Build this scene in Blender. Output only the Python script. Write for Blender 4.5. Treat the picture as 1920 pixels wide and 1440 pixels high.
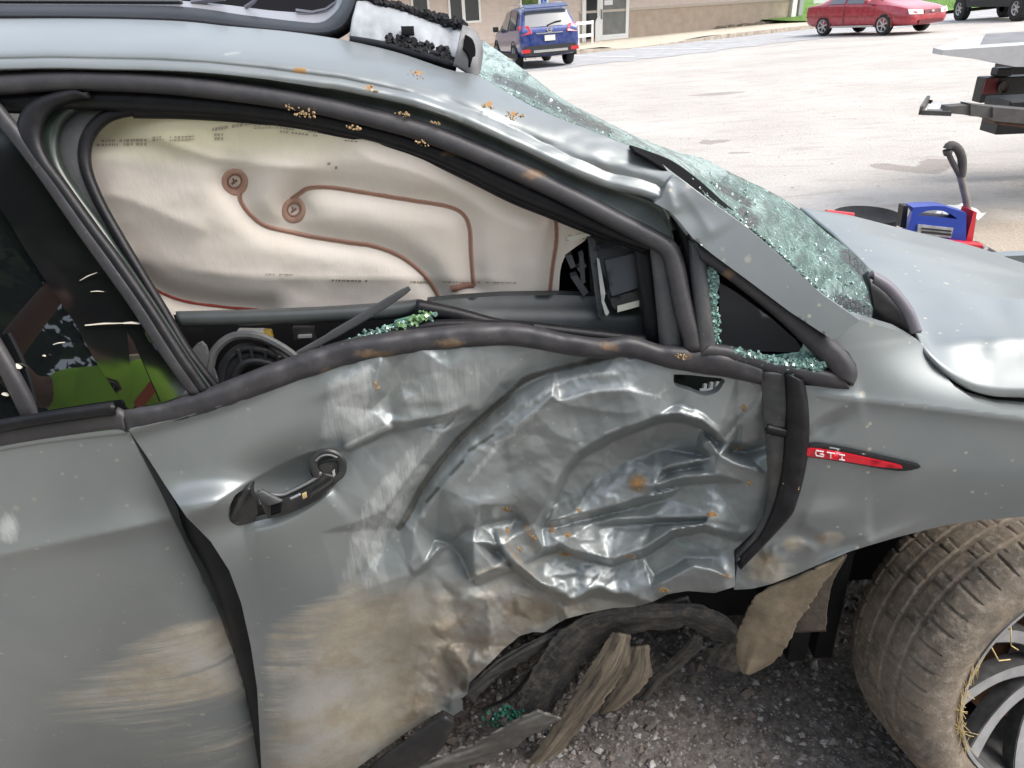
import bpy, bmesh, math, random
import numpy as np
from mathutils import Vector, Matrix
from mathutils.geometry import delaunay_2d_cdt

random.seed(7); np.random.seed(7)
sc = bpy.context.scene
col = sc.collection
for o in list(bpy.data.objects): bpy.data.objects.remove(o)

# ------------------------------------------------------------------ camera, sky, sun, exposure
CAM_H, PITCH, ROLL, FPX = 1.55, math.radians(28), math.radians(2.5), 1423.0
R_C, R_S, T_C, T_S = math.cos(ROLL), math.sin(ROLL), math.cos(PITCH), math.sin(PITCH)
cd = bpy.data.cameras.new('camera'); cam = bpy.data.objects.new('camera', cd); col.objects.link(cam)
cam.matrix_world = Matrix(((R_C, R_S, 0, 0), (-R_S*T_S, R_C*T_S, -T_C, 0), (-R_S*T_C, R_C*T_C, T_S, CAM_H), (0, 0, 0, 1)))
cd.sensor_width = 36; cd.lens = 36*FPX/1920; cd.clip_start = 0.02; cd.clip_end = 500
sc.camera = cam
SUN_EL, SUN_AZ = math.radians(54), math.radians(108)          # azimuth: direction towards the sun, from +Y clockwise
world = bpy.data.worlds.new('World'); sc.world = world; world.use_nodes = True
wn = world.node_tree.nodes; wl = world.node_tree.links
for n in list(wn): wn.remove(n)
wo = wn.new('ShaderNodeOutputWorld'); bg = wn.new('ShaderNodeBackground'); sky = wn.new('ShaderNodeTexSky')
sky.sky_type = 'NISHITA'; sky.sun_disc = False; sky.sun_elevation = SUN_EL; sky.sun_rotation = SUN_AZ
sky.dust_density = 4.0; sky.air_density = 1.2
hsv = wn.new('ShaderNodeHueSaturation'); hsv.inputs['Saturation'].default_value = 0.50
wl.new(sky.outputs[0], hsv.inputs['Color']); wl.new(hsv.outputs[0], bg.inputs['Color']); wl.new(bg.outputs[0], wo.inputs['Surface'])
bg.inputs['Strength'].default_value = 0.15
sd = bpy.data.lights.new('sun', 'SUN'); sun = bpy.data.objects.new('sun', sd); col.objects.link(sun)
sd.energy = 0.5; sd.angle = math.radians(30); sd.color = (1.0, 0.97, 0.93)
sun.rotation_euler = Vector((-math.sin(SUN_AZ)*math.cos(SUN_EL), -math.cos(SUN_AZ)*math.cos(SUN_EL), -math.sin(SUN_EL))).to_track_quat('-Z', 'Y').to_euler()
sc.view_settings.view_transform = 'Standard'; sc.view_settings.look = 'None'
sc.view_settings.gamma = 1; sc.view_settings.use_curve_mapping = False
sc.view_settings.exposure = 1.34
sc.cycles.max_bounces = 8; sc.cycles.glossy_bounces = 4; sc.cycles.transmission_bounces = 8; sc.cycles.transparent_max_bounces = 16

# ------------------------------------------------------------------ helpers
def rays(px, py):
    px = np.asarray(px, float); py = np.asarray(py, float)
    dx = px-960.0; dy = py-720.0
    x = dx*R_C-dy*R_S; y = dx*R_S+dy*R_C
    return x, FPX*T_C-y*T_S, -(FPX*T_S+y*T_C)
def P(px, py, Y):                       # point on the sight line of (px,py) at distance Y from the camera plane y=0
    x, y, z = rays(px, py); t = Y/y
    return Vector((float(x*t), float(Y), float(CAM_H+z*t)))
def Pz(px, py, z):
    x, y, zz = rays(px, py); t = (z-CAM_H)/zz
    return Vector((float(x*t), float(y*t), float(z)))
def sstep(a, b, x):
    t = np.clip((np.asarray(x, float)-a)/(b-a), 0, 1); return t*t*(3-2*t)
def G(X, Y):                            # height of the ground: level round the car, falling gently to the building
    return -0.038*np.maximum(0, np.asarray(Y, float)-2)+0.035*np.asarray(X, float)*sstep(4, 18, Y)
def GP(px, py):
    x, y, z = [float(v) for v in rays(px, py)]
    lo, hi = 0.0, 120.0/y
    for i in range(60):
        m = (lo+hi)/2
        if CAM_H+z*m > float(G(x*m, y*m)): lo = m
        else: hi = m
    return Vector((x*lo, y*lo, CAM_H+z*lo))
def hash2(ix, iy, s):
    h = (ix.astype(np.int64)*374761393+iy.astype(np.int64)*668265263+s*974634777) & 0x7fffffff
    h = ((h ^ (h >> 13))*1274126177) & 0x7fffffff
    return ((h ^ (h >> 16)) & 0xffff)/65535.0
def vn(x, y, s=0):
    x = np.asarray(x, float); y = np.asarray(y, float)
    ix = np.floor(x); iy = np.floor(y); fx = x-ix; fy = y-iy
    u = fx*fx*fx*(fx*(fx*6-15)+10); v = fy*fy*fy*(fy*(fy*6-15)+10)
    a = hash2(ix, iy, s); b = hash2(ix+1, iy, s); c = hash2(ix, iy+1, s); d = hash2(ix+1, iy+1, s)
    return (a*(1-u)+b*u)*(1-v)+(c*(1-u)+d*u)*v
def fbm(x, y, s=0, o=4):
    r = 0; a = 0.5
    for i in range(o):
        r = r+a*(vn(x*2**i, y*2**i, s+i*17)-0.5); a *= 0.5
    return r*2
def ridged(x, y, s=0):
    return 1-np.abs(2*vn(x, y, s)-1)
def cr(pts, n, sharp=False):            # resample a polyline / smooth curve to n points
    p = np.array(pts, float)
    if not sharp and len(p) > 2:
        q = np.vstack([2*p[0]-p[1], p, 2*p[-1]-p[-2]]); out = []
        for i in range(len(p)-1):
            a, b, c, d = q[i:i+4]
            for t in np.linspace(0, 1, 13)[:-1]:
                out.append(0.5*((2*b)+(-a+c)*t+(2*a-5*b+4*c-d)*t*t+(-a+3*b-3*c+d)*t**3))
        out.append(p[-1]); p = np.array(out)
    s = np.concatenate([[0], np.cumsum(np.linalg.norm(np.diff(p[:, :min(3, p.shape[1])], axis=0), axis=1))])
    u = np.linspace(0, s[-1], n)
    return np.stack([np.interp(u, s, p[:, k]) for k in range(p.shape[1])], 1)
def C(pts, Y, n=60, sharp=False):       # image-plane curve with its distance(s): -> n rows of (px,py,Y)
    if np.isscalar(Y): Y = [Y]*len(pts)
    return cr([(a[0], a[1], y*300) for a, y in zip(pts, Y)], n, sharp)*np.array([1, 1, 1/300.0])
def props(o, label=None, cat=None, group=None, kind=None):
    if label: o['label'] = label
    if cat: o['category'] = cat
    if group: o['group'] = group
    if kind: o['kind'] = kind
    return o
def mesh_obj(name, verts, faces, m, parent=None, smooth=True, attrs=None, auto=None):
    me = bpy.data.meshes.new(name)
    verts = [tuple(v) for v in verts]
    if parent is not None:
        b = parent.location if parent.parent is None else parent.parent.location
        verts = [(v[0]-b[0], v[1]-b[1], v[2]-b[2]) for v in verts]
    me.from_pydata(verts, [], [tuple(int(i) for i in f) for f in faces]); me.update()
    if smooth is True:
        for p in me.polygons: p.use_smooth = True
    if attrs:
        for k, v in attrs.items():
            a = me.attributes.new(k, 'FLOAT', 'POINT'); a.data.foreach_set('value', np.asarray(v, np.float32))
    o = bpy.data.objects.new(name, me); col.objects.link(o)
    if m: me.materials.append(m)
    if parent is not None: o.parent = parent
    return o
def thing(name, loc, label, cat, group=None, rz=0):
    o = bpy.data.objects.new(name, None); col.objects.link(o); o.location = loc; o.rotation_euler = (0, 0, rz)
    o.empty_display_size = 0.2
    return props(o, label, cat, group)
def solid(o, t, off=0):
    md = o.modifiers.new('thickness', 'SOLIDIFY'); md.thickness = t; md.offset = off; return o
def bevel(o, w, seg=2):
    md = o.modifiers.new('bevel', 'BEVEL'); md.width = w; md.segments = seg; md.limit_method = 'ANGLE'; md.angle_limit = math.radians(40); return o
def loft(name, curves, m, parent=None, sub=4, t=0.0, lin=False, smooth=True, attrf=None, close=False, noise=None):
    """surface through curves; each curve n rows of (px,py,Y)"""
    cv = np.array(curves); k, n, _ = cv.shape
    rows = []
    for i in range(k-1):
        a = cv[max(i-1, 0)]; b = cv[i]; c = cv[i+1]; d = cv[min(i+2, k-1)]
        for u in np.linspace(0, 1, sub+1)[:-1]:
            if lin or k == 2: rows.append(b*(1-u)+c*u)
            else: rows.append(0.5*((2*b)+(-a+c)*u+(2*a-5*b+4*c-d)*u*u+(-a+3*b-3*c+d)*u**3))
    rows.append(cv[-1]); R = np.array(rows); K = len(R)
    if noise is not None: R[:, :, 2] += noise(R[:, :, 0], R[:, :, 1])
    x, y, z = rays(R[:, :, 0], R[:, :, 1]); tt = R[:, :, 2]/y
    V = np.stack([x*tt, R[:, :, 2], CAM_H+z*tt], -1).reshape(-1, 3)
    F = [(i*n+j, i*n+j+1, (i+1)*n+j+1, (i+1)*n+j) for i in range(K-1) for j in range(n-1)]
    at = None
    if attrf: at = {kk: f(R[:, :, 0].ravel(), R[:, :, 1].ravel()) for kk, f in attrf.items()}
    o = mesh_obj(name, V, F, m, parent, smooth, at)
    if t: solid(o, t, 0)
    return o
def inside(px, py, poly):
    poly = np.asarray(poly, float); r = np.zeros(px.shape, bool); j = len(poly)-1
    for i in range(len(poly)):
        xi, yi = poly[i]; xj, yj = poly[j]
        c = ((yi > py) != (yj > py)) & (px < (xj-xi)*(py-yi)/((yj-yi) if yj != yi else 1e-9)+xi)
        r ^= c; j = i
    return r
def dline(px, py, pts):                 # signed distance to a polyline (+ on its image-lower / right-hand side) and position along it
    best = np.full(px.shape, 1e9); sg = np.zeros(px.shape); al = np.zeros(px.shape)
    pts = np.asarray(pts, float); L = np.concatenate([[0], np.cumsum(np.linalg.norm(np.diff(pts, axis=0), axis=1))])
    for i in range(len(pts)-1):
        a, b = pts[i], pts[i+1]; d = b-a; l2 = d@d
        t = np.clip(((px-a[0])*d[0]+(py-a[1])*d[1])/l2, 0, 1)
        dx = px-a[0]-t*d[0]; dy = py-a[1]-t*d[1]; dd = np.hypot(dx, dy)
        s = np.sign(d[0]*dy-d[1]*dx); k = dd < best-1e-9
        best = np.where(k, dd, best); sg = np.where(k, s, sg); al = np.where(k, (L[i]+t*math.sqrt(l2))/L[-1], al)
    return best*np.where(sg == 0, 1, sg), al
def ridge(px, py, pts, h, wu, wd, taper=0.15):      # fold standing h proud along pts; wu/wd: fall-off above / below it
    s = cr(pts, max(8, len(pts)*4)); d, a = dline(px, py, s)
    w = np.where(d < 0, wu, wd); f = np.exp(-np.abs(d)/w)*(1.0 if True else 0)
    if taper: f = f*sstep(0, taper, a)*sstep(0, taper, 1-a)
    return h*f
def groove(px, py, pts, h, w, taper=0.1):
    s = cr(pts, max(8, len(pts)*4)); d, a = dline(px, py, s)
    f = np.exp(-(d/w)**2)
    if taper: f = f*sstep(0, taper, a)*sstep(0, taper, 1-a)
    return -h*f
def shelf(px, py, pts, h, w, reach, taper=0.12):    # sheet above the line stands h proud, drops within w px below, fades over reach above
    s = cr(pts, max(8, len(pts)*4)); d, a = dline(px, py, s)
    f = np.where(d < 0, np.exp(d/reach), 1-sstep(0, w, d))
    if taper: f = f*sstep(0, taper, a)*sstep(0, taper, 1-a)
    return h*f
def gauss(px, py, cx, cy, rx, ry, rot, h):
    c, s = math.cos(math.radians(rot)), math.sin(math.radians(rot))
    u = ((px-cx)*c+(py-cy)*s)/rx; v = (-(px-cx)*s+(py-cy)*c)/ry
    return h*np.exp(-(u*u+v*v))
def lift(px, py, base, disp=0):
    x, y, z = rays(px, py); Y = np.ones_like(x)
    for i in range(25):
        t = Y/y; Y = 0.5*Y+0.5*(base(x*t, CAM_H+z*t)+disp)
    t = Y/y
    return np.stack([x*t, Y, CAM_H+z*t], -1)
def panel(name, outline, base, m, parent=None, step=6, dispf=None, holes=(), attrf=None, flange=0.012, edge=None, jag=0, smooth_outline=False):
    ol = np.array(outline, float)
    nseg = int(np.sum(np.linalg.norm(np.diff(np.vstack([ol, ol[:1]]), axis=0), axis=1))/(edge or step))
    ol = cr(np.vstack([ol, ol[:1]]), nseg+1, not smooth_outline)[:-1]
    loops = [ol]+[cr(np.vstack([np.array(h, float), np.array(h[:1], float)]), max(12, int(len(h)*6)))[:-1] for h in holes]
    x0, y0 = ol.min(0); x1, y1 = ol.max(0)
    gx, gy = np.meshgrid(np.arange(x0, x1, step), np.arange(y0, y1, step*0.87)); gx[1::2] += step/2
    gx = gx.ravel(); gy = gy.ravel(); k = inside(gx, gy, ol)
    for h in loops[1:]: k &= ~inside(gx, gy, h)
    gx, gy = gx[k], gy[k]
    keep = np.ones(gx.shape, bool)
    for lp in loops:
        d, _ = dline(gx, gy, np.vstack([lp, lp[:1]])); keep &= np.abs(d) > step*0.45
    gx, gy = gx[keep], gy[keep]
    vv = []; ee = []
    for lp in loops:
        b = len(vv); vv += [Vector((float(a), float(c))) for a, c in lp]; ee += [(b+i, b+(i+1) % len(lp)) for i in range(len(lp))]
    vv += [Vector((float(a), float(c))) for a, c in zip(gx, gy)]
    ov, oe, of, _, _, _ = delaunay_2d_cdt(vv, ee, [], 0, 1e-5)
    V = np.array([(v.x, v.y) for v in ov]); T = np.array([f for f in of if len(f) == 3])
    cc = V[T].mean(1); k = inside(cc[:, 0], cc[:, 1], ol)
    for h in loops[1:]: k &= ~inside(cc[:, 0], cc[:, 1], h)
    T = T[k]
    a, b, c = V[T[:, 0]], V[T[:, 1]], V[T[:, 2]]
    fl = ((b-a)[:, 0]*(c-a)[:, 1]-(b-a)[:, 1]*(c-a)[:, 0]) > 0
    T = np.where(fl[:, None], T[:, ::-1], T)       # all faces towards the viewer's side
    px, py = V[:, 0], V[:, 1]
    D = dispf(px, py) if dispf else 0
    W = lift(px, py, base, D)
    at = {kk: f(px, py) for kk, f in (attrf or {}).items()}
    F = [tuple(t) for t in T]
    if flange:                                     # folded edge, so that the sheet has depth
        cnt = {}
        for t in F:
            for i in range(3):
                e = (t[i], t[(i+1) % 3]); cnt[e] = 1
        bnd = [e for e in cnt if (e[1], e[0]) not in cnt]
        idx = {}; extra = []
        for e in bnd:
            for v in e:
                if v not in idx: idx[v] = len(W)+len(extra); extra.append(W[v]); extra.append(W[v]+np.array([0, flange, 0]))
        F += [(idx[e[1]], idx[e[0]], idx[e[0]]+1, idx[e[1]]+1) for e in bnd]
        n0 = len(W); W = np.vstack([W, np.array(extra)])
        order = [v for v, i in sorted(idx.items(), key=lambda q: q[1]) for _ in (0, 1)]
        at = {kk: np.concatenate([vv_, vv_[order]]) for kk, vv_ in at.items()}
    return mesh_obj(name, W, F, m, parent, True, at)

class MB:                                          # collects boxes, tubes and prisms into ONE mesh
    def __init__(s): s.v = []; s.f = []
    def add(s, v, f):
        b = len(s.v); s.v += [tuple(q) for q in v]; s.f += [tuple(b+i for i in g) for g in f]; return s
    def box(s, x0, x1, y0, y1, z0, z1):
        return s.add([(x0, y0, z0), (x1, y0, z0), (x1, y1, z0), (x0, y1, z0), (x0, y0, z1), (x1, y0, z1), (x1, y1, z1), (x0, y1, z1)],
                     [(0, 3, 2, 1), (4, 5, 6, 7), (0, 1, 5, 4), (1, 2, 6, 5), (2, 3, 7, 6), (3, 0, 4, 7)])
    def obox(s, c, ax, ay, az):                    # oriented box: centre and half axes
        c, ax, ay, az = map(Vector, (c, ax, ay, az))
        q = [c+ax*i+ay*j+az*k for k in (-1, 1) for i, j in ((-1, -1), (1, -1), (1, 1), (-1, 1))]
        return s.add(q, [(0, 3, 2, 1), (4, 5, 6, 7), (0, 1, 5, 4), (1, 2, 6, 5), (2, 3, 7, 6), (3, 0, 4, 7)])
    def prism(s, poly, d):                         # closed polygon (3d points) extruded by vector d
        n = len(poly); d = Vector(d); p = [Vector(q) for q in poly]
        return s.add(p+[q+d for q in p], [tuple(range(n))[::-1], tuple(range(n, 2*n))]+[(i, (i+1) % n, n+(i+1) % n, n+i) for i in range(n)])
    def tube(s, pts, r, n=8, cap=True, flat=1.0, up=(0, 0, 1)):
        p = [Vector(q) for q in pts]; R = [r]*len(p) if np.isscalar(r) else r
        b = len(s.v); up = Vector(up)
        for i, q in enumerate(p):
            d = (p[min(i+1, len(p)-1)]-p[max(i-1, 0)]).normalized()
            u = up.cross(d)
            if u.length < 1e-3: u = Vector((1, 0, 0)).cross(d)
            u.normalize(); w = d.cross(u)
            for k in range(n):
                a = 2*math.pi*k/n; s.v.append(tuple(q+(u*math.cos(a)+w*math.sin(a)*flat)*R[i]))
        for i in range(len(p)-1):
            for k in range(n):
                s.f.append((b+i*n+k, b+i*n+(k+1) % n, b+(i+1)*n+(k+1) % n, b+(i+1)*n+k))
        if cap:
            s.f.append(tuple(b+k for k in range(n))[::-1]); s.f.append(tuple(b+(len(p)-1)*n+k for k in range(n)))
        return s
    def lathe(s, prof, c, ax, n=48, a0=0, a1=2*math.pi):    # profile (r, h) turned about axis ax through c
        c = Vector(c); ax = Vector(ax).normalized(); u = ax.orthogonal().normalized(); w = ax.cross(u)
        b = len(s.v); full = abs(a1-a0-2*math.pi) < 1e-6; m = n if full else n+1
        for r, h in prof:
            for k in range(m):
                a = a0+(a1-a0)*k/n; s.v.append(tuple(c+ax*h+(u*math.cos(a)+w*math.sin(a))*r))
        for i in range(len(prof)-1):
            for k in range(n):
                k2 = (k+1) % m
                s.f.append((b+i*m+k, b+i*m+k2, b+(i+1)*m+k2, b+(i+1)*m+k))
        return s
    def build(s, name, m, parent=None, smooth=False, W=False):
        if W and parent is not None:
            b = parent.location if parent.parent is None else parent.parent.location
            s.v = [(q[0]-b[0], q[1]-b[1], q[2]-b[2]) for q in s.v]
        me = bpy.data.meshes.new(name); me.from_pydata(s.v, [], s.f); me.update()
        bm = bmesh.new(); bm.from_mesh(me); bmesh.ops.recalc_face_normals(bm, faces=bm.faces); bm.to_mesh(me); bm.free()
        if smooth:
            for p in me.polygons: p.use_smooth = True
            try: me.set_sharp_from_angle(angle=math.radians(40))
            except Exception: pass
        o = bpy.data.objects.new(name, me); col.objects.link(o)
        if m: me.materials.append(m)
        if parent is not None: o.parent = parent
        return o

# ------------------------------------------------------------------ materials
def nodes(m): return m.node_tree.nodes, m.node_tree.links
def mat(name, c, rough=0.6, metal=0.0, spec=0.5, noise=0.0, nscale=20, bump=0.0, bscale=60, coat=0.0, c2=None, stretch=(1, 1, 1)):
    m = bpy.data.materials.new(name); m.use_nodes = True; n, l = nodes(m); b = n['Principled BSDF']
    b.inputs['Base Color'].default_value = (*c, 1); b.inputs['Roughness'].default_value = rough; b.inputs['Metallic'].default_value = metal
    b.inputs['Specular IOR Level'].default_value = spec; b.inputs['Coat Weight'].default_value = coat; b.inputs['Coat Roughness'].default_value = 0.08
    if noise or c2 or bump:
        tc = n.new('ShaderNodeTexCoord'); mp = n.new('ShaderNodeMapping'); mp.inputs['Scale'].default_value = stretch
        l.new(tc.outputs['Object'], mp.inputs['Vector'])
    if noise or c2:
        t = n.new('ShaderNodeTexNoise'); t.inputs['Scale'].default_value = nscale; t.inputs['Detail'].default_value = 6; t.inputs['Roughness'].default_value = 0.65
        l.new(mp.outputs[0], t.inputs['Vector'])
        r = n.new('ShaderNodeMapRange'); r.inputs['From Min'].default_value = 0.33; r.inputs['From Max'].default_value = 0.67
        l.new(t.outputs['Fac'], r.inputs['Value'])
        x = n.new('ShaderNodeMix'); x.data_type = 'RGBA'
        d = c2 or tuple(min(1, q*(1+noise)) for q in c); e = c if c2 else tuple(q*(1-noise) for q in c)
        x.inputs['A'].default_value = (*e, 1); x.inputs['B'].default_value = (*d, 1)
        l.new(r.outputs[0], x.inputs['Factor']); l.new(x.outputs['Result'], b.inputs['Base Color'])
    if bump:
        t2 = n.new('ShaderNodeTexNoise'); t2.inputs['Scale'].default_value = bscale; t2.inputs['Detail'].default_value = 4
        l.new(mp.outputs[0], t2.inputs['Vector'])
        bp = n.new('ShaderNodeBump'); bp.inputs['Strength'].default_value = bump; bp.inputs['Distance'].default_value = 0.01
        l.new(t2.outputs['Fac'], bp.inputs['Height']); l.new(bp.outputs[0], b.inputs['Normal'])
    return m
class NG:                                          # tiny node-graph writer
    def __init__(s, m): s.n, s.l = nodes(m); s.b = s.n['Principled BSDF']; s.tc = s.n.new('ShaderNodeTexCoord').outputs['Object']
    def lk(s, v, sock):
        if hasattr(v, 'is_output'): s.l.new(v, sock)
        else: sock.default_value = v
    def attr(s, name):
        a = s.n.new('ShaderNodeAttribute'); a.attribute_name = name; return a.outputs['Fac']
    def mp(s, scale=(1, 1, 1), rot=(0, 0, 0), loc=(0, 0, 0)):
        q = s.n.new('ShaderNodeMapping'); q.inputs['Scale'].default_value = scale; q.inputs['Rotation'].default_value = rot; q.inputs['Location'].default_value = loc
        s.l.new(s.tc, q.inputs['Vector']); return q.outputs[0]
    def noise(s, scale, vec=None, detail=5, rough=0.6, dist=0):
        q = s.n.new('ShaderNodeTexNoise'); q.inputs['Scale'].default_value = scale; q.inputs['Detail'].default_value = detail; q.inputs['Roughness'].default_value = rough
        q.inputs['Distortion'].default_value = dist
        s.l.new(vec or s.tc, q.inputs['Vector']); return q.outputs['Fac']
    def vor(s, scale, vec=None, feat='F1', out='Distance'):
        q = s.n.new('ShaderNodeTexVoronoi'); q.feature = feat; q.inputs['Scale'].default_value = scale; s.l.new(vec or s.tc, q.inputs['Vector']); return q.outputs[out]
    def mr(s, v, a, b, c=0.0, d=1.0):
        q = s.n.new('ShaderNodeMapRange'); s.l.new(v, q.inputs['Value'])
        for k, x in zip(('From Min', 'From Max', 'To Min', 'To Max'), (a, b, c, d)): q.inputs[k].default_value = x
        return q.outputs[0]
    def math(s, op, a, b=0.0):
        q = s.n.new('ShaderNodeMath'); q.operation = op; s.lk(a, q.inputs[0]); s.lk(b, q.inputs[1]); return q.outputs[0]
    def mix(s, f, a, b):
        q = s.n.new('ShaderNodeMix'); q.data_type = 'RGBA'; s.lk(f, q.inputs['Factor'])
        s.lk((*a, 1) if isinstance(a, tuple) else a, q.inputs['A']); s.lk((*b, 1) if isinstance(b, tuple) else b, q.inputs['B']); return q.outputs['Result']
    def fmix(s, f, a, b):
        q = s.n.new('ShaderNodeMix'); q.data_type = 'FLOAT'; s.lk(f, q.inputs['Factor']); s.lk(a, q.inputs['A']); s.lk(b, q.inputs['B']); return q.outputs['Result']
    def bump(s, h, strength, dist=0.01):
        q = s.n.new('ShaderNodeBump'); q.inputs['Strength'].default_value = strength; q.inputs['Distance'].default_value = dist
        s.l.new(h, q.inputs['Height']); s.l.new(q.outputs[0], s.b.inputs['Normal'])
    def set(s, **k):
        for a, v in k.items(): s.lk((*v, 1) if isinstance(v, tuple) and len(v) == 3 else v, s.b.inputs[a.replace('_', ' ')])
def newmat(name):
    m = bpy.data.materials.new(name); m.use_nodes = True; return m, NG(m)

def paint_mat():
    m, g = newmat('dirty_grey_paint')
    # rain-dust spots
    dn = g.noise(9)
    v1 = g.vor(46); s1 = g.math('MULTIPLY', g.mr(v1, 0.16, 0.09), g.mr(g.vor(46, out='Color'), 0.54, 0.58))
    v2 = g.vor(21); s2 = g.math('MULTIPLY', g.mr(v2, 0.13, 0.075), g.mr(g.vor(21, out='Color'), 0.60, 0.63))
    spots = g.math('MULTIPLY', g.math('MAXIMUM', s1, s2), g.mr(dn, 0.35, 0.6, 0.25, 0.8))
    spots = g.math('MULTIPLY', spots, g.attr('spot'))
    # mud wiped in streaks
    def streak(deg, seed):
        a = g.noise(1.0, g.mp((2.6, 6, 46), (0, math.radians(deg), 0), (seed, 0, 0)), 6, 0.66, 0.5); b = g.noise(1.0, g.mp((9, 20, 190), (0, math.radians(deg), 0), (seed, 1, 0)), 5, 0.7, 0.3)
        return g.math('ADD', g.math('MULTIPLY', a, 0.65), g.math('MULTIPLY', b, 0.35))
    cloud = g.noise(9, None, 8, 0.68, 0.4)
    m1 = g.mr(g.math('ADD', g.attr('mud'), streak(11, 0)), 1.05, 1.24); m2 = g.mr(g.math('ADD', g.attr('mud2'), streak(30, 5)), 0.97, 1.17)
    m3 = g.mr(g.math('ADD', g.attr('smear'), g.math('MULTIPLY', cloud, 0.9)), 0.62, 1.25)
    mudf = g.math('MAXIMUM', g.math('MULTIPLY', g.math('MAXIMUM', m1, m2), 0.76), g.math('MULTIPLY', m3, 0.82))
    full = g.attr('soil'); fulf = g.mr(g.math('ADD', full, g.math('MULTIPLY', g.noise(14, None, 7, 0.7, 0.4), 0.9)), 0.78, 1.15)
    mudc = g.mix(g.mr(g.noise(12, None, 8, 0.7), 0.35, 0.65), (0.28, 0.235, 0.168), (0.42, 0.372, 0.285)); mudc = g.mix(g.math('MULTIPLY', g.mr(g.noise(6, None, 6, .6), 0.48, 0.62), 0.6), mudc, (0.37, 0.375, 0.37))
    soilc = g.mix(g.noise(40, None, 6), (0.12, 0.085, 0.05), (0.30, 0.22, 0.13))
    # scratches
    sm = g.mp((150, 150, 6.0), (0, math.radians(10), 0)); sn_ = g.math('ADD', g.math('MULTIPLY', g.noise(1.0, sm, 4, 0.75, 1.2), 0.6), g.math('MULTIPLY', g.noise(38, None, 6, 0.75), 0.4))
    sm2 = g.mp((170, 170, 3.0), (0, math.radians(27), 0)); sn2 = g.math('ADD', g.math('MULTIPLY', g.noise(1.0, sm2, 5, 0.75, 0.5), 0.75), g.math('MULTIPLY', g.noise(30, None, 5, 0.7), 0.25))
    scr = g.attr('scr'); scr2 = g.attr('scr2')
    sf = g.math('MAXIMUM', g.mr(g.math('ADD', scr, sn_), 1.0, 1.5), g.math('MULTIPLY', g.mr(g.math('ADD', scr2, sn2), 1.0, 1.4), 0.8))
    rust = g.attr('rust'); rf = g.mr(g.math('ADD', rust, g.math('MULTIPLY', g.noise(70, None, 5, 0.7), 0.8)), 0.85, 1.15)
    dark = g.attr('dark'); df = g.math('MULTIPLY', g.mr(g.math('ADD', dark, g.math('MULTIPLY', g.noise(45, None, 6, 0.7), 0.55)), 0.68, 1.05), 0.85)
    film = g.math('MULTIPLY', g.mr(g.noise(5, None, 6, 0.6, 0.3), 0.35, 0.75), 0.22)
    c = g.mix(film, (0.212, 0.234, 0.238), (0.40, 0.40, 0.36))
    c = g.mix(g.math('MULTIPLY', spots, 0.75), c, (0.50, 0.47, 0.37))
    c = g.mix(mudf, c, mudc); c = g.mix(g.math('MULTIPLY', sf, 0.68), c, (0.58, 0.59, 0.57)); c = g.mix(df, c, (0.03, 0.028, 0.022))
    c = g.mix(fulf, c, soilc); c = g.mix(rf, c, (0.27, 0.15, 0.055))
    dirt = g.math('MAXIMUM', g.math('MAXIMUM', mudf, fulf), g.math('MAXIMUM', g.math('MAXIMUM', rf, df), g.math('MULTIPLY', sf, 0.8)))
    g.set(Base_Color=c, Roughness=g.fmix(dirt, 0.40, 0.85), Metallic=g.fmix(dirt, 0.45, 0.0), Coat_Weight=g.fmix(dirt, 0.22, 0.0), Coat_Roughness=0.14)
    h = g.math('ADD', g.math('MULTIPLY', g.noise(150, None, 3), g.math('ADD', g.math('MULTIPLY', dirt, 0.5), 0.03)), g.math('MULTIPLY', sf, 0.2))
    g.bump(h, 0.35, 0.004)
    return m
M = {}
M['paint'] = paint_mat()
def rubber(name, c, rough, dust, dustc=(0.33, 0.29, 0.23)):
    m, g = newmat(name)
    f = g.math('MULTIPLY', g.mr(g.noise(16, None, 8, 0.75), 0.45, 0.75), dust)
    v = g.math('MULTIPLY', g.mr(g.vor(60), 0.16, 0.08), g.mr(g.vor(60, out='Color'), 0.66, 0.7))
    f = g.math('MAXIMUM', f, g.math('MULTIPLY', v, min(1, dust*1.4)))
    so = g.attr('soil'); sf = g.mr(g.math('ADD', so, g.math('MULTIPLY', g.noise(80, None, 7, 0.78), 1.0)), 0.95, 1.3)
    c1 = g.mix(f, c, dustc); c1 = g.mix(g.math('MULTIPLY', sf, 0.8), c1, (0.19, 0.12, 0.06))
    g.set(Base_Color=c1, Roughness=g.fmix(f, rough, 0.85)); g.bump(g.noise(120, None, 4), 0.15, 0.003)
    return m
M['trim'] = rubber('grey_rubber_trim', (0.030, 0.029, 0.033), 0.48, 0.16, (0.22, 0.20, 0.18))
M['seal'] = rubber('black_seal', (0.007, 0.007, 0.009), 0.42, 0.06, (0.2, 0.18, 0.15)); M['seal'].node_tree.nodes['Principled BSDF'].inputs['Specular IOR Level'].default_value = 0.28
M['plastic'] = rubber('black_plastic', (0.018, 0.019, 0.021), 0.42, 0.12)
M['plastic_grey'] = rubber('dark_grey_plastic', (0.045, 0.048, 0.052), 0.5, 0.16)
M['void'] = mat('dark_cavity', (0.006, 0.006, 0.007), 0.9, spec=0.1)
M['jamb'] = mat('black_jamb', (0.008, 0.009, 0.010), 0.55, noise=0.5, nscale=12, spec=0.3)
M['flapm'] = rubber('torn_seal', (0.03, 0.033, 0.034), 0.5, 0.2)
M['gloss_black'] = mat('gloss_black', (0.006, 0.006, 0.007), 0.06, spec=0.7, coat=0.3)
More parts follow.
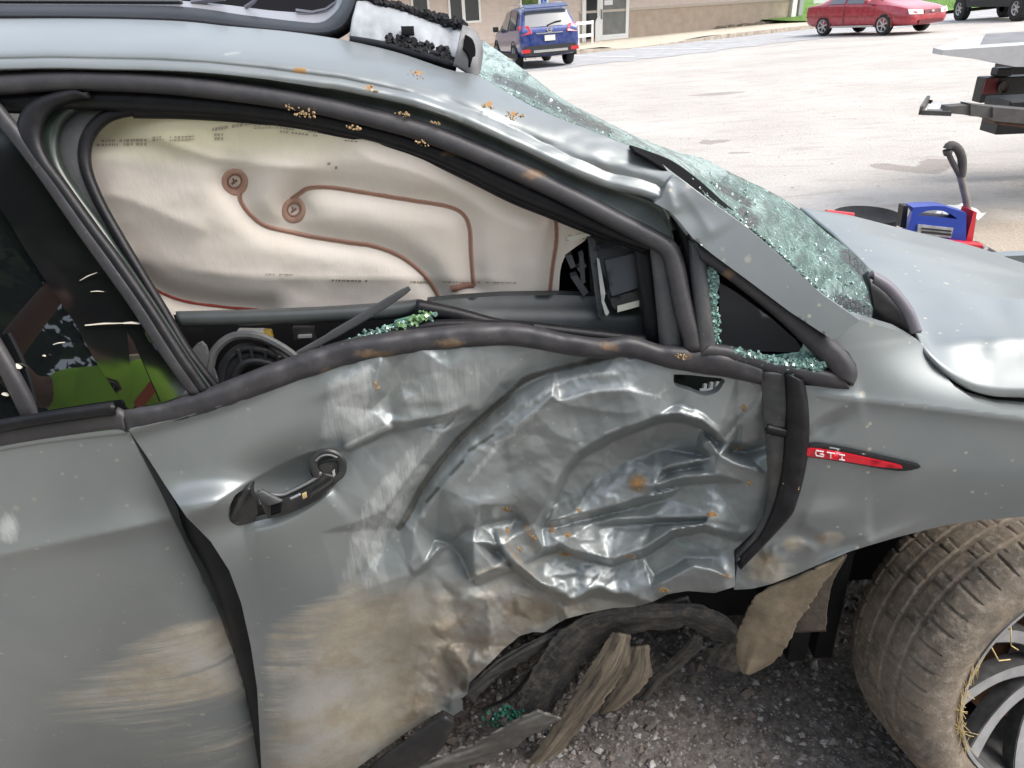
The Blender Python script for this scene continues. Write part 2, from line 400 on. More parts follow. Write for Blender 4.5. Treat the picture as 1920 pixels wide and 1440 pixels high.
def tyre_mat():
    m, g = newmat('muddy_tyre')
    f = g.mr(g.noise(11, None, 8, 0.72), 0.28, 0.55); f2 = g.mr(g.noise(60, None, 6, 0.7), 0.5, 0.68)
    c = g.mix(g.math('MULTIPLY', f, 0.85), (0.05, 0.047, 0.044), (0.24, 0.195, 0.145)); c = g.mix(g.math('MULTIPLY', f2, 0.5), c, (0.40, 0.35, 0.29))
    g.set(Base_Color=c, Roughness=0.85); g.bump(g.noise(90, None, 6, 0.7), 0.55, 0.006); return m
M['tyre'] = tyre_mat()
M['alloy'] = mat('machined_alloy', (0.50, 0.51, 0.52), 0.34, 0.6, noise=0.15, nscale=25)
M['alloy_dark'] = mat('dark_alloy', (0.10, 0.10, 0.098), 0.42, 0.3, noise=0.4, nscale=30)
M['rustdisc'] = mat('rusty_brake_disc', (0.11, 0.05, 0.028), 0.8, 0.2, noise=0.5, nscale=30, c2=(0.2, 0.1, 0.06))
M['straw'] = mat('straw', (0.50, 0.38, 0.17), 0.8, noise=0.3)
def underm(name, a, b, c):
    m, g = newmat(name)
    q = g.n.new('ShaderNodeCombineXYZ'); g.l.new(g.attr('su'), q.inputs[0]); g.l.new(g.attr('sv'), q.inputs[1]); v = q.outputs[0]
    def nz(sx, sy, d=6, r=0.7):
        mp_ = g.n.new('ShaderNodeMapping'); mp_.inputs['Scale'].default_value = (sx, sy, 1); g.l.new(v, mp_.inputs['Vector']); return g.noise(1.0, mp_.outputs[0], d, r, 0.4)
    f = g.mr(nz(7, 60), 0.38, 0.62); f2 = g.mr(g.noise(40, None, 8, 0.78), 0.47, 0.62); f3 = g.mr(nz(14, 190), 0.52, 0.66)
    k = g.mix(f, a, b); k = g.mix(g.math('MULTIPLY', f2, 0.6), k, c); k = g.mix(g.math('MULTIPLY', f3, 0.7), k, (0.02, 0.018, 0.016)); g.set(Base_Color=k, Roughness=0.85)
    g.bump(g.math('ADD', nz(8, 110), g.math('MULTIPLY', g.noise(70, None, 8, 0.75), 0.9)), 0.5, 0.006); return m
M['torn_dark'] = underm('torn_rocker_dark', (0.02, 0.02, 0.022), (0.08, 0.075, 0.07), (0.16, 0.14, 0.11))
M['torn_tan'] = underm('torn_rocker_tan', (0.06, 0.05, 0.04), (0.29, 0.24, 0.175), (0.15, 0.12, 0.085))
M['torn_brown'] = underm('torn_liner_brown', (0.10, 0.078, 0.052), (0.235, 0.19, 0.125), (0.17, 0.10, 0.04))
# ------------------------------------------------------------------ ground
def ground_mat():
    m, g = newmat('gravel_lot')
    big = g.noise(0.5, None, 6, 0.6, 0.3); mid = g.noise(3.5, g.mp((0.45, 1.3, 1)), 8, 0.7, 0.2); fine = g.noise(45, None, 7, 0.75); peb = g.vor(38); peb2 = g.vor(90)
    pale = g.mix(g.mr(big, 0.35, 0.65), (0.385, 0.36, 0.328), (0.465, 0.44, 0.41))
    pale = g.mix(g.math('MULTIPLY', g.mr(mid, 0.50, 0.66), 0.5), pale, (0.29, 0.25, 0.215))
    pale = g.mix(g.math('MULTIPLY', g.mr(fine, 0.48, 0.72), 0.5), pale, (0.62, 0.60, 0.57))
    pale = g.mix(g.math('MULTIPLY', g.mr(g.vor(7.5), 0.13, 0.07), g.mr(g.vor(7.5, out='Color'), 0.62, 0.66)), pale, (0.10, 0.085, 0.07))
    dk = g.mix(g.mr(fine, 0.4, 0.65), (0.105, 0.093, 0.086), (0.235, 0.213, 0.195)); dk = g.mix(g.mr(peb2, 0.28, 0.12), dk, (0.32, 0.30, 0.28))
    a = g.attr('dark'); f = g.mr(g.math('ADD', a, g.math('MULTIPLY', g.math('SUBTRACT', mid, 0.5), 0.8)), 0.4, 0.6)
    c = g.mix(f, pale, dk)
    st = g.attr('stain'); c = g.mix(g.math('MULTIPLY', g.mr(g.math('ADD', st, g.math('MULTIPLY', g.math('SUBTRACT', mid, 0.5), 0.7)), 0.42, 0.56), 0.5), c, (0.17, 0.14, 0.12))
    tan = g.attr('tan'); c = g.mix(g.math('MULTIPLY', g.mr(g.math('ADD', tan, g.math('SUBTRACT', mid, 0.5)), 0.3, 0.8), 0.6), c, (0.36, 0.28, 0.19))
    g.set(Base_Color=c, Roughness=0.92); g.b.inputs['Specular IOR Level'].default_value = 0.2
    g.bump(g.math('ADD', g.math('MULTIPLY', fine, 0.6), g.math('MULTIPLY', peb, 0.5)), 0.7, 0.02)
    return m
def axis(lo, hi, segs):
    r = []
    for a, b, d in segs: r += list(np.arange(a, b, d))
    return np.array([lo]+r+[hi])
gx = axis(-160, 160, [(-60, -8, 4), (-8, -1, 0.5), (-1, 4, 0.05), (4, 22, 0.3), (22, 60, 4)])
gy = axis(-160, 160, [(-60, -4, 4), (-4, 0.5, 0.5), (0.5, 2.6, 0.03), (2.6, 9, 0.12), (9, 44, 0.4), (44, 100, 4)])
X, Y = np.meshgrid(gx, gy)
Zg = G(X, Y)+0.012*fbm(X*1.7, Y*1.7, 3)*(1-sstep(9, 15, Y))
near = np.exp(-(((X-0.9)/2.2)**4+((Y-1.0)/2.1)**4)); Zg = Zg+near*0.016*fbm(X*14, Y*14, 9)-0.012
V = np.stack([X, Y, Zg], -1).reshape(-1, 3); nx = len(gx)
F = [(j*nx+i, j*nx+i+1, (j+1)*nx+i+1, (j+1)*nx+i) for j in range(len(gy)-1) for i in range(nx-1)]
def blob(px, py, pts, w):
    d, _ = dline(px, py, np.array(pts, float)); return np.exp(-(d/w)**2)
sA, sB, sC = GP(1660, 310), GP(1765, 300), GP(1700, 325)
stain = np.maximum(blob(X.ravel(), Y.ravel(), [(sA.x, sA.y), (sC.x+0.25, sC.y+0.1), (sB.x, sB.y)], 0.16)*1.2, 0)
for (a, b), (c, d), w in [((1350, 262), (1425, 252), 0.10), ((1290, 270), (1370, 258), 0.05), ((1370, 285), (1418, 281), 0.05), ((1500, 231), (1530, 230), 0.06), ((1290, 180), (1440, 165), 0.12)]:
    p, q = GP(a, b), GP(c, d); stain = np.maximum(stain, blob(X.ravel(), Y.ravel(), [(p.x, p.y), (q.x, q.y)], w))
tnp = GP(1900, 470); tan_ = np.exp(-(((X.ravel()-tnp.x-0.2)/1.0)**2+((Y.ravel()-tnp.y)/1.4)**2))
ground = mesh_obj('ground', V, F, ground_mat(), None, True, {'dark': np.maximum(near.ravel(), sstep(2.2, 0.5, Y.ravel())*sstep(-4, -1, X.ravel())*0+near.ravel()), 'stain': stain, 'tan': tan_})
props(ground, kind='structure')

# parking strip of old asphalt in front of the building
cA, cB = GP(1070, 103), GP(1560, 50)
dv = Vector((cB.x-cA.x, cB.y-cA.y, 0)).normalized(); nv = Vector((-dv.y, dv.x, 0))
def S(s, n, h=0.0):                     # point s metres along the kerb, n metres behind it
    p = Vector((cA.x, cA.y, 0))+dv*s+nv*n; return Vector((p.x, p.y, float(G(p.x, p.y))+h))
def asphalt_mat():
    m, g = newmat('worn_asphalt')
    f = g.mr(g.noise(2.2, None, 8, 0.7), 0.35, 0.65); c = g.mix(f, (0.27, 0.275, 0.285), (0.40, 0.40, 0.40)); c = g.mix(g.mr(g.noise(40, None, 5), 0.5, 0.7), c, (0.44, 0.43, 0.41))
    g.set(Base_Color=c, Roughness=0.9); g.bump(g.noise(60), 0.4, 0.01); return m
ss_ = np.linspace(-20, 60, 161); nn = np.linspace(0, 1, 12)
V = []; F = []
for i, s in enumerate(ss_):
    w = 6.0+1.5*float(fbm(np.array(s*0.35), np.array(0.0), 5)) + 0.4*float(fbm(np.array(s*2.1), np.array(0.0), 8))+ (6 if s > 17 else 0)*float(sstep(17, 24, s))
    for u in nn: V.append(S(s, -w*(1-u)+0.05, -0.004))
n_ = len(nn)
F = [(i*n_+j, i*n_+j+1, (i+1)*n_+j+1, (i+1)*n_+j) for i in range(len(ss_)-1) for j in range(n_-1)]
props(mesh_obj('parking_asphalt', V, F, asphalt_mat()), kind='structure')
white_line = mat('worn_white_paint', (0.72, 0.72, 0.70), 0.8, noise=0.15, nscale=8)
for s in (-0.3, 2.6, 5.6, 8.6, 11.6, 14.8, 18.0):
    V = []; F = []
    for k in range(12):
        for e in (-0.06, 0.06): V.append(S(s+e-0.02*k, -0.2-k*0.42, 0.004))
    F = [(2*k, 2*k+1, 2*k+3, 2*k+2) for k in range(11)]
    props(mesh_obj('parking_line', V, F, white_line), kind='structure')
conc = mat('concrete_pavement', (0.50, 0.45, 0.36), 0.85, noise=0.18, nscale=3, bump=0.2)
kerb_m = mat('concrete_kerb', (0.36, 0.31, 0.25), 0.9, noise=0.3, nscale=6, bump=0.3)
def kh(s): return 0.02+0.14*(1-float(sstep(1.4, 2.4, s))*(1-float(sstep(4.2, 6.5, s))))     # kerb dips to a ramp
V = []; F = []; sk = np.linspace(-16, 17.5, 120)
for s in sk:
    for n in (0.14, 2.0, 4.0, 6.2): V.append(S(s, n, (kh(s)-0.004) if n < 1 else (0.6*kh(s)+0.06 if n < 3 else 0.15)))
F = [(i*4+j, i*4+j+1, (i+1)*4+j+1, (i+1)*4+j) for i in range(len(sk)-1) for j in range(3)]
props(mesh_obj('pavement', V, F, conc), kind='structure')
b0 = -16.0
while b0 < 17.4:                         # kerb stones, one by one
    b1 = b0+2.35; q = []
    for s in (b0+0.012, b1-0.012):
        for n, h in ((0, -0.05), (0.012, kh(s)-0.012), (0.03, kh(s)), (0.138, kh(s)), (0.138, -0.05)): q.append(S(s, n, h))
    f = [(i, (i+1) % 5, 5+(i+1) % 5, 5+i) for i in range(5)]+[(4, 3, 2, 1, 0), (5, 6, 7, 8, 9)]
    props(mesh_obj('kerb_stone', q, f, kerb_m, None, False), kind='structure'); b0 += 2.35
# grass bank beyond
gm = mat('short_grass', (0.10, 0.20, 0.025), 0.9, noise=0.35, nscale=5, bump=0.6, bscale=30)
V = []; F = []
for i, s in enumerate(np.linspace(14.8, 70, 60)):
    for n, h in ((1.2 if s < 19 else 0.4, 0.14), (4, 0.25), (9, 0.55), (22, 1.3)): V.append(S(s, n, h))
F = [(i*4+j, i*4+j+1, (i+1)*4+j+1, (i+1)*4+j) for i in range(59) for j in range(3)]
props(mesh_obj('grass_bank', V, F, gm), kind='structure')
bm_ = MB(); rr = random.Random(3)
for i in range(5200):
    s = rr.uniform(15.5, 40); n = 1.3+rr.random()**1.5*8
    b = S(s, n, 0.12+0.05*n); a = rr.random()*6.28; h = rr.uniform(0.05, 0.14); w = 0.012
    bm_.add([b+Vector((w*math.cos(a), w*math.sin(a), 0)), b-Vector((w*math.cos(a), w*math.sin(a), 0)), b+Vector((rr.uniform(-.04, .04), rr.uniform(-.04, .04), h))], [(0, 1, 2)])
props(bm_.build('grass', mat('grass_blades', (0.11, 0.22, 0.03), 0.8, noise=0.4, nscale=3)), kind='stuff')

# ------------------------------------------------------------------ building
WN = 5.9
W0 = Vector((cA.x, cA.y, 0))+nv*WN
def wall_hit(px, py, off=0.0):          # (s, z) of the point of the wall plane seen at a pixel
    x, y, z = [float(v) for v in rays(px, py)]; o = W0+nv*off
    t = (o.x*nv.x+o.y*nv.y)/(x*nv.x+y*nv.y); p = Vector((x*t, y*t, 0))-o
    return p.dot(dv), CAM_H+z*t
zb = float(G(W0.x+dv.x*8, W0.y+dv.y*8))
bld = thing('shop_building', (W0.x, W0.y, zb), 'long low building with beige lap siding, tan lower wall and white framed door', 'building', rz=math.atan2(dv.y, dv.x))
# in building space: x along the wall, y into the building, z above zb
m_sid = mat('beige_lap_siding', (0.58, 0.49, 0.435), 0.75, noise=0.08, nscale=4)
m_tan = mat('tan_wall', (0.40, 0.32, 0.25), 0.8, noise=0.12, nscale=2.5, bump=0.1)
m_wht = mat('white_trim', (0.72, 0.72, 0.70), 0.5, noise=0.05)
m_pane = mat('dark_window_pane', (0.03, 0.035, 0.035), 0.08, spec=0.6)
def zz(z): return z-zb
SR = wall_hit(1488, 36)[0]; SL = -22.0
ledge_s = wall_hit(1085, 40)[0]
zl = zz(wall_hit(1300, 12)[1])
core = MB().box(SL, SR, 0.12, 9, -0.8, 3.4).build('wall_core', m_tan, bld)
sd_ = MB(); k = 0
for (x0, x1, z0) in ((SL, ledge_s, 0.35), (ledge_s, SR, zl+0.10)):
    z = z0
    while z < 3.3:
        sd_.prism([(x0, 0.12, z), (x0, -0.022, z), (x0, -0.004, z+0.15), (x0, 0.12, z+0.15)], (x1-x0, 0, 0)); z += 0.152
o = sd_.build('siding', m_sid, bld); o['kind'] = 'stuff'
MB().box(ledge_s, SR, -0.0, 0.12, -0.8, zl).build('lower_wall', m_tan, bld)
MB().box(ledge_s, SR, -0.06, 0.12, zl, zl+0.10).build('ledge', mat('pale_ledge', (0.45, 0.39, 0.33), 0.7), bld)
MB().box(SL, ledge_s, -0.015, 0.12, -0.8, 0.35).build('foundation', mat('tan_base_board', (0.46, 0.37, 0.28), 0.8, noise=0.1), bld)
MB().prism([(SL-0.4, -2.3, 3.3), (SL-0.4, 4.5, 5.2), (SL-0.4, 9.4, 3.3), (SL-0.4, 9.4, 3.15), (SL-0.4, -2.3, 3.15)], (SR-SL+0.8, 0, 0)).build('roof', mat('grey_shingle_roof', (0.12, 0.115, 0.11), 0.9, noise=0.3, nscale=12), bld)
def window(px0, px1, py1, mull=None, pc=None, zt=2.4):
    s0, z0 = wall_hit(px0, py1); s1, _ = wall_hit(px1, py1); z0 = zz(z0)
    f = MB(); w = 0.09
    f.box(s0, s0+w, -0.06, 0.1, z0, zt).box(s1-w, s1, -0.06, 0.1, z0, zt).box(s0+w, s1-w, -0.06, 0.1, z0, z0+w).box(s0+w, s1-w, -0.06, 0.1, zt-w, zt)
    if mull:
        sm = wall_hit(mull, py1)[0]; f.box(sm-0.07, sm+0.07, -0.055, 0.1, z0+w, zt-w)
    fr = f.build('window', m_wht, bld)
    MB().box(s0+w, s1-w, -0.03, -0.028, z0+w, zt-w).build('pane', pc or m_pane, fr)
window(842, 902, 46, 870)
window(974, 1012, 24, None, mat('leafy_pane', (0.10, 0.16, 0.05), 0.1, noise=0.5, nscale=4))
window(772, 806, 30)
# door with side light
s0, s1 = wall_hit(1122, 70)[0], wall_hit(1176, 68)[0]; dz0 = 0.05
dr = MB(); w = 0.16
dr.box(s0, s0+w, -0.09, 0.1, dz0, 2.2).box(s1-w, s1, -0.09, 0.1, dz0, 2.2).box(s0+w, s1-w, -0.09, 0.1, dz0, dz0+0.28).box(s0+w, s1-w, -0.09, 0.1, 2.05, 2.2)
drm = dr.build('door', m_wht, bld)
MB().box(s0+w, s1-w, -0.05, -0.045, dz0+0.28, 2.05).build('pane', mat('door_pane', (0.16, 0.165, 0.16), 0.15, noise=0.2, nscale=2), drm)
MB().box(s0+0.06, s0+0.11, -0.16, -0.09, 1.0, 1.4).build('handle', mat('door_handle', (0.3, 0.3, 0.3), 0.4, 0.8), drm)
MB().box(s0+w+0.1, s0+w+0.55, -0.052, -0.05, 1.55, 1.75).build('paper_notice', m_wht, drm)
s2 = wall_hit(1090, 70)[0]
sl = MB().box(s2, s2+0.2, -0.08, 0.1, 0, 2.4).box(s0-0.12, s0-0.004, -0.08, 0.1, 0, 2.4).build('side_light', m_wht, bld)
MB().box(s2+0.2, s0-0.12, -0.03, -0.02, 0.2, 2.4).build('pane', m_pane, sl)
def foot(px, py):                       # building-space foot of a pixel standing on the pavement
    p = GP(px, py)-Vector((W0.x, W0.y, 0)); return p.dot(dv), p.dot(nv), p.z+0.1-zb
for px, py in ((1205, 71), (1298, 63), (1082, 78)):
    a, b, c_ = foot(px, py); MB().box(a-0.075, a+0.075, b-0.075, b+0.075, c_-0.05, 3.2).box(a-0.1, a+0.1, b-0.1, b+0.1, c_-0.05, c_+0.06).build('post', m_wht, bld)
a = SR-0.05
bevel(MB().box(a-0.3, a+0.02, -0.16, 0.05, -0.6, 3.1).box(a-0.42, a+0.1, -0.22, 0.02, -0.6, -0.45).build('downspout', m_wht, bld), 0.02)
MB().box(a+0.25, a+0.5, -0.1, 0.3, -0.7, 1.9).build('meter_cabinet', mat('grey_cabinet', (0.3, 0.31, 0.32), 0.6), bld)
# ramp rail
rl = thing('ramp_rail', GP(1090, 90), 'white two bar wooden rail beside the blue SUV, before the shop door', 'railing')
A_, B_ = GP(1050, 96), GP(1112, 89); d_ = B_-A_
for h in (0.50, 0.98):
    MB().obox((A_+B_)/2+Vector((0, 0, h))-rl.location, d_/2, Vector((0, 0.03, 0)), (0, 0, 0.06)).build('rail', m_wht, rl)
for u in (0.02, 0.55, 0.98):
    MB().obox(A_+d_*u+Vector((0, 0.06, 0.5))-rl.location, (0.045, 0, 0), (0, 0.03, 0), (0, 0, 0.55)).build('post', m_wht, rl)
# pointed white bollard
p = GP(1121, 84); bo = MB().box(-0.13, 0.13, -0.08, 0.08, 0, 0.95).build('bollard', m_wht); bo.location = p
bo2 = MB().prism([(-0.13, -0.08, 0.952), (0.13, -0.08, 0.952), (0.07, -0.08, 1.15), (0.0, -0.08, 1.22)], (0, 0.16, 0)).build('cap', m_wht, bo)
props(bo, 'white picket shaped post standing left of the glazed shop door', 'bollard')
p = GP(1110, 84); cn = MB().lathe([(0.14, 0.03), (0.03, 0.62), (0.0, 0.62)], (0, 0, 0), (0, 0, 1), 16).box(-0.19, 0.19, -0.19, 0.19, 0, 0.03).build('traffic_cone', mat('orange_red_cone', (0.65, 0.06, 0.02), 0.5), smooth=True); cn.location = p
props(cn, 'small red cone tucked behind the white picket post', 'traffic cone')
# orange bin, mailbox, chair, hose
p = GP(1192, 71); bn = thing('rubbish_bin', p, 'orange bin with black hood beside the white door post', 'bin')
MB().lathe([(0.0, 0.0), (0.26, 0), (0.30, 0.66), (0.0, 0.66)], (0, 0, 0), (0, 0, 1), 20).build('bin_body', mat('orange_plastic', (0.75, 0.13, 0.015), 0.5), bn, True)
MB().lathe([(0.325, 0.60), (0.335, 0.66), (0.33, 1.02), (0.2, 1.2), (0, 1.24)], (0, 0, 0), (0, 0, 1), 20).build('bin_hood', mat('black_bin_hood', (0.02, 0.02, 0.022), 0.5), bn, True)
p = GP(1235, 69); mbx = thing('mailbox', p, 'black wall height letter box on a bent black post', 'mailbox')
MB().tube([(0, 0, 0), (0, 0, 1.15), (-0.1, 0, 1.28), (-0.22, 0, 1.36)], 0.035, 8).build('post', mat('black_metal', (0.02, 0.02, 0.022), 0.5), mbx, True)
bevel(MB().box(-0.62, 0.12, -0.2, 0.2, 1.34, 1.95).build('box', mat('dark_blue_box', (0.03, 0.032, 0.045), 0.5), mbx), 0.02)
p = GP(1238, 68); chp = thing('plastic_stool', p+Vector((0.02, 0.5, 0)), 'pale white plastic stool behind the black letter box post', 'stool')
MB().lathe([(0.20, 0.40), (0.22, 0.42), (0.0, 0.43)], (0, 0, 0), (0, 0, 1), 16).build('seat', m_wht, chp, True)
for q in range(4):
    a = 0.785+q*1.5708; MB().tube([(0.15*math.cos(a), 0.15*math.sin(a), 0.41), (0.2*math.cos(a), 0.2*math.sin(a), 0)], 0.025, 6).build('leg', m_wht, chp, True)
p = GP(1322, 60); hz = MB()
for q in range(5): hz.tube([(0.45*math.cos(a)+0.02*q, 0.2*math.sin(a), 0.10+0.028*q) for a in np.linspace(0, 6.283, 25)], 0.018, 6, False)
ho = hz.build('garden_hose', mat('green_hose', (0.03, 0.28, 0.20), 0.5), None, True); ho.location = p; props(ho, 'coiled green hose lying at the foot of the tan wall', 'hose')
hb = MB(); rr = random.Random(5)
for i in range(160):
    s = rr.uniform(wall_hit(1342, 60)[0], SR-0.6); q = W0+dv*s-nv*rr.uniform(0.1, 0.45); q.z = float(G(q.x, q.y))+0.15; r = rr.uniform(0.04, 0.10)
    hb.obox(q+Vector((0, 0, r*0.4)), Vector((r, rr.uniform(-r, r)*.5, 0)), Vector((0, r*.8, rr.uniform(-r, r)*.4)), (0, 0, r*.6))
props(hb.build('border_stones', mat('border_stone', (0.22, 0.18, 0.14), 0.9, noise=0.4)), kind='stuff')
# small accessible parking sign on a post behind the SUV roof
p = GP(1021, 96); sg = thing('parking_sign', p, 'blue and white accessible parking sign on a thin post', 'sign')
MB().tube([(0, 0, 0), (0, 0, 2.5)], 0.03, 6).build('post', mat('galvanised_post', (0.4, 0.4, 0.4), 0.5, 0.5), sg)
pl_ = MB().box(-0.19, 0.19, -0.05, -0.035, 1.52, 2.3).build('plate', m_wht, sg)
MB().box(-0.12, 0.12, -0.058, -0.0525, 1.75, 2.0).build('blue_field', mat('sign_blue', (0.015, 0.10, 0.42), 0.5), pl_)
sy = MB().tube([(-0.02, -0.062, 1.97), (-0.015, -0.062, 1.90), (0.045, -0.062, 1.90), (0.07, -0.062, 1.82)], 0.012, 6)
sy.lathe([(0.045, -0.004), (0.06, -0.004), (0.06, 0.004), (0.045, 0.004)], (0.0, -0.062, 1.845), (0, 1, 0), 16, 1.0, 5.2)
sy.build('wheelchair_symbol', m_wht, pl_)
# red and white sign board right of the building
p = GP(1541, 30); rb = thing('roadside_sign', p, 'low red and white board standing on grass behind the red saloon', 'sign')
MB().box(-0.62, 0.62, -0.04, 0.04, 0.95, 2.2).build('red_panel', mat('sign_red', (0.55, 0.05, 0.035), 0.5, noise=0.15, nscale=2), rb)
MB().box(-0.66, 0.66, -0.045, 0.045, 0.42, 0.94).build('white_panel', m_wht, rb)
for q in (-0.5, 0.5): MB().box(q-0.04, q+0.04, 0.042, 0.10, -0.2, 2.2).build('post', m_wht, rb)
# bushes at the grass edge
def leaf_cloud(name, c, r, n, size, m, parent=None, seed=1, shell=0.55):
    rr = random.Random(seed); mb = MB(); cl = [(Vector((rr.gauss(0, 1), rr.gauss(0, 1), rr.gauss(0, .8))).normalized()*rr.uniform(0.25, 0.85), rr.uniform(0.25, 0.55)) for _ in range(26)]
    for i in range(n):
        q, w = rr.choice(cl); d = Vector((rr.gauss(0, 1), rr.gauss(0, 1), rr.gauss(0, 1))).normalized()*w*rr.uniform(0.5, 1.0)
        p = q+d; p = Vector((p.x*r[0], p.y*r[1], p.z*r[2]))+Vector(c)
        u = Vector((rr.gauss(0, 1), rr.gauss(0, 1), rr.gauss(0, .6))).normalized()*size*rr.uniform(0.6, 1.3); v = u.orthogonal().normalized()*u.length*0.55
        mb.add([p-u, p+v, p+u, p-v], [(0, 1, 2, 3)])
    return mb.build(name, m, parent)
leafm = mat('broad_leaves', (0.05, 0.10, 0.022), 0.6, noise=0.5, nscale=1.2, spec=0.3)
leafm2 = mat('dark_leaves', (0.028, 0.055, 0.016), 0.6, noise=0.6, nscale=0.6, spec=0.3)
for i, (px, py, w, lab) in enumerate([(1712, 12, 1.5, 'rounded green bush behind the red saloon bonnet'), (1765, 8, 1.7, 'green bush left of the grey pickup wheel')]):
    p = GP(px, py+4); t = thing('bush', p+Vector((0, 3, 0.3)), lab, 'bush', 'bushes on the grass bank')
    MB().tube([(0, 0, -0.2), (0.05, 0, 0.5), (0.2, 0.1, 1.0)], [0.06, 0.05, 0.03], 6).build('stem', mat('bark', (0.08, 0.06, 0.045), 0.9), t)
    leaf_cloud('foliage', (0, 0, 1.0), (w, 1.2, 1.1), 1500, 0.11, leafm, t, 11+i)
# wood behind the photographer: the dark mass mirrored in the glass and paint
wd = MB(); rr = random.Random(21)
for i in range(15):
    x = -24+i*3.4+rr.uniform(-1, 1); y = -9.5-rr.uniform(0, 3); h = rr.uniform(8, 12)
    wd.tube([(x, y, -0.2), (x+.1, y, h*0.4), (x+.3, y, h*0.8)], [0.22, 0.16, 0.06], 7)
    bl_ = []
    for q_ in range(9):
        zq = h*(0.2+0.09*q_); rq = 1.9*math.sin(math.pi*min(1, 0.15+0.085*q_))**0.7
        wd.lathe([(0.0, -0.9), (rq*.7, -0.5), (rq, 0.0), (rq*.6, 0.6), (0.0, 0.85)], (x+rr.uniform(-.5, .5), y-0.3+rr.uniform(-.4, .4), zq), (rr.uniform(-.3, .3), rr.uniform(-.3, .3), 1), 9)
    for k in range(1500):
        u = rr.random(); zc = h*(0.12+0.9*u); R_ = 2.5*math.sin(math.pi*min(1, 0.12+0.86*u))**0.7
        a = rr.random()*6.28; q = R_*math.sqrt(rr.random())
        p = Vector((x+q*math.cos(a), y+q*math.sin(a), zc+rr.uniform(-.3, .3))); uu = Vector((rr.gauss(0, 1), rr.gauss(0, 1), rr.gauss(0, .6))).normalized()*rr.uniform(.10, .26); vv = uu.orthogonal().normalized()*uu.length*.6
        wd.add([p-uu, p+vv, p+uu, p-vv], [(0, 1, 2, 3)])
props(wd.build('wood', leafm2), kind='stuff')
# ------------------------------------------------------------------ parked vehicles
def shell(stations, ridge_z=0.0, cap=True):
    """stations: (x, z_low, z_mid, z_belt, z_roof, w_low, w_mid, w_belt, w_roof) -> body mesh, x forward, y left"""
    mb = MB(); rings = []
    for (x, zl, zm, zb_, zr, wl_, wm, wb, wr) in stations:
        h = [(0, zl), (wl_*0.85, zl), (wl_, zl+0.06), (wm, zm), (wb, zb_), (wb*0.985, zb_+0.012), (wr+(wb-wr)*0.08, zr-(zr-zb_)*0.10), (wr*0.88, zr), (0, zr+ridge_z)]
        ring = [(x, y, z) for y, z in h]+[(x, -y, z) for y, z in h[-2:0:-1]]
        rings.append(ring)
    n = len(rings[0]); b = []
    for r in rings:
        b.append(len(mb.v)); mb.v += r
    for i in range(len(rings)-1):
        for k in range(n): mb.f.append((b[i]+k, b[i]+(k+1) % n, b[i+1]+(k+1) % n, b[i+1]+k))
    if cap:
        mb.f.append(tuple(b[0]+k for k in range(n))); mb.f.append(tuple(b[-1]+k for k in range(n))[::-1])
    return mb
def side_pt(st, x, s, sg, off=0.012):
    for i in range(len(st)-1):
        a, c = st[i], st[i+1]
        if min(a[0], c[0]) <= x <= max(a[0], c[0]) and a[0] != c[0]:
            u = (x-a[0])/(c[0]-a[0]); q = [a[j]*(1-u)+c[j]*u for j in range(9)]; break
    else: q = st[0] if abs(x-st[0][0]) < abs(x-st[-1][0]) else st[-1]
    zb_, zr, wb, wr = q[3], q[4], q[7], q[8]
    y = wb+(wr-wb)*s; z = zb_+(zr-zb_)*s
    return (x, sg*(y+off), z)
def side_window(st, xa0, xa1, xb1, xb0, s0=0.06, s1=0.86, sg=1, n=8):
    mb = MB(); v = []; f = []
    for j in range(5):
        s = s0+(s1-s0)*j/4; u = j/4; x0 = xa0+(xa1-xa0)*u; x1 = xb0+(xb1-xb0)*u
        for i in range(n+1): v.append(side_pt(st, x0+(x1-x0)*i/n, s, sg))
    f = [(j*(n+1)+i, j*(n+1)+i+1, (j+1)*(n+1)+i+1, (j+1)*(n+1)+i) for j in range(4) for i in range(n)]
    return mb.add(v, f)
m_carglass = mat('car_glass', (0.02, 0.024, 0.026), 0.05, spec=0.6)
m_paleglass = mat('sky_lit_glass', (0.10, 0.11, 0.12), 0.05, spec=1.0, coat=0.6)
m_tyre2 = mat('black_tyre', (0.022, 0.021, 0.02), 0.85, noise=0.3, nscale=20)
m_rim2 = mat('silver_rim', (0.48, 0.48, 0.48), 0.35, 0.7)
m_blk = mat('black_plastic_trim', (0.018, 0.018, 0.02), 0.6)
m_redl = mat('red_lamp', (0.50, 0.02, 0.025), 0.2, coat=0.5)
m_headl = mat('clear_headlamp', (0.68, 0.67, 0.62), 0.15, coat=0.5)
m_chrome = mat('chrome', (0.65, 0.65, 0.65), 0.18, 0.9)
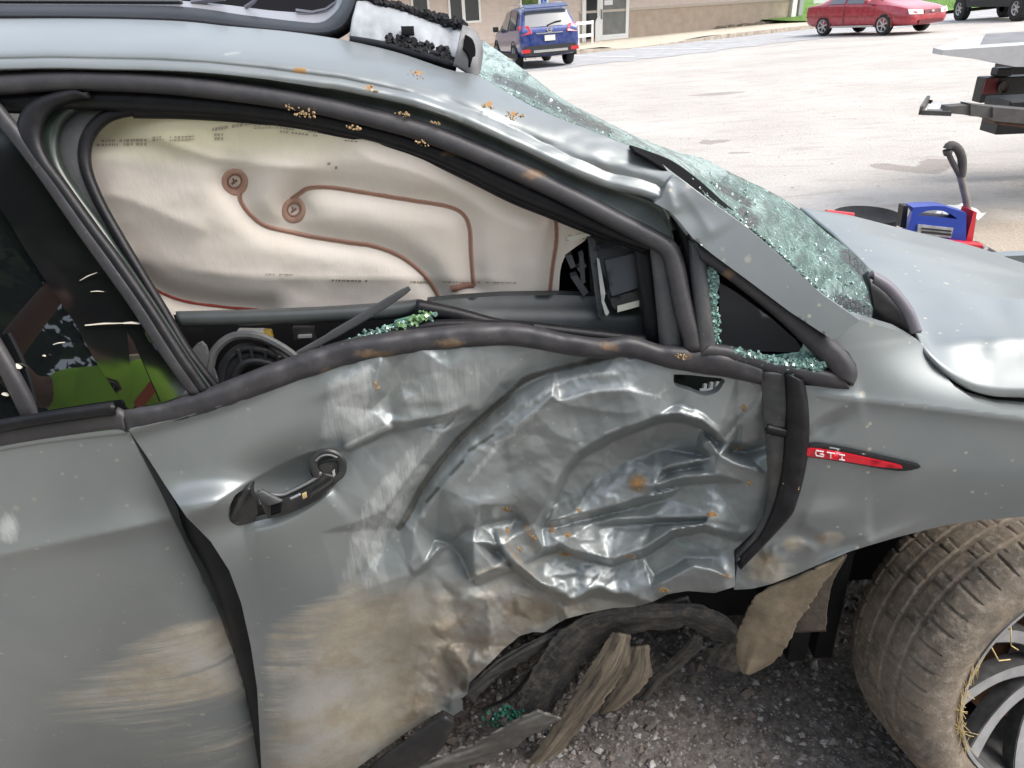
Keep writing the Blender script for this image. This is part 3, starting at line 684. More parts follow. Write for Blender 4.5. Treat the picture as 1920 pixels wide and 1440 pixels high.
def wheel(parent, x, y, r, w, spokes=5, rimf=0.66, tread=0, rimm=None):
    sg = 1 if y > 0 else -1
    t = MB().lathe([(r*rimf, -w/2), (r*0.93, -w/2), (r, -w*0.33), (r, w*0.33), (r*0.93, w/2), (r*rimf, w/2)], (x, y, r), (0, 1, 0), 36)
    if tread:
        for k in range(tread):
            a = 6.283*k/tread; c = Vector((x+math.cos(a)*r, y, r+math.sin(a)*r)); t.obox(c, Vector((-math.sin(a), 0, math.cos(a)))*0.035, (0, w*0.46, 0), Vector((math.cos(a), 0, math.sin(a)))*0.02)
    wh = t.build('wheel', m_tyre2, parent, True)
    rm = MB().lathe([(r*rimf, -0.02), (r*rimf, 0.02), (r*rimf*0.9, 0.005), (r*rimf*0.88, -0.05)], (x, y+sg*(w/2-0.01), r), (0, sg, 0), 32)
    rm.lathe([(0.0, 0.0), (r*0.14, -0.005), (r*0.15, -0.04)], (x, y+sg*(w/2-0.01), r), (0, sg, 0), 16)
    for k in range(spokes):
        a = 6.283*k/spokes+0.3; u = Vector((math.cos(a), 0, math.sin(a)))
        rm.obox(Vector((x, y+sg*(w/2-0.03), r))+u*r*rimf*0.5, u*r*rimf*0.46, Vector((-u.z, 0, u.x))*r*0.075, (0, 0.015, 0))
    rm.build('rim', rimm or m_rim2, wh)
    MB().lathe([(0, 0), (r*rimf*0.98, 0)], (x, y+sg*(w/2-0.09), r), (0, sg, 0), 24).build('wheel_well_disc', m_blk, wh)
    return wh
def arch(st_w, x, r, sg, y):
    mb = MB(); v = []; n = 20
    for k in range(n+1):
        a = math.radians(-12+204*k/n)
        for rr_, yy in ((r*1.03, y-0.03), (r*1.03, y+0.012), (r*1.13, y+0.012), (r*1.13, y-0.03)): v.append((x+rr_*math.cos(a), sg*yy, r*0.96+rr_*math.sin(a)))
    return mb.add(v, [(4*k+i, 4*k+(i+1) % 4, 4*k+4+(i+1) % 4, 4*k+4+i) for k in range(n) for i in range(4)])
def put_vehicle(name, loc, heading, lab, cat, paint, st, roof_glass=True):
    t = thing(name, loc, lab, cat, rz=heading)
    f_ = np.array((math.cos(heading), math.sin(heading))); l_ = np.array((-f_[1], f_[0])); c0 = np.array((loc[0], loc[1])); gz = lambda q: float(G(q[0], q[1]))
    t.rotation_euler = (math.atan2(gz(c0+l_*.8)-gz(c0-l_*.8), 1.6), -math.atan2(gz(c0+f_*1.35)-gz(c0-f_*1.35), 2.7), heading); t.location.z = gz(c0)+0.005
    b = shell(st).build('body', paint, t, True)
    sb = b.modifiers.new('sub', 'SUBSURF'); sb.levels = 1; sb.render_levels = 2
    return t, b
def vpaint(name, c): 
    m, g = newmat(name); f = g.math('MULTIPLY', g.mr(g.noise(6), 0.4, 0.7), 0.15); g.set(Base_Color=g.mix(f, c, (0.4, 0.38, 0.34)), Roughness=0.28, Metallic=0.2, Coat_Weight=0.7); return m
# blue SUV seen from behind
pL, pR = GP(985, 125), GP(1060, 122)
st = [(-2.32, 0.42, 0.62, 0.98, 1.00, 0.80, 0.86, 0.84, 0.80), (-2.30, 0.34, 0.66, 1.03, 1.06, 0.84, 0.90, 0.88, 0.82), (-2.12, 0.30, 0.68, 1.05, 1.30, 0.86, 0.92, 0.90, 0.76), (-1.88, 0.28, 0.68, 1.05, 1.62, 0.87, 0.92, 0.90, 0.70), (-1.4, 0.26, 0.68, 1.05, 1.67, 0.87, 0.92, 0.90, 0.68), (-0.4, 0.24, 0.66, 1.02, 1.69, 0.87, 0.92, 0.90, 0.68), (0.35, 0.24, 0.66, 1.00, 1.64, 0.87, 0.92, 0.90, 0.66), (1.15, 0.24, 0.66, 1.00, 1.06, 0.87, 0.92, 0.89, 0.72), (1.9, 0.26, 0.62, 0.94, 0.98, 0.86, 0.90, 0.84, 0.60), (2.3, 0.34, 0.55, 0.78, 0.80, 0.74, 0.76, 0.70, 0.5)]
hd = math.radians(90+11); ctr = (pL+pR)/2
fx, fy = math.cos(hd), math.sin(hd)
suv, sb_ = put_vehicle('parked_suv', (ctr.x+fx*1.38-0.05, ctr.y+fy*1.38, ctr.z), hd, 'bright blue SUV parked tail out in front of the beige building', 'SUV', vpaint('blue_paint', (0.006, 0.028, 0.17)), st)
for x in (-1.38, 1.34):
    for y in (0.80, -0.80): wheel(suv, x, y, 0.35, 0.23, 5, 0.68)
for sg in (1, -1):
    side_window(st, -1.75, -1.45, -0.66, -0.70, sg=sg).build('side_window', m_paleglass, suv, True)
    side_window(st, -0.58, -0.56, 0.28, 0.36, sg=sg).build('side_window', m_paleglass, suv, True)
    side_window(st, 0.46, 0.36, 0.45, 0.92, sg=sg).build('side_window', m_paleglass, suv, True)
    MB().tube([(-1.7, sg*0.60, 1.66), (-1.5, sg*0.60, 1.73), (0.1, sg*0.60, 1.73), (0.35, sg*0.60, 1.66)], 0.022, 6).build('roof_rail', m_chrome, suv, True)
    bevel(MB().prism([(-2.31, sg*0.86, 0.92), (-2.36, sg*0.52, 0.95), (-2.28, sg*0.60, 1.16), (-2.17, sg*0.88, 1.16)], (0.10, sg*0.03, 0)).build('tail_lamp', m_redl, suv), 0.01)
    MB().box(-2.385, -2.30, min(sg*0.62, sg*0.86), max(sg*0.62, sg*0.86), 0.44, 0.54).build('reflector', m_redl, suv)
    bevel(MB().box(0.62, 0.80, min(sg*0.93, sg*1.1), max(sg*0.93, sg*1.1), 1.02, 1.18).build('door_mirror', m_blk, suv), 0.03)
    MB().prism([(-1.9, sg*0.90, 0.28), (1.9, sg*0.90, 0.28), (1.9, sg*0.90, 0.42), (-1.9, sg*0.90, 0.42)], (0, sg*0.035, 0)).build('sill_cladding', m_blk, suv)
    for x in (-1.38, 1.34): arch(None, x, 0.37, sg, 0.905).build('wheel_arch', m_blk, suv)
rw = MB(); v = []
for j in range(5):
    u = j/4; z = 1.12+0.42*u; x = -2.225+0.29*u; w_ = 0.72-0.10*u
    v += [(x-0.03, w_, z), (x-0.045, w_*0.4, z), (x-0.045, -w_*0.4, z), (x-0.03, -w_, z)]
rw.add(v, [(j*4+i, j*4+i+1, (j+1)*4+i+1, (j+1)*4+i) for j in range(4) for i in range(3)]).build('rear_window', m_paleglass, suv, True)
bevel(MB().prism([(-2.10, -0.66, 1.60), (-2.10, 0.66, 1.60), (-1.84, 0.66, 1.69), (-1.84, -0.66, 1.69)], (0, 0, 0.035)).build('spoiler', vpaint('blue_dark', (0.012, 0.03, 0.13)), suv), 0.012)
MB().tube([(-2.27, 0.05, 1.14), (-2.23, -0.2, 1.22), (-2.21, -0.40, 1.24)], 0.018, 6).build('rear_wiper', m_blk, suv)
MB().box(-2.375, -2.30, -0.78, 0.78, 0.36, 0.62).build('bumper_cladding', m_blk, suv)
MB().box(-2.40, -2.32, -0.52, 0.52, 0.43, 0.50).build('skid_plate', m_chrome, suv)
MB().box(-2.35, -2.31, -0.40, 0.40, 0.925, 0.955).build('chrome_strip', m_chrome, suv)
pt = MB().box(-2.36, -2.33, -0.16, 0.16, 0.73, 0.88).build('number_plate', mat('pale_plate', (0.6, 0.6, 0.55), 0.5), suv)
MB().lathe([(0.055, 0), (0.085, 0), (0.085, 0.02), (0.055, 0.02)], (-2.33, 0, 1.03), (-1, 0, 0), 20).box(-2.352, -2.335, -0.10, 0.10, 1.015, 1.045).build('badge', m_chrome, suv)
# red saloon
pF = GP(1656, 66)
hd = math.radians(-69)
st = [(-2.42, 0.46, 0.60, 0.86, 0.88, 0.62, 0.70, 0.68, 0.5), (-2.36, 0.30, 0.62, 0.94, 0.97, 0.80, 0.84, 0.80, 0.66), (-1.75, 0.24, 0.62, 0.97, 1.02, 0.85, 0.88, 0.84, 0.62), (-1.05, 0.22, 0.60, 0.96, 1.36, 0.86, 0.89, 0.85, 0.56), (-0.5, 0.22, 0.58, 0.95, 1.43, 0.86, 0.89, 0.86, 0.57), (0.25, 0.22, 0.58, 0.93, 1.41, 0.86, 0.89, 0.86, 0.56), (1.05, 0.22, 0.58, 0.91, 0.97, 0.86, 0.89, 0.84, 0.66), (1.8, 0.24, 0.56, 0.82, 0.86, 0.85, 0.88, 0.80, 0.62), (2.28, 0.24, 0.50, 0.70, 0.73, 0.80, 0.83, 0.74, 0.58), (2.40, 0.30, 0.46, 0.60, 0.62, 0.60, 0.64, 0.58, 0.45)]
loc = Vector((pF.x-1.34*math.cos(hd)-0.80*math.sin(hd)*1, pF.y-1.34*math.sin(hd)+0.80*math.cos(hd), pF.z+0.01))
m_redarch = vpaint('red_arch', (0.22, 0.008, 0.018))
red, rb_ = put_vehicle('parked_saloon', loc, hd, 'old red four door saloon parked facing right near the kerb', 'car', vpaint('red_paint', (0.36, 0.012, 0.03)), st)
for x in (-1.36, 1.34):
    for y in (0.80, -0.80): wheel(red, x, y, 0.31, 0.2, 6, 0.70)
for sg in (1, -1):
    side_window(st, -1.25, -0.98, -0.45, -0.45, 0.08, 0.84, sg).build('side_window', m_paleglass, red, True)
    side_window(st, -0.36, -0.36, 0.26, 0.86, 0.08, 0.84, sg).build('side_window', m_paleglass, red, True)
    bevel(MB().box(0.62, 0.78, min(sg*0.90, sg*1.08), max(sg*0.90, sg*1.08), 0.94, 1.07).build('door_mirror', vpaint('red_mirror', (0.30, 0.012, 0.03)), red), 0.03)
    hl = MB().prism([(2.26, sg*0.80, 0.58), (2.40, sg*0.36, 0.56), (2.36, sg*0.36, 0.69), (2.18, sg*0.80, 0.73)], (0.035, sg*0.01, 0)); bevel(hl.build('headlamp', m_headl, red), 0.01)
    MB().prism([(-2.2, sg*0.895, 0.60), (2.2, sg*0.88, 0.53), (2.2, sg*0.88, 0.56), (-2.2, sg*0.895, 0.63)], (0, sg*0.012, 0)).build('side_moulding', vpaint('red_trim', (0.25, 0.01, 0.02)), red)
    for x in (-1.36, 1.34): arch(None, x, 0.315, sg, 0.872).build('wheel_arch', m_redarch, red)
    MB().box(-0.42, -0.405, sg*0.895-0.004, sg*0.895+0.004, 0.36, 0.94).build('door_gap', m_blk, red)
    MB().prism([(-0.95, sg*0.885, 0.25), (0.95, sg*0.885, 0.25), (0.95, sg*0.885, 0.31), (-0.95, sg*0.885, 0.31)], (0, sg*0.02, 0)).build('sill', m_rim2, red)
MB().prism([(2.385, -0.32, 0.58), (2.385, 0.32, 0.58), (2.355, 0.32, 0.68), (2.355, -0.32, 0.68)], (0.035, 0, 0)).build('grille', mat('dark_red_grille', (0.12, 0.01, 0.015), 0.5), red)
MB().box(2.425, 2.44, -0.06, 0.06, 0.61, 0.66).build('badge', m_chrome, red)
MB().box(2.34, 2.425, -0.5, 0.5, 0.30, 0.40).build('bumper_intake', mat('intake_red', (0.10, 0.008, 0.012), 0.5), red)
ws = MB(); v = []
for j in range(4):
    u = j/3; x = 1.00-0.70*u; z = 0.995+0.40*u; w_ = 0.66-0.13*u
    v += [(x+0.03, w_, z+.02), (x+0.05, 0, z+0.035), (x+0.03, -w_, z+.02)]
ws.add(v, [(j*3+i, j*3+i+1, (j+1)*3+i+1, (j+1)*3+i) for j in range(3) for i in range(2)]).build('windscreen', m_paleglass, red, True)
# grey off-roader, only its lower half in the picture
pA, pB = GP(1802, 38), GP(1908, 39); dd = pB-pA; hd = math.atan2(dd.y, dd.x)+math.pi*0
Lw = dd.length; kx = 1.0
st = [(-2.5, 0.62, 0.85, 1.2, 1.22, 0.82, 0.88, 0.86, 0.8), (-2.4, 0.60, 0.88, 1.28, 1.85, 0.86, 0.92, 0.90, 0.74), (-0.5, 0.52, 0.85, 1.25, 1.92, 0.86, 0.92, 0.90, 0.74), (0.6, 0.52, 0.85, 1.22, 1.85, 0.86, 0.92, 0.90, 0.72), (1.2, 0.52, 0.85, 1.22, 1.26, 0.86, 0.92, 0.88, 0.76), (2.3, 0.58, 0.85, 1.15, 1.2, 0.84, 0.90, 0.84, 0.7), (2.45, 0.62, 0.82, 1.0, 1.02, 0.8, 0.84, 0.78, 0.6)]
hdir = Vector((math.cos(hd), math.sin(hd), 0)); side = Vector((-hdir.y, hdir.x, 0))
mid = (pA+pB)/2+side*0.82
off, ob_ = put_vehicle('offroad_car', mid, hd, 'silver grey off-roader on chunky tyres at the upper right edge', 'off-roader', vpaint('silver_paint', (0.34, 0.36, 0.37)), st)
for x in (-Lw/2, Lw/2):
    for y in (0.84, -0.84): wheel(off, x, y, 0.40, 0.27, 6, 0.56, 28)
for sg in (1, -1):
    MB().prism([(-1.7, sg*0.90, 0.46), (1.7, sg*0.90, 0.46), (1.7, sg*0.90, 0.70), (-1.7, sg*0.90, 0.70)], (0, sg*0.05, 0)).build('sill_cladding', m_blk, off)
    for x in (-Lw/2, Lw/2): arch(None, x, 0.47, sg, 0.90).build('wheel_arch', m_blk, off)
    side_window(st, -1.9, -1.8, -0.2, -0.2, sg=sg).build('side_window', m_carglass, off, True); side_window(st, -0.1, -0.1, 0.5, 0.9, sg=sg).build('side_window', m_carglass, off, True)

# ------------------------------------------------------------------ tow truck flatbed at the right edge
zt = 0.99
tip = Pz(1766, 103, zt); tw = thing('tow_truck', (tip.x+1.2, tip.y+1.1, float(G(tip.x, tip.y))), 'white tow truck flatbed with black rear bumper and wheel lift arm', 'tow truck')
def tl(v): return Vector(v)-tw.location
m_bed = mat('grey_bed_deck', (0.17, 0.172, 0.175), 0.7, 0.0, noise=0.2, nscale=5)
far_ = Pz(1846, 72, zt+0.02); bx = Vector((1, -0.07, 0)).normalized(); Lb = 6.0
bd = MB(); a0 = Vector(tip); a1 = Vector(far_); 
inn = a0*0.78+a1*0.22
bd.prism([tl(a0+bx*0.30+Vector((0, 0.12, 0.012))), tl(a0+bx*Lb+Vector((0, 0.12, 0.16))), tl(a1+bx*Lb+Vector((0, 0, 0.16))), tl(a1+Vector((0, 0, 0.012)))], (0, 0, 0.02))
bd.build('bed_deck', m_bed, tw)
eg = MB(); n_ = 24; v = []
for i in range(n_+1):
    u = i/n_; q = a0+bx*Lb*u; th = 0.03+0.085*min(1, u*9); zt_ = 0.15*u
    belly = 0.045*math.exp(-((u-0.10)/0.05)**2)
    v += [tl(q+Vector((0, 0, 0.03+zt_))), tl(q+Vector((0, 0, 0.03+zt_-th-belly))), tl(q+Vector((0, 0.13, 0.03+zt_-th-belly))), tl(q+Vector((0, 0.13, 0.035+zt_)))]
f = [(4*i+k, 4*i+(k+1) % 4, 4*i+4+(k+1) % 4, 4*i+4+k) for i in range(n_) for k in range(4)]+[(0, 1, 2, 3)]
eg.add(v, f).build('bed_side_rail', mat('white_bed_rail', (0.45, 0.45, 0.455), 0.35, noise=0.06), tw)
e2 = MB().prism([tl(a0+Vector((0, 0.13, 0.03))), tl(a0+bx*0.30+Vector((0, 0.13, 0.035))), tl(a1+Vector((0.02, 0, 0.02))), tl(a1+Vector((-0.20, 0, 0.0)))], (0, 0, -0.03)).build('bed_tail_plate', mat('white_tail', (0.5, 0.5, 0.5), 0.4, noise=0.1), tw)
m_tk = mat('black_chassis', (0.015, 0.014, 0.016), 0.5, noise=0.3)
Yt = a0.y+0.55
def tb(p0, p1, Y, d, name, m, par=None, bev=0.01):
    q0, q1 = P(*p0, Y), P(*p1, Y); z0, z1 = min(q0.z, q1.z), max(q0.z, q1.z); x0, x1 = min(q0.x, q1.x), max(q0.x, q1.x)
    o = MB().box(x0-tw.location.x, x1-tw.location.x, Y-tw.location.y, Y+d-tw.location.y, z0-tw.location.z, z1-tw.location.z).build(name, m, par or tw)
    return bevel(o, bev) if bev else o
tb((1902, 112), (2400, 230), Yt+0.5, 0.25, 'chassis', m_tk)
bmp = tb((1848, 146), (2150, 180), Yt, 0.12, 'rear_bumper', m_tk)
tb((1849, 148), (1866, 176), Yt-0.012, 0.01, 'red_marker', mat('dim_red_marker', (0.13, 0.012, 0.02), 0.4), bmp, 0)
c_ = P(1880, 163, Yt-0.02)-tw.location
MB().lathe([(0.0, 0.0), (0.035, 0.0), (0.042, 0.012), (0.042, 0.03)], c_, (0, -1, 0), 18).build('reverse_lamp', mat('dim_lamp', (0.12, 0.10, 0.09), 0.3), bmp, True)
tb((1873, 128), (1898, 143), Yt, 0.10, 'work_lamp', m_tk, None, 0.012)
tb((1881, 142), (1887, 148), Yt+0.03, 0.03, 'lamp_bracket', m_tk)
# wheel lift arm
m_arm = mat('grey_painted_steel', (0.075, 0.072, 0.07), 0.55, noise=0.25, nscale=12)
Ya = a0.y-0.35
def aprism(pts, Y, d, name, m, par=None):
    return MB().prism([P(x, y, Y)-tw.location for x, y in pts], (0, d, 0)).build(name, m, par or tw)
arm = aprism([(1780, 200), (1822, 197), (1824, 217), (1776, 212)], Ya, 0.10, 'lift_arm', m_arm)
aprism([(1820, 195), (1872, 202), (1872, 222), (1820, 218)], Ya-0.012, 0.124, 'lift_arm_sleeve', m_arm)
aprism([(1862, 201), (2060, 217), (2060, 245), (1862, 227)], Ya-0.03, 0.16, 'lift_boom', m_arm)
aprism([(1864, 228), (2060, 246), (2060, 258), (1866, 233)], Ya+0.0, 0.14, 'boom_bracket', mat('rusty_bracket', (0.09, 0.05, 0.035), 0.7, noise=0.3))
zf = P(1724, 211, Ya).z
fk = MB(); f0, f1 = Pz(1726, 211, zf)-tw.location, Pz(1739, 190, zf)-tw.location; g0 = Pz(1782, 213, zf)-tw.location; g1 = Pz(1747, 191, zf)-tw.location
fk.obox((f0+f1)/2+Vector((0, 0, 0.012)), (0.012, 0, 0), (f1-f0)/2, (0, 0, 0.026)).obox((f0+g0)/2, (g0-f0)/2, (0, 0.014, 0), (0, 0, 0.014)).obox((f1+g1)/2, (g1-f1)/2, (0, 0.012, 0), (0, 0, 0.012))
fk.build('wheel_fork', m_arm, tw)
pa, pb, pc_, pd_ = [Pz(a, b, zf-0.01)-tw.location for a, b in ((1738, 208), (1748, 193), (1783, 198), (1775, 209))]
MB().prism([pa, pd_, pc_, pb], (0, 0, 0.012)).build('fork_plate', mat('bright_steel_plate', (0.6, 0.6, 0.6), 0.45, 0.4), tw)
tb((1895, 190), (2050, 206), Ya+0.25, 0.3, 'pivot_block', m_tk)
for dx_ in (3.4, 5.6):
    for dy_ in (0.25, 2.1):
        MB().lathe([(0.26, -0.13), (0.44, -0.13), (0.47, -0.08), (0.47, 0.08), (0.44, 0.13), (0.26, 0.13), (0.05, 0.03)], (tip.x+dx_-tw.location.x, tip.y+dy_-tw.location.y, 0.47), (0, 1, 0), 32).build('wheel', m_tyre2, tw, True)
MB().box(tip.x+6.2-tw.location.x, tip.x+8.0-tw.location.x, tip.y+0.1-tw.location.y, tip.y+2.2-tw.location.y, 0.5, 2.6).build('cab', mat('white_cab', (0.7, 0.7, 0.69), 0.3), tw)

# ------------------------------------------------------------------ jack and blue tool box beyond the bonnet
Yj = 3.75
jk = thing('floor_jack', (P(1830, 470, 4.2).x, 4.0, -0.06), 'red floor jack with tall grey looped handle beside the blue tool case', 'floor jack')
def jl(v): return Vector(v)-jk.location
m_red = mat('red_enamel', (0.55, 0.02, 0.03), 0.35, noise=0.15, nscale=10, coat=0.3)
m_hand = mat('grey_handle_tube', (0.20, 0.18, 0.165), 0.5, 0.2, noise=0.2); m_grip = mat('grey_foam_grip', (0.075, 0.07, 0.066), 0.8, noise=0.2)
MB().tube([jl(P(1817, 410, Yj+0.06)), jl(P(1811, 372, Yj+0.06)), jl(P(1801, 330, Yj+0.06))], 0.0175, 10).build('handle_tube', m_hand, jk, True)
lp = [(1801, 332), (1790, 312), (1781, 294), (1776, 281), (1780, 273), (1790, 274), (1799, 284), (1804, 300), (1804, 318), (1802, 331)]
lq = cr([(a, b, 0) for a, b in lp], 40)
MB().tube([jl(P(a, b, Yj+0.06)) for a, b, _ in lq], [0.013 if i < 14 else 0.021 for i in range(40)], 10).build('loop_grip', m_grip, jk, True)
MB().prism([jl(P(x, y, Yj-0.04)) for x, y in ((1810, 456), (1826, 396), (1832, 398), (1823, 458))], (0, 0.11, 0)).build('handle_socket', m_red, jk)
bevel(MB().prism([jl(P(x, y, Yj-0.12)) for x, y in ((1778, 452), (1845, 459), (1852, 466), (1846, 473), (1780, 459))], (0, 0.05, 0)).build('side_plate', m_red, jk), 0.006)
bevel(MB().prism([jl(P(x, y, Yj+0.14)) for x, y in ((1778, 450), (1835, 457), (1842, 462), (1836, 470), (1780, 458))], (0, 0.05, 0)).build('side_plate', m_red, jk), 0.006)
MB().lathe([(0.0, -0.1), (0.05, -0.1), (0.05, 0.1), (0, 0.1)], jl(P(1843, 480, Yj)), (0, 1, 0), 20).build('castor', m_blk, jk, True)
MB().lathe([(0.0, -0.012), (0.012, -0.012), (0.012, 0.012), (0, 0.012)], jl(P(1846, 465, Yj-0.13)), (0, 1, 0), 12).build('bolt', m_chrome, jk)
bx_ = thing('tool_case', (P(1757, 470, Yj).x, Yj, -0.06), 'blue box shaped tool case with arched carry handle behind the bonnet', 'tool case')
def bl(v): return Vector(v)-bx_.location
m_blue = mat('blue_plastic', (0.012, 0.045, 0.32), 0.38, noise=0.15, nscale=8)
outl = [(1696, 462), (1704, 412), (1712, 389), (1740, 387), (1770, 387), (1812, 400), (1811, 470)]
arc = [(1722, 402), (1735, 396), (1752, 393), (1768, 395), (1784, 401), (1795, 410)]
# front frame: outline with the arched opening cut out, built as quads round the hole
top = [(1712, 389), (1722, 388), (1737, 387), (1754, 386), (1772, 387), (1790, 393), (1812, 399)]
hole_t = [(1722, 403), (1726, 400), (1738, 395.5), (1753, 394), (1769, 396), (1784, 402), (1795, 410)]
hole_b = [(1722, 403.5), (1728, 404.2), (1740, 405.2), (1755, 406.7), (1770, 408.2), (1784, 409.6), (1795, 410.6)]
bot = [(1697, 456), (1712, 458), (1735, 460), (1755, 462), (1772, 463), (1790, 464), (1811, 466)]
rows = [top, hole_t, hole_b, bot]; mbx_ = MB(); v = []; D = 0.17
for dY in (0, D):
    for r in rows: v += [bl(P(a, b, Yj+dY*0.5-0.08)+Vector((0, dY*0.5, 0))) for a, b in r]
f = []
for lay in (0, 1):
    o_ = lay*28
    for ri in (0, 2): f += [(o_+ri*7+i, o_+ri*7+i+1, o_+(ri+1)*7+i+1, o_+(ri+1)*7+i) for i in range(6)]
for ri in range(4): f += [(ri*7+i, ri*7+i+1, 28+ri*7+i+1, 28+ri*7+i) for i in range(6)]
f += [(0, 7, 35, 28), (7, 14, 42, 35), (14, 21, 49, 42), (6, 13, 41, 34), (13, 20, 48, 41), (20, 27, 55, 48)]
f += [(0, 7, 14, 21), (6, 13, 20, 27)]
mbx_.add(v, f); mbx_.build('case_body', m_blue, bx_)
MB().prism([bl(P(x, y, Yj-0.09)) for x, y in ((1722, 421), (1788, 428), (1783, 446), (1719, 440))], (0, 0.014, 0)).build('front_plate', mat('silver_plate', (0.42, 0.42, 0.43), 0.4, 0.5, noise=0.3, nscale=25), bx_)
for a, b in ((427, 430), (433, 437)):
    MB().prism([bl(P(x, y, Yj-0.094)) for x, y in ((1729, a), (1784, a+5.5), (1784, b+5.5), (1728, b))], (0, 0.006, 0)).build('slot', m_blk, bx_)
MB().prism([bl(P(x, y, Yj-0.02)) for x, y in ((1688, 426), (1694, 386), (1703, 386), (1699, 428))], (0, 0.05, 0)).build('upright_bar', m_blk, bx_)
# black tub and red bar further behind the bonnet
Yd = 4.3; c_ = P(1642, 410, Yd)
tub = MB().lathe([(0.0, 0.0), (0.14, 0.0), (0.175, 0.025), (0.185, 0.03), (0.19, 0.025), (0.175, -0.02), (0, -0.02)], (0, 0, 0), (0, 0, 1), 40).build('drip_pan', mat('black_pan', (0.016, 0.017, 0.019), 0.75, noise=0.3, spec=0.15), None, True)
tub.location = (c_.x, Yd+0.12, c_.z-0.035); props(tub, 'round black pan lying on the gravel beyond the bonnet', 'pan')
stand = MB().lathe([(0.16, -0.22), (0.12, -0.02)], (0, 0, 0), (0, 0, 1), 24).build('pan_stand', m_blk, tub, True)
rbar = MB().tube([P(1548, 398, 4.25), P(1600, 404, 4.25)], 0.016, 8).tube([P(1590, 402, 4.25), (P(1600, 404, 4.25).x, 4.6, -0.05)], 0.016, 8).build('pry_bar', m_red, None, True)
props(rbar, 'thin red bar lying left of the round black pan', 'pry bar')
rag = MB(); rr = random.Random(9)
q = P(1805, 386, Yj+0.25)
vv = [(q.x+(i-4)*0.035, q.y+0.02*j, q.z-0.03+0.03*math.sin(i*1.7+j)+0.02*rr.random()-0.012*abs(i-4)) for j in range(5) for i in range(9)]
rag.add(vv, [(j*9+i, j*9+i+1, (j+1)*9+i+1, (j+1)*9+i) for j in range(4) for i in range(8)])
rg = rag.build('white_rag', m_wht, None, True); props(rg, 'crumpled white rag lying on top of the blue tool case', 'rag')
# ------------------------------------------------------------------ the wrecked car (its right side faces the camera)
car = thing('wrecked_car', (0.2, 1.8, 0.0), 'grey wrecked hatchback with crushed front door, deployed airbag and shattered windscreen', 'car')
ONE = lambda x, y: np.ones_like(np.asarray(x, float))
ZERO = lambda x, y: np.zeros_like(np.asarray(x, float))
def Ys(X, Z):
    b = 0.925+0.075*np.exp(-((X-0.12)/0.48)**2)
    b = b+0.10*(np.clip(Z, 0, 1.06)-0.66)**2*1.6
    k = np.clip(Z-1.05, 0, 1); return b+0.42*k*k/(k+0.05)
def YsB(dy): return lambda X, Z: Ys(X, Z)+dy
def side_pt_px(px, py, dy=0.0):
    w = lift(np.array([float(px)]), np.array([float(py)]), Ys, dy)[0]; return Vector(w)
def SC(pts, dy=0.0, n=60, sharp=False):  # image curve laid on the car side, dy further in
    q = cr([(a, b, 0) for a, b in pts], n, sharp); w = lift(q[:, 0], q[:, 1], Ys, dy)
    return np.stack([q[:, 0], q[:, 1], w[:, 1]], 1)
def strip(name, up, lo, m, dy=0.0, bulge=0.012, n=90, parent=None, t=0.012, sub=5, attrf=None, sharp=False, wob=0.0):
    """band between two image curves on the car side, rounded by bulge towards the viewer"""
    a = SC(up, dy+bulge, n, sharp); b = SC(lo, dy+bulge, n, sharp); q1 = a*0.82+b*0.18; q2 = a*0.55+b*0.45; q3 = a*0.12+b*0.88
    q1[:, 2] -= bulge*0.75; q2[:, 2] -= bulge*0.95; q3[:, 2] -= bulge*0.8
    at = attrf or {'soil': ZERO}
    return loft(name, [a, q1, q2, q3, b], m, parent or car, max(2, sub-2), t, attrf=at, noise=(lambda x, y: wob*fbm(x/45, y/45, 4)) if wob else None)

Z0 = {'mud': ZERO, 'mud2': ZERO, 'smear': ZERO, 'soil': ZERO, 'scr': ZERO, 'scr2': ZERO, 'rust': ZERO, 'dark': ZERO, 'spot': ONE}
def A(**k): d = dict(Z0); d.update(k); return d
def poly_mask(poly, soft):
    def f(x, y):
        d, _ = dline(x, y, np.vstack([poly, poly[:1]])); i = inside(x, y, poly)
        return sstep(-soft, soft, np.where(i, np.abs(d), -np.abs(d)))
    return f
def line_mask(lines, w):
    def f(x, y):
        r = np.zeros_like(x)
        for l in lines:
            d, a = dline(x, y, cr(l, max(8, len(l)*4))); r = np.maximum(r, np.exp(-(d/w)**2))
        return r
    return f
def spots_mask(sp):
    def f(x, y):
        r = np.zeros_like(x)
        for cx, cy, rx, ry in sp: r = np.maximum(r, np.exp(-(((x-cx)/rx)**2+((y-cy)/ry)**2)))
        return r
    return f
def mx(*fs): return lambda x, y: np.maximum.reduce([f(x, y) for f in fs])

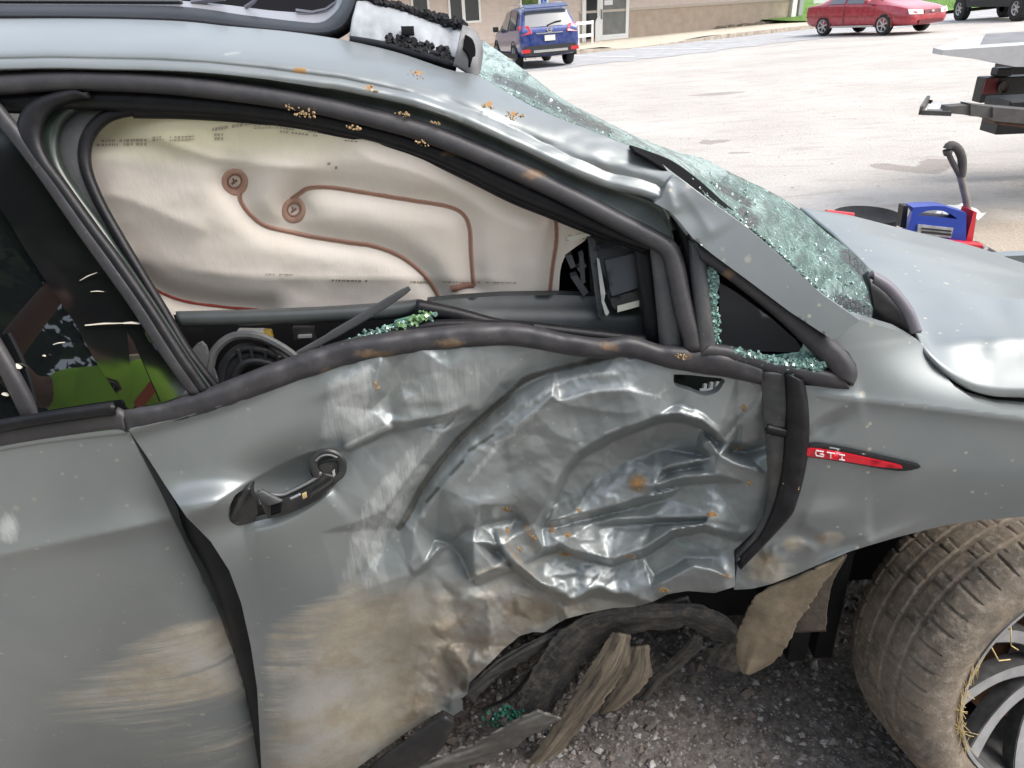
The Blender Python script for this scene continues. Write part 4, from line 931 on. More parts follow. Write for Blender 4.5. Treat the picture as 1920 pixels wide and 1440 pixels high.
def facets(x, y, poly, sx, sy, amp, rot, seed):
    """foil-like crumple: random heights joined by flat triangles with sharp creases"""
    rs = np.random.RandomState(seed); c, s_ = math.cos(math.radians(rot)), math.sin(math.radians(rot)); poly = np.array(poly, float)
    u = poly[:, 0]*c+poly[:, 1]*s_; v = -poly[:, 0]*s_+poly[:, 1]*c; pts = []
    for gu in np.arange(u.min()-sx, u.max()+2*sx, sx):
        for k, gv in enumerate(np.arange(v.min()-sy, v.max()+2*sy, sy)): pts.append((gu+rs.uniform(-.45, .45)*sx+(k % 2)*sx*.5, gv+rs.uniform(-.45, .45)*sy))
    ov, oe, of, _, _, _ = delaunay_2d_cdt([Vector(q) for q in pts], [], [], 0, 1e-6)
    Pq = np.array([(q.x, q.y) for q in ov]); hz = rs.uniform(-1, 1, len(Pq)); X_ = x*c+y*s_; Y_ = -x*s_+y*c; r = np.zeros_like(x)
    for t in of:
        a, b, d = Pq[t[0]], Pq[t[1]], Pq[t[2]]; den = (b[1]-d[1])*(a[0]-d[0])+(d[0]-b[0])*(a[1]-d[1])
        if abs(den) < 1e-9: continue
        lo, hi = np.minimum(np.minimum(a, b), d), np.maximum(np.maximum(a, b), d); k = np.nonzero((X_ >= lo[0]) & (X_ <= hi[0]) & (Y_ >= lo[1]) & (Y_ <= hi[1]))[0]
        if not len(k): continue
        l0 = ((b[1]-d[1])*(X_[k]-d[0])+(d[0]-b[0])*(Y_[k]-d[1]))/den; l1 = ((d[1]-a[1])*(X_[k]-d[0])+(a[0]-d[0])*(Y_[k]-d[1]))/den; l2 = 1-l0-l1
        i = (l0 >= -1e-6) & (l1 >= -1e-6) & (l2 >= -1e-6); k = k[i]; r[k] = l0[i]*hz[t[0]]+l1[i]*hz[t[1]]+l2[i]*hz[t[2]]
    return r*amp
# ---- rear door
rd = [(-120, 860), (0, 834), (100, 817), (230, 801), (241, 806), (262, 850), (300, 920), (330, 985), (370, 1065), (410, 1150), (440, 1230), (462, 1300), (480, 1370), (490, 1445), (498, 1560), (-120, 1560)]
def rd_disp(x, y):
    h = -0.004*sstep(0, 1, (y-(1035-0.21*x))/45)*1.0                      # crease: below it the skin turns in
    yc = 1040-0.215*x
    h = h-0.022*sstep(0, 330, y-yc)+0.010*np.exp(-np.abs(y-yc)/26)
    h = h+0.006*np.exp(-((y-(828-0.10*x))/14)**2)*0.6
    h = h-0.030*np.exp(-(241+ (y-806)*0.38-x)/70)*sstep(820, 1000, y)*(x < 700)
    return -(h+0.0016*fbm(x/170, y/170, 2))
def rd_mud(x, y):
    q = y+0.16*(x-240)
    return np.clip(0.74*np.exp(-((q-1295)/100)**2)*sstep(-300, 260, x)+0.50*sstep(1340, 1440, q)*sstep(-80, 380, x)+0.50*np.exp(-((q-1205)/36)**2)*sstep(60, 420, x), 0, 0.74)
panel('rear_door', rd, Ys, M['paint'], car, 7, rd_disp, attrf=A(mud=rd_mud, scr=spots_mask([(15, 990, 28, 38), (130, 800, 1, 1)]), spot=lambda x, y: 0.85*ONE(x, y)), flange=0.03)

# ---- front door, crushed
fd = [(241, 806), (330, 786), (420, 758), (500, 728), (565, 704), (640, 681), (720, 663), (800, 651), (900, 643), (960, 641), (1020, 649), (1075, 659), (1130, 664), (1180, 661), (1240, 679), (1300, 691), (1360, 699), (1427, 713),
      (1432, 750), (1438, 800), (1440, 845), (1442, 900), (1438, 950), (1425, 985), (1405, 1005), (1376, 1032), (1378, 1065), (1378, 1100), (1340, 1112), (1290, 1108), (1252, 1114), (1225, 1128), (1190, 1138), (1150, 1140), (1100, 1150), (1062, 1160), (1040, 1172), (1020, 1186),
      (1000, 1185), (975, 1192), (958, 1206), (945, 1216), (930, 1232), (905, 1256), (880, 1280), (876, 1302), (862, 1312), (868, 1330), (850, 1342), (830, 1331), (795, 1352), (760, 1375), (690, 1425), (600, 1490), (520, 1560), (500, 1560), (490, 1440), (487, 1380), (482, 1290), (470, 1210), (452, 1130), (430, 1070), (395, 1015), (350, 970), (310, 910), (275, 855)]
G1 = [(748, 990), (767, 960), (800, 900), (857, 827), (907, 780), (957, 737), (987, 710), (1040, 693), (1107, 677), (1160, 662)]
G2 = [(797, 943), (840, 890), (870, 858), (897, 833), (927, 813), (960, 795)]
F1 = [(1000, 985), (1025, 940), (1054, 880), (1079, 849), (1108, 832), (1142, 813), (1171, 803), (1192, 795), (1233, 779), (1275, 776), (1319, 789), (1346, 810), (1368, 838)]
FLAP = [(930, 985), (940, 1021), (958, 1046), (982, 1071), (1021, 1098), (1045, 1108), (1073, 1122), (1107, 1104), (1127, 1099), (1159, 1114), (1174, 1109), (1216, 1126), (1232, 1112), (1290, 1108), (1345, 1106), (1385, 1098)]
OV = [(886, 1083), (925, 1065), (952, 1047)]

# hinge lines of the crushed skin: (x, y, height in mm towards the viewer); flat sheet between them, sharp folds along them
HINGES = [
 [(929,830,8),(969,797,12),(1004,770,15),(1035,741,17),(1050,751,14),(1104,736,18),(1171,731,18),(1240,745,14)],
 [(748,990,-12),(800,900,-15),(857,827,-16),(907,780,-16),(957,737,-14),(1040,693,-10),(1160,662,-4)],
 [(775,1000,4),(825,915,6),(880,850,6),(925,803,6),(975,758,4)],
 [(720,960,2),(775,880,3),(830,808,4),(885,758,4),(935,718,2)],
 [(1000,985,10),(1025,940,15),(1054,880,18),(1079,849,20),(1142,813,23),(1192,795,23),(1233,779,21),(1275,776,17),(1319,789,15),(1346,810,12),(1366,832,2)],
 [(1016,990,-5),(1040,945,-9),(1068,888,-11),(1092,860,-13),(1150,826,-15),(1198,808,-15),(1236,793,-15),(1275,791,-14),(1312,803,-12),(1338,824,-10)],
 [(1030,975,9),(1107,957,14),(1174,939,14),(1213,929,12),(1255,921,7)], [(1040,988,-6),(1110,971,-8),(1178,954,-8),(1218,944,-6),(1258,935,-2)],
 [(1160,912,6),(1226,908,14),(1279,894,16),(1341,889,14),(1400,904,7)], [(1228,923,-2),(1282,911,-4),(1342,906,-4)],
 [(1110,905,-10),(1180,862,-17),(1250,842,-19),(1300,852,-15)], [(1240,880,6),(1299,864,9),(1340,857,7)], [(1246,890,-5),(1300,876,-6)],
 [(1107,984,3),(1148,973,8),(1226,969,10),(1331,969,12),(1388,983,5)], [(1150,986,-4),(1226,982,-5),(1320,979,-5)],
 [(978,1057,7),(1018,1029,14),(1050,1020,16),(1080,1032,16),(1122,1043,16),(1148,1047,16),(1200,1030,16),(1234,1010,18),(1260,992,20),(1318,984,18),(1388,1001,7)],
 [(1020,1043,-8),(1050,1035,-10),(1082,1047,-10),(1148,1062,-12),(1206,1046,-10),(1242,1025,-10),(1268,1007,-12),(1320,999,-10),(1380,1016,-4)],
 [(1219,1100,12),(1252,1088,16),(1299,1062,18),(1331,1067,16),(1372,1084,7)], [(1226,1080,-6),(1285,1048,-8),(1335,1048,-6)],
 [(940,1021,10),(974,1060,11),(1018,1094,12),(1073,1121,14),(1107,1103,10),(1159,1113,12),(1216,1124,12)], [(930,1034,-14),(964,1074,-16),(1010,1108,-16),(1066,1137,-15),(1110,1120,-14),(1160,1129,-12)],
 [(862,990,6),(900,946,16),(968,948,12)], [(868,1002,-6),(902,986,-9),(965,972,-8)],
 [(778,978,-2),(817,1012,-13),(848,1025,-14),(869,1050,-14),(880,1078,-12)], [(894,978,8),(888,1017,11),(890,1084,8),(925,1065,9),(950,1047,9)], [(892,1100,-12),(930,1082,-12),(956,1064,-12)],
 [(770,1076,5),(796,1058,7),(823,1026,6)], [(776,1086,-5),(804,1066,-6),(830,1036,-7)],
 [(735,789,4),(775,789,8),(831,777,10),(900,766,6)], [(780,804,-8),(836,792,-9),(896,782,-6)], [(645,841,2),(690,816,8),(728,799,8)], [(650,852,-6),(696,829,-7),(734,811,-6)],
 [(716,666,6),(702,723,9),(694,768,4)], [(740,690,-3),(728,740,-4)], [(1372,845,-16),(1398,850,-18),(1434,838,-10)], [(1319,834,7),(1332,828,8),(1350,854,11),(1378,870,11),(1434,884,4)], [(1385,800,-8),(1382,828,-8)], [(1264,760,8),(1310,770,8),(1350,800,6)]]
RIM = [(610,900),(600,1000),(640,1120),(720,1170),(850,1190),(1000,1178),(1130,1160),(1240,1150),(1450,1130),(1470,1000),(1470,850),(1460,750),(1385,690),(1260,672),(1120,640),(1000,628),(800,640),(660,666),(620,760),(600,820)]
def hinge_field(x, y):
    vv = []; hh = []; ee = []
    for ln in HINGES:
        b = len(vv); vv += [Vector((a, c)) for a, c, _ in ln]; hh += [h for _, _, h in ln]; ee += [(b+i, b+i+1) for i in range(len(ln)-1)]
    vv += [Vector(q) for q in RIM]; hh += [0]*len(RIM)
    ov, oe, of, ovi, _, _ = delaunay_2d_cdt(vv, ee, [], 0, 1e-5)
    hz = np.array([np.mean([hh[k] for k in ids]) if len(ids) else 0.0 for ids in ovi]); Pq = np.array([(q.x, q.y) for q in ov]); r = np.zeros_like(x)
    for t in of:
        a, b, d = Pq[t[0]], Pq[t[1]], Pq[t[2]]; den = (b[1]-d[1])*(a[0]-d[0])+(d[0]-b[0])*(a[1]-d[1])
        if abs(den) < 1e-9: continue
        lo, hi = np.minimum(np.minimum(a, b), d), np.maximum(np.maximum(a, b), d); k = np.nonzero((x >= lo[0]) & (x <= hi[0]) & (y >= lo[1]) & (y <= hi[1]))[0]
        if not len(k): continue
        l0 = ((b[1]-d[1])*(x[k]-d[0])+(d[0]-b[0])*(y[k]-d[1]))/den; l1 = ((d[1]-a[1])*(x[k]-d[0])+(a[0]-d[0])*(y[k]-d[1]))/den; l2 = 1-l0-l1
        i = (l0 >= -1e-6) & (l1 >= -1e-6) & (l2 >= -1e-6); k = k[i]; r[k] = l0[i]*hz[t[0]]+l1[i]*hz[t[1]]+l2[i]*hz[t[2]]
    return r*0.001
def fd_disp(x, y):
    h = -0.055*np.exp(-((x-1140)/270)**2-((y-950)/220)**2)                # main intrusion
    h = h-0.055*sstep(1080, 1330, y)*sstep(500, 800, x)                    # lower edge crushed under
    h = h-0.02*np.exp(-((x-470)/80)**2)*sstep(980, 1200, y)+0.012*np.exp(-((x-(330+(y-900)*0.35))/55)**2)*sstep(880, 960, y)*sstep(1150, 980, y)
    # flared upper edge at the rear, tilted up to the sky
    h = h+0.010*np.exp(-((y-(806-0.31*(x-241)))/16)**2)*sstep(560, 400, x)
    h = h+0.030*gauss(x, y, 400, 945, 95, 34, -14, 1)
    # handle bowl
    h = h-0.034*gauss(x, y, 525, 905, 118, 52, -27, 1)+ridge(x, y, [(375, 965), (430, 925), (500, 885), (570, 852), (640, 836)], 0.006, 26, 9)
    h = h+ridge(x, y, [(455, 1000), (520, 985), (580, 955), (630, 915)], 0.010, 14, 40)
    h_big = h; h = 0
    # crumple folds
    h = h+groove(x, y, G1, 0.017, 17)+groove(x, y, G2, 0.009, 9)+ridge(x, y, [(820, 930), (880, 862), (935, 818), (1000, 770)], 0.007, 14, 12)
    h = h+shelf(x, y, F1, 0.026, 16, 70)
    h = h+ridge(x, y, [(929, 830), (969, 797), (1004, 770), (1035, 741), (1050, 751), (1077, 749), (1104, 736), (1171, 731), (1202, 740), (1240, 745)], 0.013, 9, 30)
    h = h+ridge(x, y, [(985, 752), (1060, 716), (1110, 701), (1170, 704)], 0.007, 10, 9)
    h = h+ridge(x, y, [(1048, 757), (1090, 764), (1171, 775), (1220, 760)], 0.008, 30, 10)
    h = h+shelf(x, y, [(940, 850), (1000, 838), (1046, 824), (1092, 808)], 0.010, 40, 40)
    h = h+shelf(x, y, [(735, 790), (775, 790), (831, 778), (904, 767)], 0.011, 26, 60)
    h = h-gauss(x, y, 792, 766, 40, 11, -2, 0.009)-gauss(x, y, 738, 774, 18, 11, 25, 0.008)
    h = h+ridge(x, y, [(716, 664), (711, 690), (702, 723), (693, 772)], 0.008, 14, 9)
    h = h+shelf(x, y, [(640, 842), (660, 834), (690, 816), (733, 798)], 0.008, 14, 40)
    h = h+gauss(x, y, 755, 806, 36, 15, 25, 0.007)
    h = h+groove(x, y, [(778, 978), (800, 1000), (817, 1012), (848, 1025), (869, 1050), (888, 1085)], 0.010, 15)
    h = h+shelf(x, y, [(770, 1076), (796, 1058), (823, 1024)], 0.008, 10, 40)
    h = h+ridge(x, y, [(905, 966), (893, 978), (886, 1017), (886, 1085)], 0.008, 26, 18)
    h = h+shelf(x, y, OV, 0.018, 26, 60)
    h = h+shelf(x, y, FLAP, 0.026, 10, 90, 0.05)
    h = h+gauss(x, y, 915, 946, 62, 22, -16, 0.020)+ridge(x, y, [(870, 992), (898, 975), (930, 968), (968, 972)], 0.010, 26, 14)
    h = h+ridge(x, y, [(755, 988), (775, 972), (800, 968)], 0.008, 12, 20)
    h = h+shelf(x, y, [(1030, 974), (1060, 966), (1107, 956), (1174, 938), (1213, 928), (1262, 922)], 0.015, 18, 60)
    h = h+ridge(x, y, [(1160, 913), (1226, 909), (1279, 894), (1345, 889), (1400, 905)], 0.012, 22, 14)
    h = h+shelf(x, y, [(1107, 986), (1148, 975), (1226, 971), (1331, 971), (1390, 985)], 0.010, 12, 40)
    h = h+shelf(x, y, [(978, 1057), (1018, 1029), (1050, 1021), (1080, 1033), (1122, 1044), (1148, 1047), (1200, 1031), (1234, 1010), (1260, 992), (1318, 985), (1388, 1004)], 0.022, 13, 55)
    h = h+shelf(x, y, [(1030, 1012), (1058, 1003), (1090, 1010), (1125, 1010)], 0.008, 12, 30)
    h = h+ridge(x, y, [(1216, 1103), (1252, 1088), (1299, 1062), (1331, 1067), (1376, 1086)], 0.016, 28, 20)
    h = h+shelf(x, y, [(1250, 1012), (1279, 1026), (1331, 1030), (1375, 1018)], 0.008, 14, 40)
    h = h+groove(x, y, [(1366, 838), (1398, 847), (1440, 835)], 0.020, 11, 0.05)+groove(x, y, [(1387, 797), (1382, 840)], 0.010, 5)
    h = h+ridge(x, y, [(1322, 845), (1319, 832), (1332, 829), (1350, 854), (1378, 870), (1437, 884)], 0.011, 14, 11)
    h = h+shelf(x, y, [(1240, 880), (1299, 865), (1340, 858)], 0.010, 14, 40)
    h = h+ridge(x, y, [(1262, 760), (1320, 790), (1366, 820)], 0.010, 40, 16)+ridge(x, y, [(1262, 698), (1310, 697), (1370, 704)], 0.007, 16, 8)
    h = h+gauss(x, y, 1400, 790, 30, 36, 0, 0.012)
    h = h_big+0.42*h+1.15*hinge_field(x+3*fbm(x/30, y/30, 51), y+3*fbm(x/30, y/30, 52))
    # small crumples inside the crushed zone
    zn = np.exp(-((x-1130)/260)**4-((y-950)/190)**4); lo = poly_mask(np.array([(830, 1100), (1060, 1110), (1240, 1120), (1100, 1160), (880, 1290), (840, 1340), (760, 1340)]), 40)(x, y)
    zp = [(880, 720), (1440, 720), (1440, 1110), (880, 1110)]
    wx = x+14*fbm(x/50, y/50, 41); wy = y+14*fbm(x/50, y/50, 42)
    h = h+zn*(facets(wx, wy, zp, 130, 76, 0.007, -8, 3)+facets(wx, wy, zp, 56, 34, 0.0038, 10, 5)+0.0010*fbm(x/16, y/12, 12))
    xr = x*0.72+y*0.70; yr = -x*0.70+y*0.72
    lp_ = [(700, 1060), (1260, 1060), (1260, 1420), (700, 1420)]
    h = h+lo*(facets(x+8*fbm(x/30, y/30, 43), y+8*fbm(x/30, y/30, 44), lp_, 66, 28, 0.018, -42, 7)+facets(x, y, lp_, 28, 16, 0.006, -38, 9)+0.002*fbm(x/12, y/12, 14))
    mp_ = [(560, 640), (1000, 640), (1000, 1120), (560, 1120)]
    h = h+(1-zn)*sstep(620, 720, x)*sstep(1180, 1060, y)*(facets(x+10*fbm(x/60, y/60, 45), y, mp_, 110, 60, 0.007, -50, 12)+facets(x, y, mp_, 40, 26, 0.0012, -30, 13))
    h = h+0.0035*fbm(x/90, y/90, 15)*sstep(600, 760, x)*(1-zn)
    h = h+0.006*gauss(x, y, 640, 720, 60, 18, -20, 1)
    return -h*1.15
vent = [(1263, 702), (1290, 703), (1320, 706), (1357, 711), (1354, 724), (1345, 735), (1330, 741), (1315, 741), (1295, 733), (1266, 723)]
hole_h1 = [(428, 955), (440, 930), (462, 915), (470, 912), (468, 940), (505, 950), (510, 968), (470, 980), (445, 985), (430, 975)]
hole_h2 = [(583, 868), (592, 852), (612, 849), (632, 853), (642, 865), (636, 885), (618, 892), (600, 880)]
ph = poly_mask(np.array([(660, 1075), (770, 1085), (880, 1080), (900, 1140), (850, 1220), (830, 1330), (600, 1500), (500, 1500), (520, 1300), (600, 1150)]), 50)
pl2 = poly_mask(np.array([(820, 1150), (950, 1060), (1080, 1120), (1240, 1120), (1140, 1150), (1000, 1190), (880, 1290), (830, 1340), (700, 1420), (780, 1260)]), 34)
def fd_mud(x, y):
    return np.maximum(0.50*spots_mask([(1060, 1082, 110, 26), (950, 985, 40, 26), (1120, 1000, 60, 14), (1370, 920, 50, 60), (1330, 1090, 70, 16), (1090, 985, 60, 18)])(x, y), line_mask([[(1000, 1060), (1060, 1040), (1120, 1060)], [(880, 1086), (952, 1066), (1040, 1110)]], 20)(x, y)*0.62)
def fd_mud2(x, y):
    a = 0.62*sstep(1060, 1180, y+0.5*(x-560))*sstep(440, 520, x)*sstep(800, 660, x)
    return np.maximum(a, 0.50*spots_mask([(600, 1035, 40, 26), (530, 1110, 50, 30), (590, 1180, 80, 60), (540, 1330, 60, 90)])(x, y))
def fd_smear(x, y): return np.maximum(0.80*ph(x, y)*(0.55+0.45*sstep(1060, 1150, y)), 0.58*pl2(x, y))
fd_soil = mx(lambda x, y: 0.45*pl2(x, y)*sstep(1060, 1150, y), spots_mask([(1195, 905, 22, 20)]), lambda x, y: 0.5*line_mask([[(950, 1010), (965, 1040), (1000, 1080)], [(985, 985), (1000, 1010), (1000, 1030)]], 11)(x, y))
fd_scr = mx(lambda x, y: 0.80*poly_mask(np.array([(605, 712), (640, 690), (705, 668), (712, 760), (735, 798), (690, 822), (655, 838), (590, 830)]), 40)(x, y), lambda x, y: 0.62*poly_mask(np.array([(725, 735), (830, 728), (905, 690), (860, 750), (800, 755), (735, 760)]), 22)(x, y),
            lambda x, y: 0.9*line_mask([[(650, 837), (690, 818), (733, 799)]], 9)(x, y), lambda x, y: 0.66*line_mask([[(1004, 770), (1036, 741), (1050, 750), (1104, 737), (1171, 731), (1240, 745)], [(1226, 748), (1246, 731)]], 8)(x, y), lambda x, y: 0.75*line_mask([[(1135, 812), (1160, 803)], [(930, 830), (965, 815)], [(1262, 985), (1318, 983)], [(880, 1088), (888, 1084)], [(962, 1110), (990, 1118)], [(1030, 1104), (1056, 1112)], [(960, 1182), (976, 1190)], [(1200, 1122), (1222, 1126)]], 6)(x, y))
RIDGES = [[(1030, 975), (1107, 957), (1174, 939), (1213, 929)], [(1018, 1030), (1050, 1022), (1080, 1034), (1148, 1048)], [(1200, 1032), (1234, 1011), (1260, 993)], [(1219, 1102), (1252, 1089), (1299, 1063), (1331, 1068)], [(1160, 912), (1226, 908), (1279, 894)], [(1040, 900), (1054, 880), (1079, 849), (1108, 832)], [(1107, 985), (1226, 971), (1331, 971)], [(1021, 1098), (1073, 1122), (1107, 1104), (1159, 1114)], [(892, 978), (886, 1017), (886, 1080)], [(1322, 834), (1350, 854), (1378, 870)]]
fd_scr0 = fd_scr; fd_scr = mx(fd_scr0, lambda x, y: 0.62*line_mask(RIDGES, 4.5)(x, y)*(0.55+0.6*vn(x/26, y/26, 17)))
fd_scr2 = mx(lambda x, y: 0.66*line_mask([[(655, 1080), (668, 1020), (700, 950), (745, 885), (800, 830), (850, 770)], [(690, 1090), (705, 1020), (740, 950), (790, 880)], [(672, 1060), (700, 975), (760, 890), (830, 800)]], 30)(x, y), lambda x, y: 0.55*poly_mask(np.array([(700, 690), (900, 655), (1000, 680), (900, 770), (760, 800), (720, 740)]), 40)(x, y), lambda x, y: 0.66*line_mask([[(880, 900), (940, 830), (1010, 765)], [(990, 760), (1060, 712), (1150, 700)]], 12)(x, y))
RUST = [(1195, 905, 11.2, 10.5), (1085, 957, 5.6, 3.1), (952, 995, 3.7, 9.9), (1060, 1040, 12.4, 5.0), (1180, 1044, 9.9, 4.3), (1245, 1106, 9.9, 5.0), (1335, 965, 13.6, 7.4), (1362, 1080, 8.7, 3.7), (1065, 1003, 9.9, 6.2), (1036, 993, 5.0, 8.7), (1405, 905, 5.0, 7.4), (1383, 840, 7.4, 3.1), (705, 722, 3.1, 13.6), (975, 1030, 3.1, 6.2), (1395, 765, 5.0, 9.9), (950, 955, 9.9, 5.0), (1000, 1008, 5.0, 7.4)]
fd_rust = spots_mask(RUST)
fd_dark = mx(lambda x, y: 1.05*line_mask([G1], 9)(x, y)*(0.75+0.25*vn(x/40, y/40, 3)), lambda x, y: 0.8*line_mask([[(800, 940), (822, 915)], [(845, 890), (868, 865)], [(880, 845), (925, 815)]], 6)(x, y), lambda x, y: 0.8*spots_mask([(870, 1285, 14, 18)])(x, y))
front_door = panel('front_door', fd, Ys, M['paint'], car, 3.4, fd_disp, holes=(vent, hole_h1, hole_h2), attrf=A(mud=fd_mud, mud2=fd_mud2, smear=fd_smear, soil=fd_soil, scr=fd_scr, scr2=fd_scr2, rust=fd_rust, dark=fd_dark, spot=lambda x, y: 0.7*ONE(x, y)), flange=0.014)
props(front_door, 'crushed and torn front door smeared with tan mud')

# inner shell behind the door skin and the gap
panel('door_inner_shell', [(232, 800), (700, 668), (980, 645), (1430, 715), (1440, 1000), (1380, 1060), (1300, 1080), (1000, 1130), (860, 1240), (700, 1400), (500, 1560), (430, 1560), (380, 1120)], YsB(0.20), M['void'], car, 40, flange=0)
strip('b_pillar_jamb', [(226, 800), (262, 840), (330, 960), (400, 1080), (440, 1200), (466, 1300), (484, 1400), (500, 1560)], [(285, 800), (330, 860), (420, 990), (480, 1100), (510, 1220), (520, 1320), (525, 1420), (530, 1560)], M['jamb'], 0.055, 0.01, 60)
# handle carrier: rear housing, dark cavity, bar and open loop
hc = panel('door_handle', [(428, 956), (436, 936), (455, 919), (469, 911), (471, 926), (480, 940), (484, 962), (472, 980), (450, 986), (432, 976)], Ys, M['plastic'], car, 4, lambda x, y: 0.004-0.014*np.exp(-(dline(x, y, np.array([(440, 965), (450, 938), (466, 918)]))[0]/8)**2), attrf={'soil': ZERO}, flange=0.03)
panel('handle_cavity', [(466, 926), (486, 920), (515, 942), (512, 970), (480, 984), (466, 978)], YsB(0.022), mat('dark_green_cavity', (0.010, 0.016, 0.014), 0.5), hc, 10, flange=0)
strip('handle_bar', [(482, 923), (504, 927), (524, 929), (546, 922), (572, 909), (592, 896), (602, 884)], [(502, 968), (512, 966), (531, 961), (560, 949), (587, 936), (614, 916), (636, 894)], M['plastic'], -0.008, 0.010, 50, hc, 0.008)
strip('handle_bar_end', [(480, 924), (490, 934), (506, 946)], [(490, 920), (508, 929), (530, 940)], M['plastic_grey'], -0.020, 0.003, 14, hc, 0.006)
strip('handle_bar_hole', [(508, 948), (528, 943)], [(508, 966), (527, 960)], M['void'], -0.0195, 0.001, 10, hc, 0.002, sharp=True)
strip('handle_rim', [(486, 922), (524, 927), (546, 920), (572, 907), (594, 893), (600, 884)], [(486, 925), (524, 930), (546, 923), (572, 910), (596, 896), (603, 886)], mat('worn_edge', (0.16, 0.165, 0.17), 0.5), -0.012, 0.004, 40, hc, 0.003)
strip('handle_gloss_panel', [(584, 922), (606, 908), (626, 893)], [(582, 934), (606, 922), (628, 904)], M['gloss_black'], -0.0205, 0.001, 20, hc, 0.002)
lo_ = cr([(596, 893), (588, 874), (591, 861), (603, 852), (618, 849), (634, 856), (642, 870), (638, 890), (622, 900)], 40)
MB().tube([side_pt_px(a, b, -0.010) for a, b in lo_], 0.0065, 8, True, 0.7, (0, 1, 0)).build('handle_loop', M['plastic'], hc, True, W=True)
MB().tube([side_pt_px(a, b, -0.017) for a, b in cr([(592, 864), (603, 855), (618, 853), (632, 858)], 20)], 0.0014, 6).build('handle_rim', bpy.data.materials['worn_edge'], hc, True, W=True)
panel('handle_loop_face', [(598, 872), (612, 868), (634, 866), (636, 884), (618, 898), (602, 886)], YsB(-0.008), M['plastic'], hc, 8, flange=0.01, attrf={'soil': ZERO})
panel('handle_cavity', [(580, 868), (590, 856), (612, 850), (636, 856), (640, 868), (596, 880), (592, 900), (582, 890)], YsB(0.018), bpy.data.materials['dark_green_cavity'], hc, 8, flange=0)
strip('handle_clip', [(543, 934), (563, 925)], [(545, 937), (564, 928)], mat('pale_mark', (0.3, 0.3, 0.3), 0.5), -0.0215, 0.001, 8, hc, 0.001, sharp=True)
strip('handle_mark', [(566, 926), (574, 922)], [(568, 936), (576, 932)], M['straw'], -0.0215, 0.001, 8, hc, 0.001, sharp=True)
strip('handle_mark', [(623, 884), (627, 880)], [(625, 895), (629, 890)], M['alloy'], -0.021, 0.001, 8, hc, 0.001, sharp=True)
vb = MB(); rr = random.Random(4)
for a, b in ((1320, 726), (1332, 723), (1343, 722)):
    vb.tube([side_pt_px(a, b+12, 0.03), side_pt_px(a+2, b-6, 0.04)], 0.004, 5)
vb.tube([side_pt_px(1312, 733, 0.03), side_pt_px(1350, 733, 0.03)], 0.004, 5)
vb.build('mirror_socket_bracket', mat('bare_bracket', (0.5, 0.52, 0.52), 0.4), front_door, W=True)
panel('mirror_socket_liner', [(1255, 695), (1365, 700), (1365, 748), (1255, 735)], YsB(0.09), mat('green_black_liner', (0.012, 0.02, 0.016), 0.6, noise=0.6, nscale=30), front_door, 20, flange=0)

# ---- belt mouldings
bm_up = [(228, 773), (300, 760), (380, 738), (440, 715), (500, 692), (560, 671), (640, 646), (720, 631), (800, 621), (880, 614), (960, 612), (1010, 620), (1060, 632), (1130, 641), (1180, 636), (1240, 653), (1300, 656), (1340, 660), (1400, 676), (1428, 690)]
bm_lo = [(240, 806), (330, 787), (420, 759), (500, 729), (565, 705), (640, 682), (720, 664), (800, 652), (900, 643), (960, 641), (1020, 650), (1075, 660), (1130, 665), (1180, 662), (1240, 680), (1300, 692), (1360, 700), (1427, 714)]
bsoil = mx(lambda x, y: 0.75*spots_mask([(1283, 668, 22, 10), (700, 660, 60, 10), (620, 690, 40, 8), (840, 640, 50, 10), (1140, 650, 30, 8)])(x, y), lambda x, y: 0.30*ONE(x, y))
strip('belt_moulding', bm_up, bm_lo, M['trim'], -0.004, 0.011, 160, attrf={'soil': bsoil}, wob=0.006)
strip('belt_moulding', [(-60, 812), (0, 800), (60, 790), (130, 781), (215, 767), (228, 773)], [(-60, 848), (0, 834), (60, 823), (130, 812), (215, 801), (240, 806)], M['trim'], -0.004, 0.011, 60)
strip('belt_lip', [(-60, 842), (0, 830), (100, 815), (235, 800)], [(-60, 853), (0, 839), (100, 823), (238, 808)], M['paint'], 0.0, 0.004, 40, attrf=A())

# ---- rear door window, its frame and the black pillar cover
m_glass, g = newmat('tinted_glass'); 
sp = g.math('MULTIPLY', g.mr(g.vor(26), 0.10, 0.06), g.mr(g.vor(26, out='Color'), 0.70, 0.74))
g.set(Base_Color=g.mix(sp, (0.006, 0.007, 0.008), (0.5, 0.48, 0.42)), Roughness=g.fmix(sp, 0.015, 0.8), IOR=1.9, Specular_IOR_Level=0.5)
win = [(-120, 130), (0, 240), (28, 262), (70, 345), (120, 430), (170, 520), (250, 640), (300, 756), (215, 770), (130, 785), (0, 803), (-120, 828)]
def Yglass(X, Z): return 0.945+0.40*(Z-1.0)
panel('rear_window', win, Yglass, m_glass, car, 30, flange=0)
strip('window_divider', [(-12, 628), (30, 700), (62, 760), (78, 796)], [(-30, 628), (12, 706), (42, 768), (56, 798)], M['trim'], 0.005, 0.006, 30)
panel('b_pillar_cover', [(-10, 225), (6, 228), (40, 276), (85, 338), (146, 425), (200, 500), (262, 590), (352, 738), (300, 756), (238, 769), (178, 676), (138, 602), (86, 528), (44, 463), (20, 420), (-20, 360)], lambda X, Z: Yglass(X, Z)-0.004+0.07*(X+0.60), M['gloss_black'], car, 20, flange=0)
ctr_ = [(-40, 166), (0, 215), (50, 277), (95, 338), (155, 425), (203, 492), (262, 575), (320, 665), (372, 738)]
strip('pillar_edge_strip', [(a+9, b) for a, b in ctr_], [(a-9, b) for a, b in ctr_], M['trim'], 0.004, 0.005, 70, wob=0.0)
